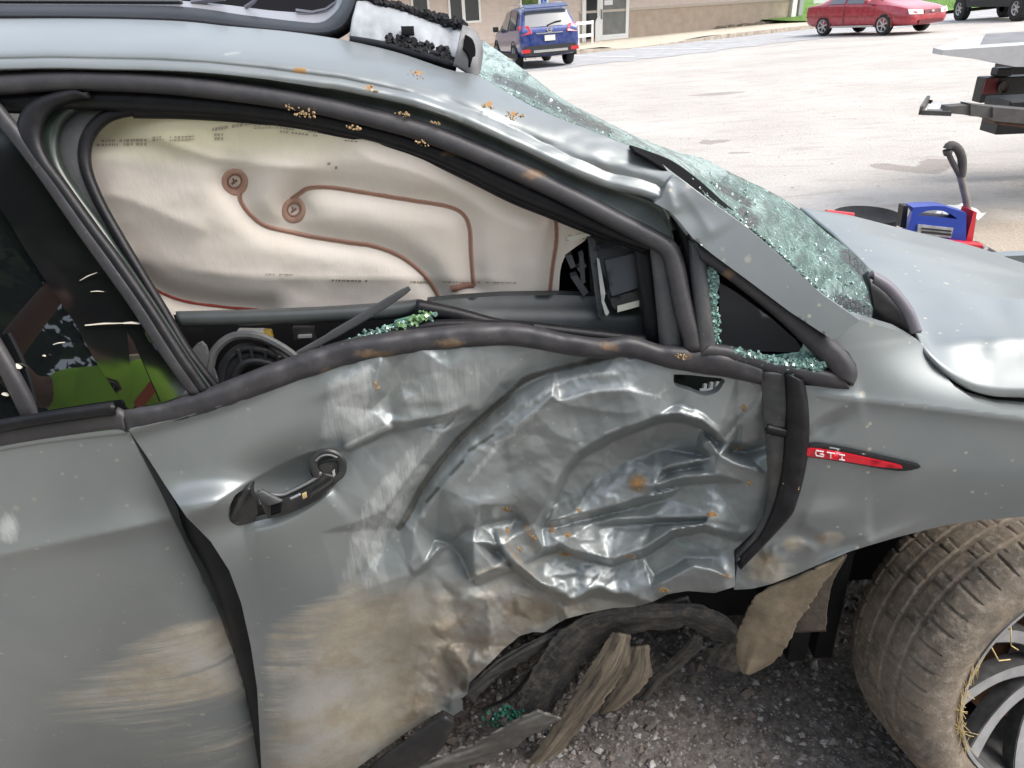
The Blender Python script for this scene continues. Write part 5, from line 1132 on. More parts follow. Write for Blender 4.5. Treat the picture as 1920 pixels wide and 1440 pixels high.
strip('rear_seal', [(-60, 805), (0, 794), (100, 777), (215, 760)], [(-60, 816), (0, 803), (100, 785), (217, 770)], M['seal'], -0.014, 0.004, 40)
# bird-lime streaks on the glass
m_lime_ = mat('pale_dried_mud', (0.52, 0.48, 0.40), 0.9)
for (a, b), (c, d), r in (((150, 526), (182, 511), 0.0016), ((160, 610), (232, 606), 0.0022), ((232, 606), (262, 607), 0.0030), ((170, 547), (195, 547), 0.0012), ((20, 685), (40, 690), 0.006), ((5, 738), (16, 742), 0.004), ((100, 646), (122, 642), 0.0016), ((80, 667), (86, 668), 0.002)):
    p0, p1 = [Vector(lift(np.array([float(q)]), np.array([float(w)]), Yglass, -0.007)[0]) for q, w in ((a, b), (c, d))]; MB().tube([p0, (p0+p1)/2+Vector((0, 0, 0.001)), p1], [r*0.7, r, r*0.5], 6, True, 0.5).build('dried_mud_streak', m_lime_, car, True, W=True)

# ---- window surround of the front door
fr_out = [(-60, 150), (0, 146), (100, 140), (200, 141), (300, 147), (400, 157), (500, 170), (600, 188), (700, 211), (773, 230), (850, 256), (907, 280), (980, 312), (1040, 342), (1110, 377), (1173, 410), (1225, 436), (1262, 460), (1278, 500), (1290, 560), (1305, 620), (1312, 658)]
fr_in = [(-60, 172), (0, 170), (100, 163), (200, 163), (300, 168), (400, 178), (500, 191), (600, 208), (700, 232), (773, 252), (850, 280), (907, 304), (980, 338), (1040, 366), (1110, 402), (1173, 434), (1215, 456), (1246, 476), (1258, 520), (1270, 580), (1285, 630), (1290, 656)]
fsoil = mx(lambda x, y: 0.9*spots_mask([(545, 202, 10, 6), (577, 214, 16, 8), (760, 215, 8, 6), (818, 232, 8, 6), (790, 265, 20, 6), (1130, 372, 14, 6), (1000, 330, 30, 10)])(x, y), lambda x, y: 0.34*sstep(450, 800, x))
strip('window_frame', fr_out, fr_in, M['trim'], 0.0, 0.008, 140, attrf={'soil': fsoil})
sl_in = [(-40, 200), (40, 205), (110, 200), (180, 200), (250, 203), (350, 208), (450, 215), (540, 226), (640, 245), (720, 264), (800, 290), (880, 326), (960, 366), (1030, 394), (1105, 424), (1165, 448), (1212, 462)]
fr_in_s = [(-40, 168), (40, 166), (110, 162), (180, 162), (250, 164), (350, 172), (450, 183), (540, 196), (640, 216), (720, 237), (800, 261), (880, 292), (960, 328), (1030, 361), (1105, 399), (1165, 430), (1235, 470)]
strip('window_seal', fr_in_s, sl_in, M['seal'], 0.022, 0.010, 140, attrf={'soil': mx(lambda x, y: 0.7*spots_mask([(577, 214, 16, 8), (660, 237, 20, 6), (790, 265, 24, 7), (850, 290, 40, 10), (1000, 350, 40, 10)])(x, y), lambda x, y: 0.30*sstep(500, 800, x))})
strip('seal_lip', [(250, 198), (350, 203), (450, 211), (540, 222), (640, 240), (720, 258), (800, 284), (880, 320), (960, 358), (1030, 386), (1105, 417), (1212, 455)], [(250, 214), (350, 216), (450, 223), (540, 234), (640, 253), (720, 272), (800, 297), (880, 334), (960, 374), (1030, 402), (1105, 432), (1212, 470)], M['seal'], 0.034, 0.006, 120)
# rear run of the seal round the pillar
o1 = [(140, 172), (97, 183), (62, 197), (46, 217), (38, 255), (60, 292), (104, 345), (162, 425), (210, 490), (270, 575), (328, 665), (378, 736)]
o2 = [(170, 176), (120, 188), (92, 204), (76, 227), (72, 262), (86, 302), (122, 352), (176, 427), (222, 488), (282, 575), (338, 662), (388, 735)]
o3 = [(200, 186), (146, 202), (118, 222), (104, 248), (102, 278), (112, 316), (142, 364), (190, 430), (236, 498), (294, 582), (346, 664), (396, 734)]
o4 = [(262, 204), (205, 216), (172, 244), (159, 280), (163, 322), (186, 378), (216, 432), (248, 486), (300, 572), (350, 656), (408, 732)]
strip('window_seal', o1, o2, M['seal'], 0.004, 0.006, 70); strip('pillar_inner_trim', o2, o3, mat('green_black_trim', (0.022, 0.032, 0.026), 0.3, noise=0.3), 0.03, 0.004, 70)
strip('window_channel', o3, o4, M['plastic_grey'], 0.045, 0.016, 70)
strip('window_channel_lip', [(a-4, b-2) for a, b in o4], [(a+4, b+3) for a, b in o4], M['seal'], 0.035, 0.006, 70)
# front upright bars of the window
def upright(name, l, r, m, dy, b=0.006): return strip(name, l, r, m, dy, b, 40)
upright('window_channel', [(1190, 440), (1200, 520), (1208, 580), (1212, 640)], [(1222, 452), (1228, 520), (1236, 580), (1240, 646)], M['seal'], 0.045)
upright('window_upright', [(1222, 450), (1230, 520), (1236, 580), (1242, 648)], [(1256, 462), (1264, 520), (1272, 580), (1274, 655)], M['plastic_grey'], 0.015)
upright('black_gap_liner', [(1252, 455), (1262, 520), (1270, 580), (1274, 660)], [(1306, 470), (1310, 540), (1316, 600), (1325, 662)], M['void'], 0.05)
upright('door_seal', [(1262, 400), (1283, 460), (1292, 530), (1300, 600), (1312, 655)], [(1278, 412), (1302, 470), (1309, 530), (1318, 600), (1332, 658)], M['seal'], 0.02)

# ---- quarter window
q_out_t = [(1296, 452), (1330, 470), (1400, 522), (1470, 574), (1540, 624), (1580, 662), (1600, 695), (1594, 722)]
q_in_t = [(1318, 484), (1345, 500), (1400, 541), (1460, 590), (1520, 648), (1548, 676), (1566, 694), (1572, 702)]
q_out_b = [(1312, 662), (1360, 668), (1430, 690), (1510, 712), (1560, 722), (1594, 724)]
q_in_b = [(1330, 650), (1370, 656), (1430, 672), (1500, 688), (1550, 697), (1576, 704)]
strip('quarter_frame', q_out_t, q_in_t, M['trim'], -0.006, 0.010, 60, attrf={'soil': lambda x, y: 0.85*spots_mask([(1365, 512, 22, 10)])(x, y)})
strip('quarter_frame', q_in_b, q_out_b, M['trim'], -0.004, 0.010, 60)
strip('quarter_frame', [(1298, 450), (1302, 520), (1310, 590), (1314, 664)], [(1316, 470), (1320, 520), (1328, 590), (1336, 655)], M['plastic_grey'], 0.0, 0.006, 40)
strip('pillar_groove', [(1300, 446), (1340, 470), (1400, 514), (1470, 566), (1545, 622)], [(1300, 458), (1340, 480), (1400, 526), (1470, 578), (1550, 634)], M['seal'], 0.002, 0.003, 40)
panel('quarter_backing', [(1300, 470), (1420, 540), (1570, 680), (1590, 710), (1320, 665)], YsB(0.16), M['void'], car, 30, flange=0)
panel('quarter_inner_trim', [(1348, 530), (1380, 548), (1450, 600), (1505, 650), (1505, 662), (1350, 655)], YsB(0.10), mat('dark_door_card', (0.035, 0.037, 0.042), 0.5), car, 20, flange=0.004)
m_crumb, g = newmat('crazed_green_glass'); v_ = g.vor(190, out='Color')
g.set(Base_Color=g.mix(g.mr(v_, 0.2, 0.8), (0.07, 0.16, 0.13), (0.38, 0.54, 0.48)), Roughness=0.18, Specular_IOR_Level=0.8); m_crumb2 = mat('green_glass_crumb', (0.17, 0.29, 0.25), 0.12, spec=0.9, noise=0.5, nscale=120)
def crumbs(name, pts, n, size, w, m, par, seed, dy=0.0, df=None):
    rs = np.random.RandomState(seed); q = cr(pts, 200)[rs.randint(0, 200, n)]; ax_ = q[:, 0]+rs.normal(0, w, n); ay_ = q[:, 1]+rs.normal(0, w*0.8, n)
    pw = lift(ax_, ay_, Ys, (dy-rs.rand(n)*0.008) if df is None else df(ax_, ay_)-0.001*rs.rand(n)); mb = MB()
    for i in range(n):
        r = size*rs.uniform(0.4, 1.3); u = Vector(rs.normal(0, 1, 3)).normalized(); v = u.orthogonal().normalized(); x = u.cross(v)
        mb.obox(pw[i], u*r*0.6, v*r*rs.uniform(.6, 1), x*r)
    o = mb.build(name, m, par, W=True); o['kind'] = 'stuff'; return o
crumbs('glass_crumbs', [(1332, 505), (1336, 560), (1338, 610), (1340, 650)], 420, 0.0024, 5, m_crumb2, car, 31, 0.01)
crumbs('glass_crumbs', [(1380, 662), (1430, 676), (1480, 686), (1520, 685), (1545, 690)], 620, 0.0028, 6, m_crumb2, car, 32, 0.0)
panel('quarter_glass_remnant', [(1322, 490), (1345, 505), (1350, 530), (1342, 560), (1344, 600), (1340, 655), (1332, 655), (1326, 580)], YsB(0.012), m_crumb, car, 8, flange=0.004)
panel('quarter_glass_remnant', [(1365, 656), (1410, 664), (1450, 668), (1500, 662), (1512, 640), (1560, 694), (1530, 692), (1450, 684), (1390, 672)], YsB(0.010), m_crumb, car, 8, lambda x, y: 0.006*fbm(x/9, y/9, 3), flange=0.004)
# ---- fender, its arch and the gap under the bonnet
fen = [(1560, 640), (1596, 610), (1612, 599), (1650, 611), (1690, 623), (1722, 641), (1738, 652), (1760, 690), (1790, 725), (1830, 752), (1880, 767), (1960, 774), (2040, 781), (2110, 792), (2120, 1004), (2040, 975), (1960, 967), (1920, 969), (1850, 974), (1780, 983), (1730, 995), (1680, 1008), (1636, 1021), (1593, 1034), (1527, 1062), (1490, 1078), (1447, 1095), (1410, 1104), (1376, 1106), (1384, 1050), (1440, 1005), (1470, 970), (1490, 920), (1500, 860), (1504, 800), (1500, 740), (1496, 722), (1590, 727), (1604, 712), (1606, 685), (1590, 660)]
def fen_disp(x, y):
    yc = 735+0.125*(x-1500)+ (x > 1700)*0
    d = 0.055*sstep(0, 150, yc-y)*sstep(1520, 1800, x)-0.006*np.exp(-np.abs(y-yc)/16)*sstep(1500, 1560, x)
    d = d+0.05*sstep(870, 1060, y)*0.4
    h = ridge(x, y, [(1505, 812), (1545, 780), (1590, 757), (1625, 748)], 0.006, 30, 22)-gauss(x, y, 1548, 800, 34, 16, -30, 0.008)+gauss(x, y, 1540, 965, 60, 26, -10, 0.008)
    h = h+shelf(x, y, [(1495, 975), (1560, 1000), (1640, 1000)], 0.006, 26, 50)+ridge(x, y, [(1420, 1040), (1490, 1015), (1540, 1040)], 0.010, 20, 26)
    h = h+gauss(x, y, 1430, 1060, 50, 30, -30, 0.010)*(1+1.4*fbm(x/22, y/22, 5))
    h = h+0.010*np.exp(-np.abs(y-(1034-0.42*(x-1593)))/12)*sstep(1500, 1560, x)*sstep(1760, 1620, x)
    return d-h
panel('front_wing', fen, Ys, M['paint'], car, 6, fen_disp, attrf=A(spot=lambda x, y: 1.5*ONE(x, y), mud=lambda x, y: 0.85*spots_mask([(1440, 1070, 70, 45), (1490, 1020, 40, 25), (1560, 1010, 40, 30)])(x, y), soil=lambda x, y: 0.6*spots_mask([(1430, 1050, 34, 26), (1540, 1010, 18, 14)])(x, y)), flange=0.03)
strip('wing_gap_liner', [(1700, 620), (1735, 640), (1770, 680), (1815, 715), (1870, 735), (1960, 738), (2180, 745)], [(1700, 660), (1740, 700), (1790, 740), (1840, 775), (1900, 790), (1980, 800), (2180, 830)], M['void'], 0.12, 0.002, 60)
# badge
bdg = panel('wing_badge', [(1510, 836), (1540, 835), (1600, 846), (1670, 862), (1730, 876), (1715, 881), (1690, 884), (1650, 879), (1590, 868), (1510, 856)], Ys, mat('badge_black', (0.006, 0.006, 0.007), 0.3), car, 12, lambda x, y: fen_disp(x, y)-0.0095, flange=0.009)
panel('red_inlay', [(1510, 841), (1535, 842), (1590, 851), (1640, 862), (1690, 873), (1697, 879), (1650, 876), (1590, 866), (1510, 855)], Ys, mat('badge_red', (0.55, 0.006, 0.02), 0.3), bdg, 12, lambda x, y: fen_disp(x, y)-0.0118, flange=0.003)
lm = mat('badge_silver', (0.75, 0.72, 0.72), 0.35, 0.3); let = MB()
def stroke(pts):
    for (a, b), (c, d) in zip(pts[:-1], pts[1:]):
        let.tube([side_pt_px(a, b, -0.0142+float(fen_disp(np.array(float(a)), np.array(float(b))))), side_pt_px(c, d, -0.0142+float(fen_disp(np.array(float(c)), np.array(float(d)))))], 0.0011, 6)
def L(u, v, k): return (1529+k*21+u*15, 844.5+k*3.6+u*2.4+v*9.5)
stroke([L(1, 0, 0), L(0.1, 0, 0), L(0, 0.5, 0), L(0.1, 1, 0), L(0.95, 1, 0), L(1, 0.55, 0), L(0.55, 0.55, 0)])
stroke([L(0, 0, 1), L(1, 0, 1)]); stroke([L(0.5, 0, 1), L(0.5, 1, 1)])
stroke([L(0.15, 0, 2), L(0.85, 0, 2)]); stroke([L(0.5, 0, 2), L(0.5, 1, 2)]); stroke([L(0.15, 1, 2), L(0.85, 1, 2)])
let.build('badge_letters', lm, bdg, W=True)
# door-edge seal hanging loose
f1 = ([(1427, 694), (1433, 760), (1440, 840), (1444, 900), (1440, 950), (1420, 1000), (1385, 1045)], [(1482, 698), (1480, 760), (1475, 830), (1471, 880), (1460, 940), (1438, 1000), (1402, 1040)])
f2 = ([(1476, 696), (1477, 760), (1473, 830), (1469, 880), (1456, 940), (1434, 1000), (1396, 1042)], [(1500, 712), (1508, 760), (1510, 820), (1503, 880), (1487, 940), (1470, 972), (1384, 1064)])
strip('loose_door_seal', *f1, M['flapm'], -0.004, 0.004, 60, attrf={'soil': ZERO}, wob=0.004); strip('loose_door_seal', *f2, M['seal'], -0.014, 0.012, 60, wob=0.004)
strip('seal_ridge', [(1437, 800), (1474, 808)], [(1437, 806), (1474, 814)], M['seal'], -0.010, 0.003, 16, sharp=True)
panel('door_jamb_void', [(1415, 690), (1520, 700), (1530, 900), (1470, 1010), (1360, 1120), (1360, 1000)], YsB(0.075), M['void'], car, 30, flange=0)

# ---- bonnet
h0 = C([(1723, 643), (1742, 668), (1777, 703), (1817, 729), (1862, 742), (1920, 745), (2060, 750)], [1.02, 1.0, 0.985, 0.98, 0.975, 0.97, 0.96], 90)
h1 = C([(1719, 634), (1745, 644), (1790, 643), (1840, 640), (1880, 638), (1920, 636), (2060, 634)], [1.05, 1.045, 1.04, 1.035, 1.03, 1.03, 1.02], 90)
h2 = C([(1690, 576), (1740, 586), (1790, 592), (1840, 598), (1880, 601), (1920, 603), (2060, 606)], [1.16, 1.15, 1.14, 1.13, 1.13, 1.12, 1.11], 90)
h3 = C([(1652, 532), (1700, 540), (1750, 546), (1800, 554), (1860, 562), (1920, 566), (2060, 580)], [1.24, 1.235, 1.23, 1.22, 1.22, 1.21, 1.20], 90)
h4 = C([(1602, 480), (1650, 484), (1700, 491), (1750, 501), (1830, 520), (1920, 540), (2060, 562)], [1.38, 1.37, 1.365, 1.36, 1.35, 1.34, 1.33], 90)
h5 = C([(1560, 440), (1610, 442), (1665, 450), (1730, 464), (1820, 487), (1920, 514), (2060, 548)], [1.52, 1.51, 1.50, 1.50, 1.49, 1.48, 1.46], 90)
h6 = C([(1500, 391), (1587, 405), (1613, 411), (1703, 434), (1780, 452), (1847, 471), (1920, 496), (2060, 536)], [1.70, 1.69, 1.69, 1.68, 1.67, 1.66, 1.64, 1.62], 90)
h7 = h6+np.array([0, 26, 0.75]); h8 = h6+np.array([0, 95, 0.98])
bonnet = loft('bonnet', [h0, h1, h2, h3, h4, h5, h6, h7, h8], M['paint'], car, 6, 0.006, lin=True, attrf=A(spot=lambda x, y: 1.6*ONE(x, y), scr=lambda x, y: 0.45*line_mask([[(1600, 420), (1750, 470), (1920, 520)], [(1640, 500), (1690, 455)]], 8)(x, y)),
     noise=lambda x, y: 0.004*fbm(x/120, y/60, 6)-0.006*np.exp(-((y-(470+0.16*(x-1650)))/7)**2)-0.005*np.exp(-((y-(436+0.23*(x-1700)))/5)**2))
strip('cowl_cover', [(1622, 512), (1660, 540), (1700, 585), (1718, 615), (1724, 640)], [(1640, 590), (1655, 606), (1680, 616), (1700, 625), (1716, 640)], M['plastic'], 0.10, 0.01, 40)
strip('cowl_edge', [(1630, 512), (1668, 535), (1704, 580), (1722, 622)], [(1640, 524), (1668, 546), (1698, 584), (1714, 622)], mat('grey_cowl_edge', (0.14, 0.13, 0.15), 0.45), 0.07, 0.004, 40)
panel('pillar_foot_gap', [(1548, 636), (1575, 628), (1600, 660), (1606, 700), (1590, 700), (1570, 660)], YsB(0.03), M['void'], car, 12, flange=0)

# ---- roof side, A pillar
up = [(-60, 38), (0, 38), (160, 39), (330, 44), (430, 54), (540, 64), (640, 79), (740, 102), (840, 135), (893, 146), (940, 172), (1007, 209), (1107, 249), (1207, 289), (1260, 325), (1300, 354), (1334, 380)]
lw = [(-60, 131), (0, 131), (100, 129), (200, 131), (300, 133), (390, 138), (500, 149), (600, 162), (640, 167), (773, 195), (853, 222), (907, 245), (973, 275), (1073, 322), (1140, 349), (1200, 363), (1238, 376), (1268, 410), (1290, 440)]
U = C(up, [1.44, 1.44, 1.43, 1.42, 1.40, 1.38, 1.35, 1.31, 1.27, 1.25, 1.23, 1.20, 1.16, 1.13, 1.10, 1.085, 1.075], 150); Lq = SC(lw, -0.006, 150)
rows = []
for u in (0.0, 0.10, 0.2, 0.28, 0.36, 0.5, 0.64, 0.78, 0.9, 1.0):
    r = Lq*(1-u)+U*u; r[:, 2] = Lq[:, 2]+(U[:, 2]-Lq[:, 2])*u**2.0; rows.append(r)
def roof_noise(x, y):
    d = 0.0012*fbm(x/80, y/50, 7)+0.0055*fbm(x/60, y/34, 8)*sstep(620, 760, x)*sstep(1250, 1150, x)
    lo = np.interp(x, [p[0] for p in lw], [p[1] for p in lw])-y
    d = d+0.012*np.exp(-((lo-17)/4.5)**2)*sstep(900, 600, x)
    d = d-0.004*np.exp(-((lo-6)/6)**2)*sstep(400, 700, x)
    return d+0.005*np.exp(-((lo-26)/9)**2)*sstep(640, 900, x)
loft('roof_side', rows, M['paint'], car, 5, 0.008, attrf=A(mud=lambda x, y: 0.45*sstep(560, 800, x)*spots_mask([(760, 170, 160, 26), (930, 230, 120, 26), (1080, 300, 90, 20)])(x, y), rust=spots_mask([(783, 141, 12, 6), (693, 168, 11, 5), (915, 200, 9, 8), (963, 218, 9, 8), (560, 135, 20, 5)]), scr=lambda x, y: 0.7*line_mask([[(452, 70), (452, 90)], [(420, 108), (450, 104)], [(780, 196), (870, 226)]], 6)(x, y), spot=ZERO), noise=roof_noise)
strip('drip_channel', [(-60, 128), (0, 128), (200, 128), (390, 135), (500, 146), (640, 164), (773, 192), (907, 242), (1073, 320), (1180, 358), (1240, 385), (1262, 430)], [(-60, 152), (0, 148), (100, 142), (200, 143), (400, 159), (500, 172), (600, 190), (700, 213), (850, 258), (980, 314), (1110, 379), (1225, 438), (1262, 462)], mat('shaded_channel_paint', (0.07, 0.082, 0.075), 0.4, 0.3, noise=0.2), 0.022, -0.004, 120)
ap = [(1226, 380), (1240, 372), (1250, 345), (1258, 334), (1268, 330), (1300, 354), (1340, 384), (1400, 426), (1470, 486), (1540, 551), (1612, 601), (1562, 638), (1480, 584), (1400, 524), (1340, 480), (1300, 448), (1278, 420), (1258, 398)]
def ap_disp(x, y):
    return -(ridge(x, y, [(1252, 338), (1256, 360), (1268, 400)], 0.004, 9, 16)+gauss(x, y, 1300, 400, 30, 26, 40, -0.003)+ridge(x, y, [(1270, 345), (1310, 400), (1340, 450)], 0.003, 24, 20)-0)+0.0*np.clip(((x-1260)*0.618-(y-400)*0.786)/62, -0.3, 1.2)
panel('windscreen_pillar', ap, lambda X, Z: Ys(X, Z)-0.024, M['paint'], car, 6, ap_disp, attrf=A(spot=lambda x, y: 1.2*ONE(x, y)), flange=0.02)

# ---- sunroof and torn header
strip3 = lambda name, a, b, Ya, Yb, m, par=None, t=0.01, bul=0.0: loft(name, [C(a, Ya), (C(a, Ya)+C(b, Yb))/2-np.array([0, 0, bul]), C(b, Yb)], m, par or car, 4, t, attrf={'soil': ZERO})
strip3('sunroof_seal', [(-60, 17), (0, 17), (160, 18), (340, 21), (460, 37), (560, 49), (605, 50), (634, 30), (648, 8), (656, -14)], [(-60, 38), (0, 39), (160, 40), (330, 45), (430, 55), (540, 66), (608, 70), (648, 56), (668, 24), (682, -14)], 1.50, 1.43, M['seal'], None, 0.015, 0.01)
strip3('sunroof_frame', [(330, 6), (420, 14), (520, 26), (600, 28), (630, 10), (640, -12)], [(330, 24), (440, 36), (560, 50), (610, 50), (640, 26), (652, -10)], 1.58, 1.51, mat('pale_sunroof_frame', (0.30, 0.30, 0.32), 0.35, 0.3), None, 0.01)
strip3('sunroof_glass', [(-60, -30), (200, -30), (338, -28)], [(-60, 16), (0, 16), (342, 17)], 1.66, 1.52, M['gloss_black'], None, 0.01)
strip3('sunroof_rail', [(-60, 10), (0, 10), (342, 12)], [(-60, 14), (0, 14), (342, 16)], 1.515, 1.51, mat('grey_rail', (0.20, 0.20, 0.21), 0.4, 0.4), None, 0.006)
strip3('sunroof_rail', [(-60, 2), (0, 2), (342, 3)], [(-60, 4), (0, 4), (342, 5)], 1.517, 1.515, mat('dim_rail', (0.08, 0.08, 0.085), 0.4, 0.4), None, 0.006)
strip3('roof_cavity', [(330, -40), (660, -40)], [(330, 26), (640, 40)], 1.78, 1.62, M['void'], None, 0.004)
m_cable = mat('grey_cable', (0.14, 0.14, 0.17), 0.5)
for pts, r in (([(460, 14), (475, 4), (482, -8)], 0.004), ([(555, 20), (585, 24), (612, 18), (632, 4)], 0.004), ([(560, 26), (596, 28), (624, 16), (640, -4)], 0.004), ([(360, 4), (385, 0), (420, -6)], 0.007)):
    MB().tube([P(a, b, 1.57) for a, b in pts], r, 6).build('loose_wire', m_cable, car, True, W=True)
m_head = mat('pale_header_lining', (0.33, 0.345, 0.36), 0.4, noise=0.12, nscale=14, bump=0.25, bscale=25)
hu = C([(676, -14), (700, -2), (726, 8), (760, 17), (800, 29), (835, 40), (856, 44), (873, 50)], [1.46, 1.45, 1.44, 1.43, 1.41, 1.39, 1.38, 1.37], 60)
hm_ = C([(663, 30), (700, 40), (726, 46), (760, 54), (800, 65), (835, 76), (852, 80), (866, 84)], [1.40, 1.39, 1.38, 1.37, 1.36, 1.35, 1.34, 1.33], 60)
hl_ = C([(657, 72), (690, 77), (726, 84), (760, 93), (800, 104), (830, 112), (845, 116), (856, 120)], [1.37, 1.36, 1.35, 1.34, 1.32, 1.31, 1.30, 1.30], 60)
hdr = loft('torn_header', [hu, hm_, hl_], m_head, car, 8, 0.01, noise=lambda x, y: 0.006*fbm(x/22, y/14, 5))
loft('header_edge', [hl_+np.array([0, -1, -0.012]), hl_+np.array([0, 5, -0.018]), hl_+np.array([-1, 11, -0.012])], M['seal'], hdr, 3, 0.008, attrf={'soil': ZERO})
loft('header_slot', [C([(752, 50), (776, 50)], 1.355, 8), C([(753, 66), (777, 66)], 1.335, 8)], M['void'], hdr, 2, 0.002)
jg = MB(); rr = random.Random(12)
for i in range(320):
    u = rr.random(); a = hu[int(u*59)]; p = P(a[0]+rr.gauss(0, 2), a[1]+rr.gauss(1, 3.2), a[2]-0.01-rr.random()*0.01); r = rr.uniform(0.002, 0.006); w = Vector((rr.gauss(0, 1), rr.gauss(0, 1), rr.gauss(0, 1))).normalized(); v = w.orthogonal().normalized()
    jg.obox(p, w*r, v*r*.7, w.cross(v)*r*.6)
for i in range(90):
    u = rr.random(); a = hl_[int(20+u*39)]; k = rr.random()**2*0.5; b = hm_[int(20+u*39)]; q = a*(1-k)+b*k; p = P(q[0], q[1]-4, q[2]-0.012); r = rr.uniform(0.0015, 0.004); w = Vector((rr.gauss(0, 1), rr.gauss(0, 1), rr.gauss(0, 1))).normalized(); v = w.orthogonal().normalized()
    jg.obox(p, w*r, v*r, w.cross(v)*r)
o = jg.build('torn_foam', mat('black_foam', (0.012, 0.012, 0.014), 0.9), hdr, W=True); o['kind'] = 'stuff'
strip3('pillar_cover', [(866, 52), (884, 60), (896, 78), (899, 100), (893, 140)], [(850, 122), (856, 124), (866, 130), (874, 134), (880, 142)], 1.30, 1.27, mat('grey_pillar_cover', (0.16, 0.16, 0.165), 0.5, noise=0.3), None, 0.012, 0.015)
strip3('pillar_cover', [(872, 66), (884, 74), (889, 92), (886, 120)], [(868, 92), (874, 100), (878, 110), (878, 126)], 1.272, 1.262, M['void'], None, 0.006)

# ---- shattered windscreen
m_ws, g = newmat('shattered_laminated_glass')
wv = g.mp((1, 0.5, 1), (0, 0.5, 0)); e1 = g.vor(120, wv, 'DISTANCE_TO_EDGE'); cr1 = g.mr(e1, 0.045, 0.008)
wv2 = g.mp((0.35, 0.6, 2.4), (0, 0.55, 0)); e2 = g.vor(60, wv2, 'DISTANCE_TO_EDGE'); cr2 = g.mr(e2, 0.07, 0.012)
ck = g.math('MAXIMUM', cr1, cr2); cell = g.vor(75, wv, out='Color'); wht = g.attr('white'); drk = g.attr('dark')
basec = g.mix(g.mr(g.noise(14, None, 6, 0.7), 0.35, 0.65), (0.015, 0.05, 0.04), (0.085, 0.185, 0.15))
basec = g.mix(g.math('MULTIPLY', g.mr(g.math('ADD', wht, g.math('MULTIPLY', g.math('SUBTRACT', g.noise(30, None, 5, .7), 0.5), 0.9)), 0.35, 0.75), 0.85), basec, (0.36, 0.45, 0.43))
basec = g.mix(g.math('MULTIPLY', ck, 0.7), basec, (0.40, 0.56, 0.50))
strk = g.noise(1.0, g.mp((9, 9, 75), (0, 0.35, 0)), 5, 0.7, 0.8); basec = g.mix(g.math('MULTIPLY', g.mr(strk, 0.47, 0.60), 0.75), basec, (0.02, 0.05, 0.042))
basec = g.mix(g.mr(g.math('ADD', drk, g.math('MULTIPLY', g.math('SUBTRACT', g.noise(55, None, 5, .7), 0.5), 1.2)), 0.45, 0.75), basec, (0.012, 0.020, 0.018))
g.set(Base_Color=basec, Roughness=0.22, Specular_IOR_Level=0.6)
g.bump(g.math('ADD', g.math('MULTIPLY', ck, 0.6), g.noise(50, None, 4)), 0.7, 0.006)
w0 = C([(880, 140), (940, 170), (1007, 207), (1107, 248), (1207, 288), (1273, 322), (1340, 384), (1400, 424), (1470, 485), (1540, 550), (1612, 602), (1668, 618)], [1.27, 1.25, 1.22, 1.18, 1.15, 1.14, 1.10, 1.09, 1.08, 1.07, 1.08, 1.10], 140)
w3 = C([(896, 74), (950, 110), (993, 143), (1060, 192), (1140, 233), (1207, 265), (1273, 288), (1320, 301), (1370, 327), (1437, 359), (1493, 392), (1547, 438), (1587, 468), (1627, 506), (1650, 545), (1662, 600)], [1.58, 1.58, 1.56, 1.54, 1.52, 1.50, 1.48, 1.47, 1.45, 1.43, 1.40, 1.36, 1.32, 1.27, 1.22, 1.16], 140)
w1 = w0*0.66+w3*0.34; w2 = w0*0.33+w3*0.67; w1[:, 2] -= 0.01; w4 = w3+np.array([-8, 16, 0.30]); w5 = w3+np.array([-24, 60, 0.62])
def wr_noise(x, y): return 0.010*fbm(x/30, y/22, 21)+0.012*(ridged(x/60, y/36, 22)-0.5)*sstep(1250, 1400, x)
def wwhite(x, y):
    up_ = np.interp(x, [880, 950, 1060, 1207, 1320, 1437, 1547, 1650], [74, 110, 192, 266, 301, 359, 438, 545]); k = np.clip((y-up_)/50, 0, 1)
    return np.where(x < 960, 0.5, 0)*1.0+sstep(0.9, 0.1, k)*0.55*sstep(1500, 1300, x)+0.5*spots_mask([(1420, 390, 40, 20), (1560, 545, 40, 20), (1300, 320, 60, 20)])(x, y)+0.08
def wdark(x, y):
    return mx(line_mask([[(930, 150), (1010, 185), (1090, 228), (1140, 250)]], 15), line_mask([[(1390, 400), (1410, 420)], [(1610, 590), (1655, 590)], [(1630, 560), (1655, 580)], [(1570, 566), (1640, 588)], [(1585, 480), (1640, 540)]], 13), line_mask([[(1340, 350), (1400, 385)]], 10))(x, y)*0.85+0.22*sstep(1330, 1430, x)
wsc = loft('windscreen', [w0, w1, w2, w3, w4, w5], m_ws, car, 7, 0.006, lin=True, attrf={'white': wwhite, 'dark': wdark}, noise=wr_noise)
strip3('windscreen_gap', [(1180, 274), (1210, 284), (1260, 304), (1310, 340), (1350, 376), (1374, 396)], [(1190, 286), (1215, 300), (1273, 338), (1320, 372), (1352, 394), (1378, 412)], 1.13, 1.10, M['void'], None, 0.004)
rr = random.Random(44); sp_ = MB()
for i in range(700):
    k = rr.random()**1.6*0.75; j = rr.randrange(140); q = w0[j]*(1-k)+w3[j]*k
    if 1150 < q[0] < 1300 and rr.random() < .5: continue
    p = P(q[0]+rr.gauss(0, 2), q[1]+rr.gauss(0, 2), q[2]-0.006-rr.random()*0.012); r = rr.uniform(0.0008, 0.0026); w = Vector((rr.gauss(0, 1), rr.gauss(0, 1), rr.gauss(0, 1))).normalized(); v = w.orthogonal().normalized(); sp_.obox(p, w*r*0.5, v*r, w.cross(v)*r)
o = sp_.build('glass_splinters', mat('pale_glass_splinter', (0.30, 0.42, 0.38), 0.1, spec=0.9, noise=0.4, nscale=150), wsc, W=True); o['kind'] = 'stuff'

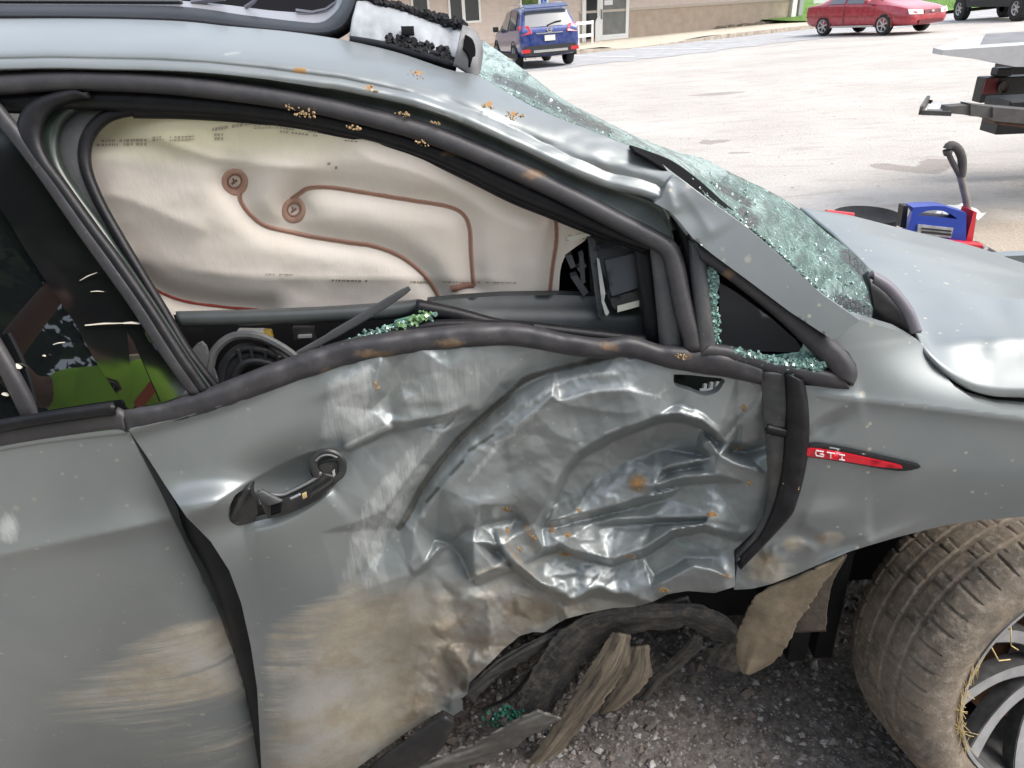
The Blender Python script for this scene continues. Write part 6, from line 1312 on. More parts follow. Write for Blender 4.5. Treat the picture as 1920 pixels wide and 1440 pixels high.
# ---- curtain airbag
m_ab, g = newmat('airbag_fabric')
yel = g.attr('yellow'); f = g.noise(7, None, 5); wv_ = g.noise(1.0, g.mp((420, 420, 420)), 2)
cc = g.mix(g.mr(f, 0.3, 0.7), (0.75, 0.675, 0.59), (0.80, 0.735, 0.66)); cc = g.mix(yel, cc, (0.50, 0.48, 0.28))
g.set(Base_Color=cc, Roughness=0.85); g.b.inputs['Specular IOR Level'].default_value = 0.2; g.bump(g.math('ADD', g.noise(22, g.mp((1, 1, 0.5)), 4), g.math('MULTIPLY', wv_, 0.1)), 0.13, 0.012)
def Yab(X, Z): return 1.15+0.0*X+0.10*np.clip(1.25-Z, -0.3, 0.3)
seam1 = [(440, 352), (452, 378), (470, 402), (500, 424), (560, 439), (640, 452), (700, 461), (750, 480), (790, 510), (814, 540), (826, 566)]
seam2 = [(551, 382), (560, 362), (580, 351), (620, 351), (700, 363), (780, 376), (840, 386), (868, 400), (880, 425), (883, 470), (886, 515), (889, 535)]
seam3 = [(1028, 370), (1041, 405), (1043, 450), (1036, 500), (1030, 556)]
seam4 = [(262, 520), (285, 538), (320, 556), (360, 567), (420, 575), (500, 582)]
def ab_disp(x, y):
    h = 0.0035*fbm(x/190, y/120, 31)+0.0008*fbm(x/60, y/30, 32)+0.0015*(ridged(x/190+y/130, y/60-x/400, 33)-0.5)
    for s, w in ((seam1, 26), (seam2, 26), (seam3, 22), (seam4, 24)): h = h-0.014*np.exp(-(dline(x, y, cr(s, 50))[0]/w)**2)
    h = h-0.016*gauss(x, y, 440, 340, 42, 42, 0, 1)-0.016*gauss(x, y, 551, 393, 38, 38, 0, 1)
    h = h+ridge(x, y, [(180, 262), (230, 258), (300, 262), (420, 300), (640, 322)], 0.008, 30, 20)-0.018*sstep(300, 250, y)*sstep(330, 200, x)
    h = h+ridge(x, y, [(640, 262), (700, 300), (800, 330), (960, 420), (1040, 440)], 0.008, 30, 34)+ridge(x, y, [(180, 360), (260, 380), (400, 440)], 0.006, 40, 30)
    h = h+ridge(x, y, [(300, 500), (500, 520), (800, 522), (1000, 528)], 0.006, 30, 18)
    return -h
ab = panel('curtain_airbag', [(140, 180), (250, 190), (450, 204), (640, 230), (800, 275), (960, 350), (1040, 384), (1108, 418), (1104, 436), (1096, 452), (1078, 464), (1062, 476), (1054, 492), (1050, 510), (1047, 556), (1044, 600), (320, 650), (200, 520), (140, 320)], Yab, m_ab, car, 7, ab_disp, attrf={'yellow': lambda x, y: np.clip(0.9*sstep(340, 240, y+0.10*np.abs(x-330)-20*fbm(x/90, y/60, 3))*sstep(900, 500, x), 0, 0.7)}, flange=0.01)
m_seam = mat('brown_seam', (0.43, 0.265, 0.20), 0.8, noise=0.15, nscale=30); m_seam2 = mat('dark_seam_core', (0.30, 0.16, 0.115), 0.8); m_red_seam = mat('red_seam', (0.36, 0.07, 0.05), 0.8, noise=0.2)
def abp(a, b, d=0.0):
    dd = float(ab_disp(np.array([float(a)]), np.array([float(b)]))[0]); return Vector(lift(np.array([float(a)]), np.array([float(b)]), Yab, dd+d)[0])
def seam(pts, wpx, m, m2, n=70):
    q = cr(pts, n); o = MB().tube([abp(a, b, 0.0005) for a, b in q], wpx/1150.0/2, 8, True, 0.35, (0, 1, 0)).build('seam', m, ab, True, W=True)
    if m2: MB().tube([abp(a, b, -0.0018) for a, b in q], wpx/1150.0/2*0.35, 6, True, 0.5, (0, 1, 0)).build('seam_stitching', m2, ab, True, W=True)
seam([(452, 362)]+seam1[1:], 12, m_seam, m_seam2); seam([(545, 372)]+seam2[1:], 11, m_seam, m_seam2); seam(seam3, 11, m_seam, m_seam2); seam(seam4, 9, m_red_seam, None)
seam([(846, 541), (862, 536), (876, 533), (889, 532)], 16, m_seam2, None, 12)
for cx, cy, r in ((440, 340, 27), (551, 393, 25)):
    ring = MB(); k = [(cx+r*0.80*math.cos(a), cy+r*0.80*math.sin(a)) for a in np.linspace(0, 6.283, 33)]
    ring.tube([abp(a, b, -0.0002) for a, b in k], r*0.24/1150, 8, False, 0.4, (0, 1, 0)); sr = ring.build('seam', m_seam, ab, True, W=True)
    k2 = [(cx+r*0.50*math.cos(a), cy+r*0.50*math.sin(a)) for a in np.linspace(0, 6.283, 25)]
    MB().tube([abp(a, b, -0.0022) for a, b in k2], r*0.09/1150, 6, False, 0.5, (0, 1, 0)).build('seam_stitching', m_seam2, ab, True, W=True)
    MB().tube([abp(cx+4, cy-2, -0.001), abp(cx-5, cy+5, -0.001)], 0.0018, 5).tube([abp(cx-3, cy-5, -0.001), abp(cx-1, cy+4, -0.001)], 0.0012, 5).build('tack_stitch', m_seam2, ab, W=True)
pr = MB(); rr = random.Random(2)
for x0, x1, y0, sl, rows_, h in ((182, 272, 262, -.02, 2, 5), (286, 306, 256, -.05, 2, 3), (318, 372, 256, -.04, 2, 3), (398, 470, 240, -.16, 1, 6), (402, 418, 250, 0, 2, 5), (476, 520, 235, -.02, 2, 2), (525, 596, 238, .12, 2, 4), (622, 690, 524, .02, 1, 4), (770, 805, 527, .02, 1, 4), (830, 970, 528, .01, 1, 2), (498, 556, 513, .02, 1, 2), (1060, 1100, 441, -.1, 3, 2), (646, 668, 262, .1, 1, 3), (614, 620, 305, 0, 1, 5), (628, 634, 312, 0, 1, 6)):
    x = x0
    while x < x1:
        w = rr.uniform(2, 6)
        for r in range(rows_):
            yy = y0+sl*(x-x0)+r*(h+2.5)
            if rr.random() < 0.85:
                a, b, c, d = abp(x, yy, -0.0012), abp(x+w, yy+sl*w, -0.0012), abp(x+w, yy+h*rr.uniform(.6, 1), -0.0012), abp(x, yy+h, -0.0012); pr.add([a, b, c, d], [(3, 2, 1, 0)])
        x += w+rr.uniform(1, 3)
pr.build('faint_print', mat('faint_grey_ink', (0.33, 0.28, 0.22), 0.9), ab, W=True)
panel('airbag_tab', [(1062, 446), (1100, 437), (1126, 427), (1142, 433), (1108, 441), (1070, 455)], lambda X, Z: Yab(X, Z)-0.02, mat('pale_strap', (0.60, 0.60, 0.52), 0.8), ab, 10, lambda x, y: -0.004*np.ones_like(x), flange=0.002)

# ---- inside: cabin void, door top, vent box, speaker, broken strip
panel('cabin_void', [(100, 150), (700, 200), (1000, 300), (1320, 430), (1340, 680), (1000, 660), (380, 760), (200, 500)], lambda X, Z: 1.42+0*X, M['void'], car, 60, flange=0)
m_card = mat('dark_door_card_top', (0.040, 0.045, 0.046), 0.42, noise=0.15, nscale=18)
panel('dashboard_side', [(800, 566), (860, 560), (935, 555), (1048, 553), (1120, 556), (1225, 560), (1235, 650), (1090, 626), (1000, 614), (935, 606), (830, 582)], YsB(0.085), m_card, car, 14, lambda x, y: -0.02*sstep(600, 556, y)*-1.2, flange=0.02)
strip('door_card_top', [(330, 591), (450, 588), (600, 582), (720, 574), (784, 568), (792, 569)], [(338, 606), (450, 603), (600, 598), (720, 592), (782, 583), (792, 584)], m_card, 0.05, 0.01, 60)
strip('inner_waist_seal', [(780, 568), (800, 571), (860, 584), (935, 604), (1000, 610), (1100, 622), (1210, 634)], [(778, 584), (800, 588), (860, 598), (935, 614), (1000, 622), (1100, 634), (1212, 648)], M['seal'], 0.035, 0.006, 60)
strip('inner_waist_seal', [(590, 664), (700, 632), (800, 608), (900, 606), (1000, 614)], [(590, 676), (700, 646), (800, 618), (900, 615), (1000, 626)], M['seal'], 0.02, 0.006, 50)
panel('door_cavity', [(325, 590), (800, 575), (950, 610), (950, 640), (640, 690), (400, 740), (340, 640)], YsB(0.13), M['void'], car, 30, flange=0)
spk = MB(); arc = cr([(392, 720), (394, 690), (402, 660), (424, 637), (452, 628), (490, 632), (530, 652), (560, 674), (580, 688)], 40)
spk.tube([side_pt_px(a, b, 0.045) for a, b in arc], 0.0065, 8); so = spk.build('speaker_ring', M['plastic_grey'], car, True, W=True)
a1 = [(412, 720), (416, 690), (432, 664), (458, 650), (500, 656), (540, 676), (562, 692)]; a2 = [(440, 720), (444, 700), (456, 684), (476, 678), (506, 682), (532, 694), (548, 702)]
strip('speaker_bowl', a1, a2, M['plastic'], 0.075, -0.01, 40, so)
for a, b, c, d in ((447, 655, 452, 680), (470, 652, 474, 676), (497, 656, 499, 679), (524, 668, 520, 688)):
    MB().tube([side_pt_px(a, b, 0.06), side_pt_px(c, d, 0.07)], 0.003, 6).build('speaker_rib', M['plastic_grey'], so, W=True)
panel('speaker_bracket', [(360, 655), (374, 640), (384, 646), (410, 722), (396, 728)], YsB(0.04), M['plastic_grey'], car, 12, flange=0.006)
for (x0, y0, x1, y1, c, nm) in ((449, 617, 494, 629, (0.5, 0.5, 0.48), 'wire_plug'), (494, 618, 510, 634, (0.45, 0.30, 0.05), 'yellow_clip'), (536, 674, 556, 690, (0.62, 0.62, 0.66), 'white_clip'), (552, 612, 590, 636, (0.018, 0.016, 0.016), 'switch_block')):
    bevel(MB().obox((side_pt_px((x0+x1)/2, (y0+y1)/2, 0.07)), (abs(x1-x0)/2300, 0, -0.001), (0, 0.006, 0), (0, 0, (y1-y0)/2300)).build(nm, mat(nm, c, 0.5), car, W=True), 0.002)
MB().tube([side_pt_px(a, b, 0.06) for a, b in cr([(478, 634), (500, 636), (520, 648), (545, 668)], 16)], 0.0028, 6).build('speaker_wire', mat('pale_wire', (0.45, 0.40, 0.33), 0.6), car, True, W=True)
MB().obox((side_pt_px(572, 630, 0.06)), (0.010, 0, 0), (0, 0.003, 0), (0, 0, 0.002)).build('switch_mark', M['alloy'], car, W=True)
q = cr([(560, 664), (620, 630), (700, 583), (768, 540)], 20)
MB().tube([side_pt_px(a, b, -0.02+0.03*(1-i/19)) for i, (a, b) in enumerate(q)], [0.0055]*6+[0.0065]*10+[0.006, 0.0055, 0.005, 0.0035], 8, True, 0.6, (0, 1, 0)).build('broken_waist_strip', M['plastic_grey'], car, True, W=True)
gs = MB(); rr = random.Random(8)
for (a, b), (c, d), wd_ in (((594, 664), (680, 632), 8), ((678, 634), (770, 598), 7), ((590, 658), (650, 640), 5), ((700, 628), (812, 588), 6), ((740, 604), (814, 584), 5), ((640, 650), (720, 620), 4)):
    p0, p1 = side_pt_px(a, b, 0.03), side_pt_px(c, d, 0.035); w = wd_/2300
    gs.obox((p0+p1)/2, (p1-p0)/2, Vector((0.0, 0.003, 0.0)), Vector((0, 0, w)))
gs.build('glass_shard', mat('green_glass_edge', (0.09, 0.20, 0.155), 0.08, spec=0.9, noise=0.5, nscale=70), car, W=True)
crumbs('glass_crumbs', [(600, 662), (680, 634), (760, 606), (812, 592)], 260, 0.0024, 5, m_crumb2, car, 35, 0.025)
crumbs('glass_crumbs', [(745, 612), (780, 600), (805, 590)], 60, 0.0030, 5, mat('lime_lit_glass', (0.15, 0.27, 0.12), 0.15, spec=0.8), car, 36, 0.02)
# vent / mirror box at the front corner
m_dk = mat('satin_black', (0.014, 0.016, 0.019), 0.4); m_face = mat('slate_panel', (0.055, 0.06, 0.068), 0.45)
panel('pillar_lining', [(1100, 420), (1215, 455), (1215, 560), (1108, 560)], YsB(0.12), mat('green_black_lining', (0.016, 0.022, 0.022), 0.5), car, 30, flange=0)
vx = panel('mirror_base_box', [(1118, 470), (1190, 455), (1208, 470), (1210, 560), (1150, 580), (1140, 560)], YsB(0.075), m_dk, car, 14, flange=0.03)
panel('box_face', [(1134, 488), (1196, 474), (1202, 538), (1146, 556)], YsB(0.068), m_face, vx, 14, flange=0.004)
panel('box_underside', [(1144, 560), (1204, 542), (1206, 562), (1150, 584)], YsB(0.064), M['plastic'], vx, 14, flange=0.004)
panel('pale_label', [(1158, 574), (1201, 563), (1198, 575), (1156, 586)], YsB(0.058), mat('label_pale', (0.45, 0.46, 0.38), 0.7), vx, 14, flange=0.002)
panel('metal_strip', [(1119, 484), (1123, 482), (1136, 555), (1131, 560), (1143, 588), (1136, 594), (1128, 566)], YsB(0.060), mat('bare_strip', (0.34, 0.35, 0.34), 0.4), vx, 8, flange=0.004)
panel('box_post', [(1102, 445), (1116, 450), (1136, 596), (1122, 598)], YsB(0.070), M['plastic_grey'], vx, 10, flange=0.01)
br = MB()
for pts in ([(1060, 480), (1072, 478), (1080, 500), (1070, 504)], [(1070, 520), (1082, 516), (1104, 548), (1094, 556)], [(1086, 480), (1094, 476), (1098, 530), (1090, 534)], [(1082, 504), (1098, 494), (1100, 500), (1086, 510)]):
    br.prism([side_pt_px(a, b, 0.10) for a, b in pts], (0, 0.02, 0))
br.build('broken_bracket', M['plastic_grey'], car, W=True)

# ---- sill and torn rocker pieces
def torn(name, l, r, m, dy, bulge=0.012, n=90, amp=0.010, seed=1, par=None, fold=0.4, jag=1.0):
    a = cr([(x, y, 0) for x, y in l], n); b = cr([(x, y, 0) for x, y in r], n); jr = np.random.RandomState(seed); rows = []; su = []; sv = []; wid = float(np.mean(np.linalg.norm(a-b, axis=1)))/1000; ln = float(np.sum(np.linalg.norm(np.diff(a, axis=0), axis=1)))/1000
    rag = lambda: np.repeat(jr.normal(0, 1, (n//3+1, 1)), 3, axis=0)[:n]*0.045+jr.normal(0, 1, (n, 1))*0.02
    ra, rb = rag()*jag, rag()*jag; s_ = np.linspace(0, 1, n)
    for u in [0, 0.03]+list(np.linspace(0.08, 0.92, 13))+[0.97, 1]:
        uu = np.full((n, 1), u)+(ra if u == 0 else 0)+(rb if u == 1 else 0)+(ra*.5 if u == 0.03 else 0)+(rb*.5 if u == 0.97 else 0)
        q = a*(1-uu)+b*uu; prof = 1-abs(u-fold)/max(fold, 1-fold)                     # folded sheet: two flats meeting in a crease
        nz_ = amp*fbm(s_*ln*9+seed, np.full(n, u*2.2), seed, 5)+amp*0.5*fbm(s_*ln*3+seed, np.full(n, u*wid*120), seed+3, 3)
        w = lift(q[:, 0], q[:, 1], Ys, dy-bulge*prof+nz_); rows.append(np.stack([q[:, 0], q[:, 1], w[:, 1]], 1)); su.append(s_*ln+seed); sv.append(np.full(n, u*wid))
    return loft(name, rows, m, par or car, 1, 0.006, lin=True, attrf={'su': lambda x, y: np.concatenate(su), 'sv': lambda x, y: np.concatenate(sv)})
torn('rocker_strip', [(955, 1345), (985, 1290), (1005, 1245), (1040, 1195), (1075, 1165), (1110, 1148), (1200, 1136), (1290, 1132), (1352, 1150), (1384, 1180)], [(1030, 1345), (1062, 1290), (1090, 1245), (1118, 1212), (1150, 1192), (1190, 1184), (1250, 1178), (1290, 1172), (1330, 1192), (1370, 1205)], M['torn_dark'], 0.085, 0.016, seed=3, amp=0.005)
torn('rocker_splinter', [(970, 1450), (1035, 1366), (1085, 1288), (1122, 1225), (1150, 1186)], [(1030, 1436), (1092, 1360), (1140, 1296), (1178, 1240), (1180, 1190)], M['torn_tan'], 0.06, 0.022, seed=5, amp=0.0035)
torn('rocker_splinter', [(1120, 1340), (1150, 1290), (1170, 1250), (1182, 1214)], [(1155, 1330), (1205, 1290), (1218, 1250), (1214, 1210)], M['torn_tan'], 0.085, 0.012, seed=7, n=30, amp=0.004)
torn('rocker_strip', [(1180, 1310), (1215, 1276), (1250, 1244), (1285, 1210), (1300, 1188)], [(1210, 1312), (1240, 1276), (1275, 1250), (1310, 1218), (1316, 1196)], M['torn_dark'], 0.11, 0.01, seed=9, n=30)
torn('rocker_strip', [(1320, 1240), (1340, 1210), (1380, 1190)], [(1380, 1262), (1392, 1240), (1398, 1205)], M['torn_dark'], 0.12, 0.01, seed=10, n=24)
torn('sill_flange', [(700, 1470), (800, 1425), (880, 1396), (960, 1352), (1010, 1332)], [(760, 1490), (850, 1446), (930, 1416), (1000, 1376), (1050, 1345)], mat('dull_flange', (0.14, 0.135, 0.125), 0.5, 0.3, noise=0.4, nscale=20), 0.04, 0.008, seed=11)
strip('sill_cover', [(640, 1490), (700, 1432), (760, 1388), (832, 1340)], [(700, 1510), (760, 1450), (820, 1406), (850, 1350)], M['plastic'], 0.03, 0.01, 40)
torn('wing_liner_flap', [(1395, 1262), (1384, 1240), (1381, 1205), (1394, 1160), (1420, 1115), (1488, 1085)], [(1404, 1263), (1446, 1242), (1478, 1205), (1492, 1172), (1528, 1116), (1582, 1042)], mat('muddy_liner', (0.11, 0.085, 0.055), 0.7, c2=(0.22, 0.18, 0.125), nscale=13, bump=0.3, bscale=40), 0.035, 0.014, seed=13, amp=0.004, jag=0.35)
torn('wing_liner_flap', [(1470, 1185), (1480, 1150), (1500, 1100), (1540, 1060)], [(1548, 1182), (1550, 1140), (1560, 1090), (1586, 1040)], mat('dark_liner', (0.085, 0.070, 0.054), 0.8, noise=0.4, nscale=10, bump=0.3), 0.11, 0.01, seed=15, amp=0.003, n=30, jag=0.2)
crumbs('glass_crumbs', [(915, 1350), (960, 1340), (1010, 1350), (1030, 1370)], 140, 0.0035, 9, mat('dark_green_glass', (0.02, 0.10, 0.07), 0.1, spec=0.8), car, 38, 0.075)
MB().box(-0.85, 0.62, 1.47, 2.6, 0.11, 0.20).box(-0.85, 0.66, 1.40, 1.46, 0.12, 0.62).build('floor_pan', M['jamb'], car, W=True)
for pts, r in (([(1205, 1180), (1262, 1232), (1330, 1222), (1384, 1242)], 0.004), ([(905, 1330), (960, 1302), (1012, 1240), (1060, 1212)], 0.0035), ([(1300, 1175), (1345, 1235), (1400, 1150)], 0.003)):
    MB().tube([side_pt_px(a, b, 0.13) for a, b, _ in cr([(x, y, 0) for x, y in pts], 24)], r, 6).build('dangling_cable', M['plastic'], car, True, W=True)
torn('bent_flange', [(868, 1296), (930, 1240), (1000, 1200), (1080, 1168), (1180, 1146), (1290, 1118)], [(884, 1316), (940, 1262), (1010, 1222), (1090, 1186), (1186, 1162), (1296, 1136)], mat('bent_grey_metal', (0.10, 0.098, 0.095), 0.5, 0.4, noise=0.4, nscale=25, bump=0.4), 0.10, 0.012, seed=21, amp=0.007)
torn('bent_flange', [(1290, 1190), (1322, 1206), (1350, 1196), (1384, 1180)], [(1296, 1210), (1326, 1228), (1360, 1216), (1390, 1196)], bpy.data.materials['bent_grey_metal'], 0.14, 0.012, seed=22, amp=0.007, n=40)
MB().box(0.62, 1.5, 1.40, 2.3, 0.22, 0.5).box(0.58, 0.62, 1.18, 2.5, 0.2, 0.85).build('bulkhead', M['jamb'], car, W=True)
wa = MB().lathe([(0.42, 0.0), (0.42, 0.42)], (1.06, 1.0, 0.33), (0, 1, 0), 40, math.pi*0, math.pi*2).lathe([(0.0, 0.42), (0.42, 0.42)], (1.06, 1.0, 0.33), (0, 1, 0), 40)
MB().lathe([(0.40, 0.0), (0.40, 0.40), (0.0, 0.40)], (1.06, 1.03, 0.36), (0, 1, 0), 48, math.pi*0.0, math.pi*2)
def arch_liner():
    mb = MB(); n = 30; v = []
    for k in range(n+1):
        a = math.radians(-5)+math.radians(190)*k/n
        for Y in (1.24, 1.55): v.append((1.06+0.41*math.cos(a), Y, 0.33+0.41*math.sin(a)))
    mb.add(v, [(2*k, 2*k+1, 2*k+3, 2*k+2) for k in range(n)])
    c = len(mb.v); mb.v.append((1.06, 1.55, 0.33)); mb.f += [(2*k+1, c, 2*k+3) for k in range(n)]
    return mb
arch_liner().build('wheel_arch_liner', M['jamb'], car, True, W=True)
MB().box(0.66, 0.70, 1.22, 1.7, 0.16, 0.85).build('arch_rear_wall', M['jamb'], car, W=True)

# ---- front wheel
R0 = 0.318; WC = Vector((1.05, 0.98, 0.325)); KW = 1.055; steer = math.radians(6.5); camb = math.radians(9)
ax = Vector((math.sin(steer)*math.cos(camb), -math.cos(steer)*math.cos(camb), math.sin(camb))); whl = bpy.data.objects.new('wheel', None); col.objects.link(whl); whl.parent = car; whl.location = WC-car.location
fw = Vector((math.cos(steer), math.sin(steer), 0)); upv = fw.cross(ax); upv = upv if upv.z > 0 else -upv
def wpt(r, a, h): r, h = r*KW, h*KW; return fw*(r*math.cos(a))+upv*(r*math.sin(a))+ax*h     # h: towards the viewer
NT = 600; prof = [(0.226, -0.006, 0), (0.236, 0.004, 0), (0.262, 0.012, 0), (0.286, 0.009, 0), (0.300, 0.001, 0), (0.307, -0.008, 2), (0.3135, -0.020, 2), (0.3165, -0.036, 2), (0.3168, -0.046, 1), (0.3135, -0.049, 0), (0.3135, -0.056, 0), (0.3178, -0.059, 1), (0.3182, -0.088, 1), (0.3145, -0.091, 0), (0.3145, -0.101, 0), (0.3182, -0.104, 1), (0.3182, -0.134, 1), (0.3145, -0.137, 0), (0.3145, -0.147, 0), (0.3178, -0.150, 1), (0.3172, -0.180, 1), (0.3110, -0.184, 0), (0.3110, -0.190, 0), (0.315, -0.193, 2), (0.306, -0.218, 2), (0.29, -0.228, 0), (0.23, -0.226, 0)]
V = []; ka = np.arange(NT)*2*math.pi/NT
for r, h, fl in prof:
    d = np.zeros(NT)
    if fl == 2: d[::12] = 0.0055; d[1::12] = 0.002
    if fl == 1: d[(np.arange(NT)+int(abs(h)*1400)) % 24 == 0] = 0.003
    md = 0.0014*fbm(ka*30, np.full(NT, h*60), 7)+0.0016*fbm(ka*9, np.full(NT, h*25), 8)
    V += [tuple(wpt(r-d[k]+md[k]*(1 if fl else .4), ka[k]+h*0.25, h)) for k in range(NT)]
F = [(i*NT+k, (i+1)*NT+k, (i+1)*NT+(k+1) % NT, i*NT+(k+1) % NT) for i in range(len(prof)-1) for k in range(NT)]
def wobj(name, mb, m, par, smooth=True): return mb.build(name, m, par, smooth)
ty = wobj('tyre', MB().add(V, F), M['tyre'], whl)
def wl_lathe(pr, n=80):
    mb = MB(); v = []
    for r, h in pr:
        for k in range(n): v.append(wpt(r, 2*math.pi*k/n, h))
    mb.add(v, [(i*n+k, (i+1)*n+k, (i+1)*n+(k+1) % n, i*n+(k+1) % n) for i in range(len(pr)-1) for k in range(n)]); return mb
rim = wobj('rim', wl_lathe([(0.228, -0.012), (0.232, 0.000), (0.229, 0.003), (0.222, 0.000), (0.216, -0.012), (0.213, -0.05), (0.20, -0.12), (0.195, -0.20)]), M['alloy_dark'], whl)
wobj('rim_lip', wl_lathe([(0.2300, 0.0032), (0.2235, 0.0022)]), M['alloy'], whl)
wobj('brake_disc', wl_lathe([(0.0, -0.10), (0.155, -0.10), (0.155, -0.125)], 60), M['rustdisc'], whl)
wobj('brake_backplate', wl_lathe([(0.0, -0.15), (0.20, -0.15)], 60), M['void'], whl)
wobj('hub', wl_lathe([(0.0, -0.028), (0.030, -0.029), (0.034, -0.034), (0.055, -0.036), (0.068, -0.050), (0.07, -0.09)], 40), M['alloy'], whl)
for k in range(10):
    a = math.radians(143+36*k); tw_ = math.radians(-18)
    side_ = MB(); face = MB(); n = 10; v = []; vf = []
    for i in range(n+1):
        u = i/n; r = 0.060+(0.2215-0.060)*u; aa = a+tw_*(1-u)**1.1; w = (0.016*(1-u)+0.0185*u)*(0.85+0.3*abs(u-0.5)); h = -0.036+0.030*u**1.6
        c0 = wpt(r, aa, h); t_ = Vector(wpt(1, aa+math.pi/2, 0))
        v += [c0-t_*w, c0+t_*w, c0+t_*(w*0.75)-ax*0.035, c0-t_*(w*0.75)-ax*0.035]
        vf += [c0-t_*(w*0.82)+ax*0.0012, c0+t_*(w*0.82)+ax*0.0012]
    side_.add(v, [(4*i+j, 4*i+(j+1) % 4, 4*i+4+(j+1) % 4, 4*i+4+j) for i in range(n) for j in range(4)])
    spk_ = wobj('spoke', side_, M['alloy_dark'], whl); face.add(vf, [(2*i, 2*i+1, 2*i+3, 2*i+2) for i in range(n)]); 
    for p_ in spk_.data.polygons: pass
    spk_.data.materials.append(M['alloy'])
    me = spk_.data; bm = bmesh.new(); bm.from_mesh(me); vs = [bm.verts.new(p) for p in vf]; 
    for i in range(n):
        f_ = bm.faces.new((vs[2*i], vs[2*i+1], vs[2*i+3], vs[2*i+2])); f_.material_index = 1; f_.smooth = True
    bm.to_mesh(me); bm.free()
sw = MB(); rr = random.Random(15)
for i in range(46):
    a = math.radians(rr.uniform(158, 205)); r = 0.230+rr.uniform(-0.004, 0.006); p = Vector(wpt(r, a, 0.006)); d = Vector(wpt(1, a+math.pi/2+rr.gauss(0, 0.35), 0))*rr.uniform(0.008, 0.03)+Vector(wpt(rr.uniform(-0.012, 0.004), a, rr.uniform(0, 0.006)))
    sw.tube([p-d, p+Vector(wpt(0.001, a, 0.002)), p+d], 0.0006, 4)
for a0, a1 in ((148, 156), (136, 149)):
    sw.tube([wpt(0.228, math.radians(a0), 0.006), wpt(0.205, math.radians((a0+a1)/2), 0.012), wpt(0.175, math.radians(a1-6), 0.004)], 0.0012, 5)
o = wobj('caught_straw', sw, M['straw'], whl); o['kind'] = 'stuff'

# ---- rest of the body, outside the picture
st = [(-2.25, 0.35, 0.6, 0.95, 0.98, 0.7, 0.75, 0.72, 0.6), (-2.15, 0.25, 0.6, 1.02, 1.20, 0.82, 0.88, 0.84, 0.68), (-1.8, 0.22, 0.62, 1.06, 1.48, 0.86, 0.90, 0.87, 0.62), (-0.92, 0.22, 0.64, 1.03, 1.53, 0.86, 0.90, 0.87, 0.62)]
mb = shell(st); mb.v = [(x, y+1.84, z) for x, y, z in mb.v]; mb.build('rear_body', mat('grey_body_paint', (0.125, 0.138, 0.136), 0.3, 0.55, coat=0.6), car, True, W=True)
MB().box(-0.92, 0.5, 2.62, 2.68, 0.25, 1.05).box(0.5, 1.9, 2.55, 2.6, 0.30, 0.62).build('far_side_body', bpy.data.materials['grey_body_paint'], car, W=True)
for X_, Y_ in ((-1.55, 1.05), (-1.55, 2.55), (1.06, 2.5)):
    MB().lathe([(0.0, 0.03), (0.2, 0.03), (0.23, 0.11), (0.29, 0.11), (0.318, 0.08), (0.318, -0.08), (0.29, -0.11), (0.0, -0.1)], (X_-car.location.x, Y_-car.location.y, 0.31), (0, 1, 0), 48).build('wheel', m_tyre2, car, True)

# ------------------------------------------------------------------ loose stones on the dark gravel by the wheel
sm = [mat('grey_stone', (0.22, 0.205, 0.19), 0.9, noise=0.4, nscale=40), mat('pale_stone', (0.36, 0.345, 0.33), 0.9, noise=0.3, nscale=40), mat('brown_stone', (0.155, 0.128, 0.108), 0.9, noise=0.4, nscale=40)]
rr = random.Random(77)
for mi, (m_, n_, s0, s1) in enumerate(((sm[0], 5200, 0.002, 0.010), (sm[1], 1700, 0.002, 0.011), (sm[2], 4200, 0.003, 0.012), (sm[0], 420, 0.005, 0.016), (sm[1], 170, 0.005, 0.014), (sm[2], 420, 0.005, 0.018))):
    mb = MB(); bx0 = [(1, 0, 0), (-1, 0, 0), (0, 1, 0), (0, -1, 0), (0, 0, 1), (0, 0, -1)]; fc = [(0, 2, 4), (2, 1, 4), (1, 3, 4), (3, 0, 4), (2, 0, 5), (1, 2, 5), (3, 1, 5), (0, 3, 5)]
    for i in range(n_):
        x = rr.uniform(-0.35, 1.35); y = rr.uniform(0.55, 2.2) if rr.random() < 0.8 else rr.uniform(0.9, 1.6)
        s = s0+(s1-s0)*rr.random()**2.2; a = rr.random()*6.28; ca, sa = math.cos(a), math.sin(a); e = [rr.uniform(.6, 1.3) for _ in range(3)]; e[2] *= 0.7
        z = float(0.016*math.exp(-(((x-0.9)/2.2)**4+((y-1.0)/2.1)**4))*fbm(np.array(x*14), np.array(y*14), 9))-0.012+s*0.25
        mb.add([(x+s*(vx_*e[0]*ca-vy_*e[1]*sa)+rr.uniform(-.2, .2)*s, y+s*(vx_*e[0]*sa+vy_*e[1]*ca)+rr.uniform(-.2, .2)*s, z+s*vz_*e[2]) for vx_, vy_, vz_ in bx0], fc)
    props(mb.build('gravel', m_), kind='stuff')

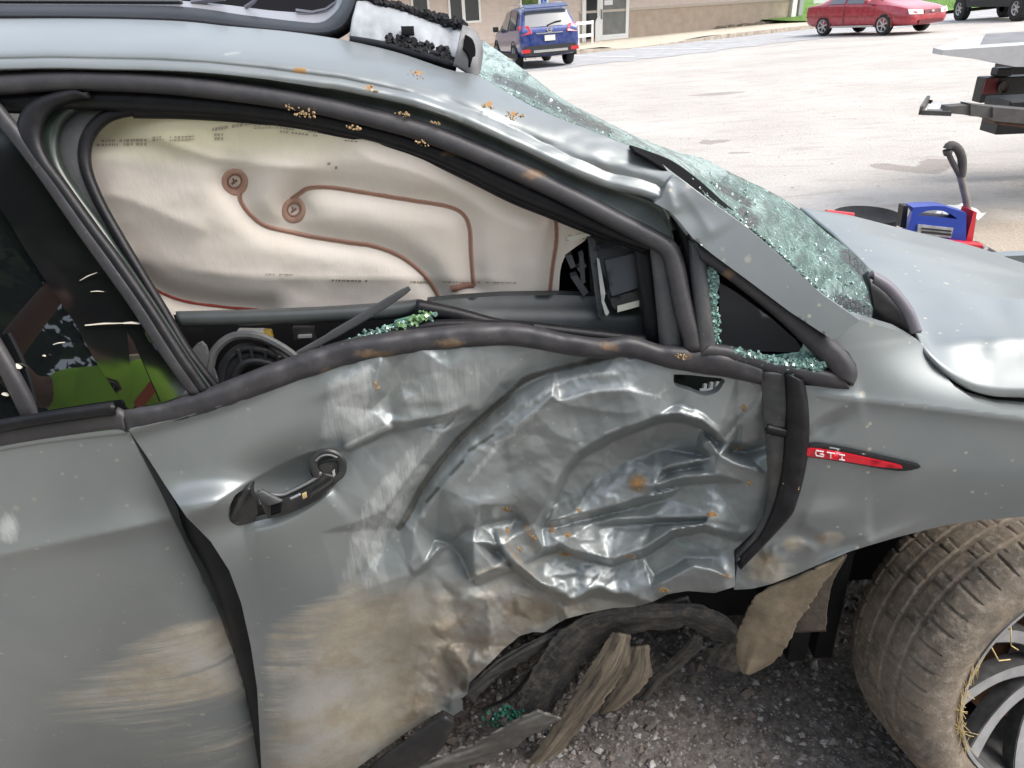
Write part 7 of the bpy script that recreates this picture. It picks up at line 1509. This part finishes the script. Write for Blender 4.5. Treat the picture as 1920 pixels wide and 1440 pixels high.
m_clay = mat('dried_clay', (0.36, 0.25, 0.13), 0.95, noise=0.45, nscale=60)
cl_ = [(a, b) for a, b, c, d in RUST]
for i, (a, b, c, d) in enumerate(RUST):
    crumbs('dried_clay', [(a-c, b-d*0.5), (a, b), (a+c, b+d*0.5)], 14+(i*9) % 18, 0.0009+0.00018*((i*5) % 5), max(2.0, min(c, d)*0.6), m_clay, front_door, 100+i, 0, fd_disp)
for i, (a, b) in enumerate(((545, 202), (577, 214), (760, 215), (818, 232), (783, 141), (693, 168), (915, 200), (963, 218), (790, 268), (668, 240), (1488, 910), (1283, 668))):
    crumbs('dried_clay', [(a-9-(i*7) % 8, b-3), (a, b), (a+6+(i*5) % 9, b+3)], 12+(i*11) % 16, 0.0009+0.0002*((i*3) % 4), 2.2+(i*5 % 3), m_clay, car, 200+i, -0.008)
# ------------------------------------------------------------------ bystander left of the camera, mirrored in the rear door glass
PX, PY = -1.07, -0.16

per = thing('person', (PX, PY, 0), 'person in lime hi-vis shirt standing by the rear door, mirrored in its glass', 'person')
def skin(name, joints, links, m, par, sub=2):
    me = bpy.data.meshes.new(name); me.from_pydata([j[:3] for j in joints], links, []); me.update()
    o = bpy.data.objects.new(name, me); col.objects.link(o); o.parent = par; me.materials.append(m)
    o.modifiers.new('skin', 'SKIN')
    for v, j in zip(me.skin_vertices[0].data, joints): v.radius = j[3] if isinstance(j[3], tuple) else (j[3], j[3])
    me.skin_vertices[0].data[0].use_root = True
    s = o.modifiers.new('sub', 'SUBSURF'); s.levels = 1; s.render_levels = sub
    o.modifiers['skin'].use_smooth_shade = True
    return o
m_skin = mat('brown_skin', (0.20, 0.085, 0.05), 0.55, noise=0.08, nscale=20); m_lime = mat('lime_hi_vis', (0.42, 0.82, 0.03), 0.7, noise=0.08, nscale=9); m_trs = mat('dark_trousers', (0.025, 0.028, 0.035), 0.9)
J = [(0, 0, 0.95, 0.11), (0, 0.01, 1.12, 0.10), (-0.01, 0.03, 1.30, 0.11), (-0.05, 0.05, 1.42, 0.055), (-0.09, 0.09, 1.50, 0.062), (-0.11, 0.11, 1.57, 0.082), (-0.12, 0.11, 1.64, 0.060),
     (0.15, 0.03, 1.33, 0.055), (0.24, 0.02, 1.20, 0.046), (0.26, 0.10, 1.08, 0.040), (0.24, 0.26, 1.05, 0.032), (0.235, 0.34, 1.06, 0.028),
     (-0.18, 0.03, 1.33, 0.055), (-0.27, 0.12, 1.30, 0.046), (-0.28, 0.24, 1.36, 0.040), (-0.16, 0.26, 1.52, 0.032), (-0.12, 0.25, 1.58, 0.026),
     (0.10, 0, 0.88, 0.085), (0.11, 0.01, 0.50, 0.060), (0.11, 0.0, 0.10, 0.042), (0.11, 0.12, 0.035, 0.035), (-0.10, 0, 0.88, 0.085), (-0.11, 0.01, 0.50, 0.060), (-0.11, 0.0, 0.10, 0.042), (-0.11, 0.12, 0.035, 0.035)]
Lk = [(0, 1), (1, 2), (2, 3), (3, 4), (4, 5), (5, 6), (2, 7), (7, 8), (8, 9), (9, 10), (10, 11), (2, 12), (12, 13), (13, 14), (14, 15), (15, 16), (0, 17), (17, 18), (18, 19), (19, 20), (0, 21), (21, 22), (22, 23), (23, 24)]
skin('body', J, Lk, m_skin, per)
for side_, (bx, by, bz), dr in (('r', (0.235, 0.35, 1.06), Vector((0, 1, 0.05))), ('l', (-0.115, 0.245, 1.59), Vector((0.25, -0.1, 1)))):
    dr = dr.normalized(); u = dr.orthogonal().normalized(); w = dr.cross(u); hj = [(bx, by, bz, 0.026)]; hl_k = []
    for k, (off, ln) in enumerate(((-0.027, 0.075), (-0.009, 0.088), (0.009, 0.083), (0.027, 0.066))):
        b = Vector((bx, by, bz))+dr*0.035+u*off; i0 = len(hj)
        hj += [(*b, 0.0115), (*(b+dr*ln*0.5+w*0.008), 0.009), (*(b+dr*ln*0.85+w*0.028), 0.0075)]; hl_k += [(0, i0), (i0, i0+1), (i0+1, i0+2)]
    b = Vector((bx, by, bz))+dr*0.012+u*0.03; i0 = len(hj); hj += [(*b, 0.012), (*(b+dr*0.03+u*0.018+w*0.014), 0.0095), (*(b+dr*0.055+u*0.018+w*0.024), 0.0085)]; hl_k += [(0, i0), (i0, i0+1), (i0+1, i0+2)]
    skin('hand', hj, hl_k, m_skin, per, 1)
skin('shirt', [(0, 0, 0.93, (0.155, 0.115)), (0, 0.01, 1.12, (0.150, 0.115)), (-0.01, 0.03, 1.29, (0.150, 0.120)), (-0.035, 0.045, 1.37, 0.085), (0.16, 0.03, 1.325, 0.078), (0.235, 0.02, 1.22, 0.066), (-0.19, 0.03, 1.325, 0.078), (-0.262, 0.10, 1.30, 0.066)], [(0, 1), (1, 2), (2, 3), (2, 4), (4, 5), (2, 6), (6, 7)], m_lime, per)
skin('trousers', [(0, 0, 0.93, 0.125), (0.10, 0, 0.84, 0.10), (0.11, 0.01, 0.50, 0.078), (0.11, 0, 0.09, 0.066), (-0.10, 0, 0.84, 0.10), (-0.11, 0.01, 0.50, 0.078), (-0.11, 0, 0.09, 0.066)], [(0, 1), (1, 2), (2, 3), (0, 4), (4, 5), (5, 6)], m_trs, per)
for x in (0.11, -0.11): skin('shoe', [(x, -0.03, 0.05, 0.05), (x, 0.08, 0.04, 0.045), (x, 0.17, 0.035, 0.04)], [(0, 1), (1, 2)], m_trs, per)
fc_ = Vector((-0.115, 0.115, 1.575))
MB().lathe([(0.0, 0.02), (0.012, 0.008), (0.016, -0.012), (0.0, -0.016)], fc_+Vector((0, 0.085, -0.012)), (0, 0.7, -0.5), 10).build('nose', m_skin, per, True)
for sx in (-1, 1):
    MB().lathe([(0.0, 0.012), (0.010, 0.006), (0.012, 0), (0.0, -0.004)], fc_+Vector((sx*0.032, 0.072, 0.012)), (0, 1, 0), 12).build('eye', mat('dark_eye', (0.03, 0.02, 0.018), 0.2), per, True)
    MB().lathe([(0.0, 0.008), (0.024, 0.004), (0.028, 0), (0.0, -0.006)], fc_+Vector((sx*0.084, -0.005, -0.005)), (sx, 0.2, 0), 12).build('ear', m_skin, per, True)
MB().obox(fc_+Vector((0, 0.074, -0.05)), (0.022, 0, 0), (0, 0.004, 0), (0, 0, 0.005)).build('mouth', mat('lips', (0.13, 0.04, 0.035), 0.5), per)
MB().lathe([(0.0, 0.10), (0.05, 0.088), (0.078, 0.05), (0.086, 0.01), (0.080, 0.0)], fc_+Vector((0, -0.004, 0.012)), (0, -0.15, 1), 20).build('hair', mat('short_black_hair', (0.01, 0.009, 0.008), 0.9), per, True)
bevel(MB().obox((0.06, 0.155, 1.27), (0.035, 0.0, 0.05), (0, 0.004, 0), (0.012, 0, -0.008)).build('shirt_mark', mat('orange_mark', (0.7, 0.12, 0.02), 0.7), per), 0.002)
MB().lathe([(0.075, 0.0), (0.082, 0.022), (0.070, 0.03), (0.062, 0.01)], (-0.04, 0.045, 1.375), (-0.2, 0.15, 1), 20).build('collar', mat('cream_collar', (0.62, 0.55, 0.40), 0.8), per, True)
per.scale = (1.04, 1.04, 1.04)
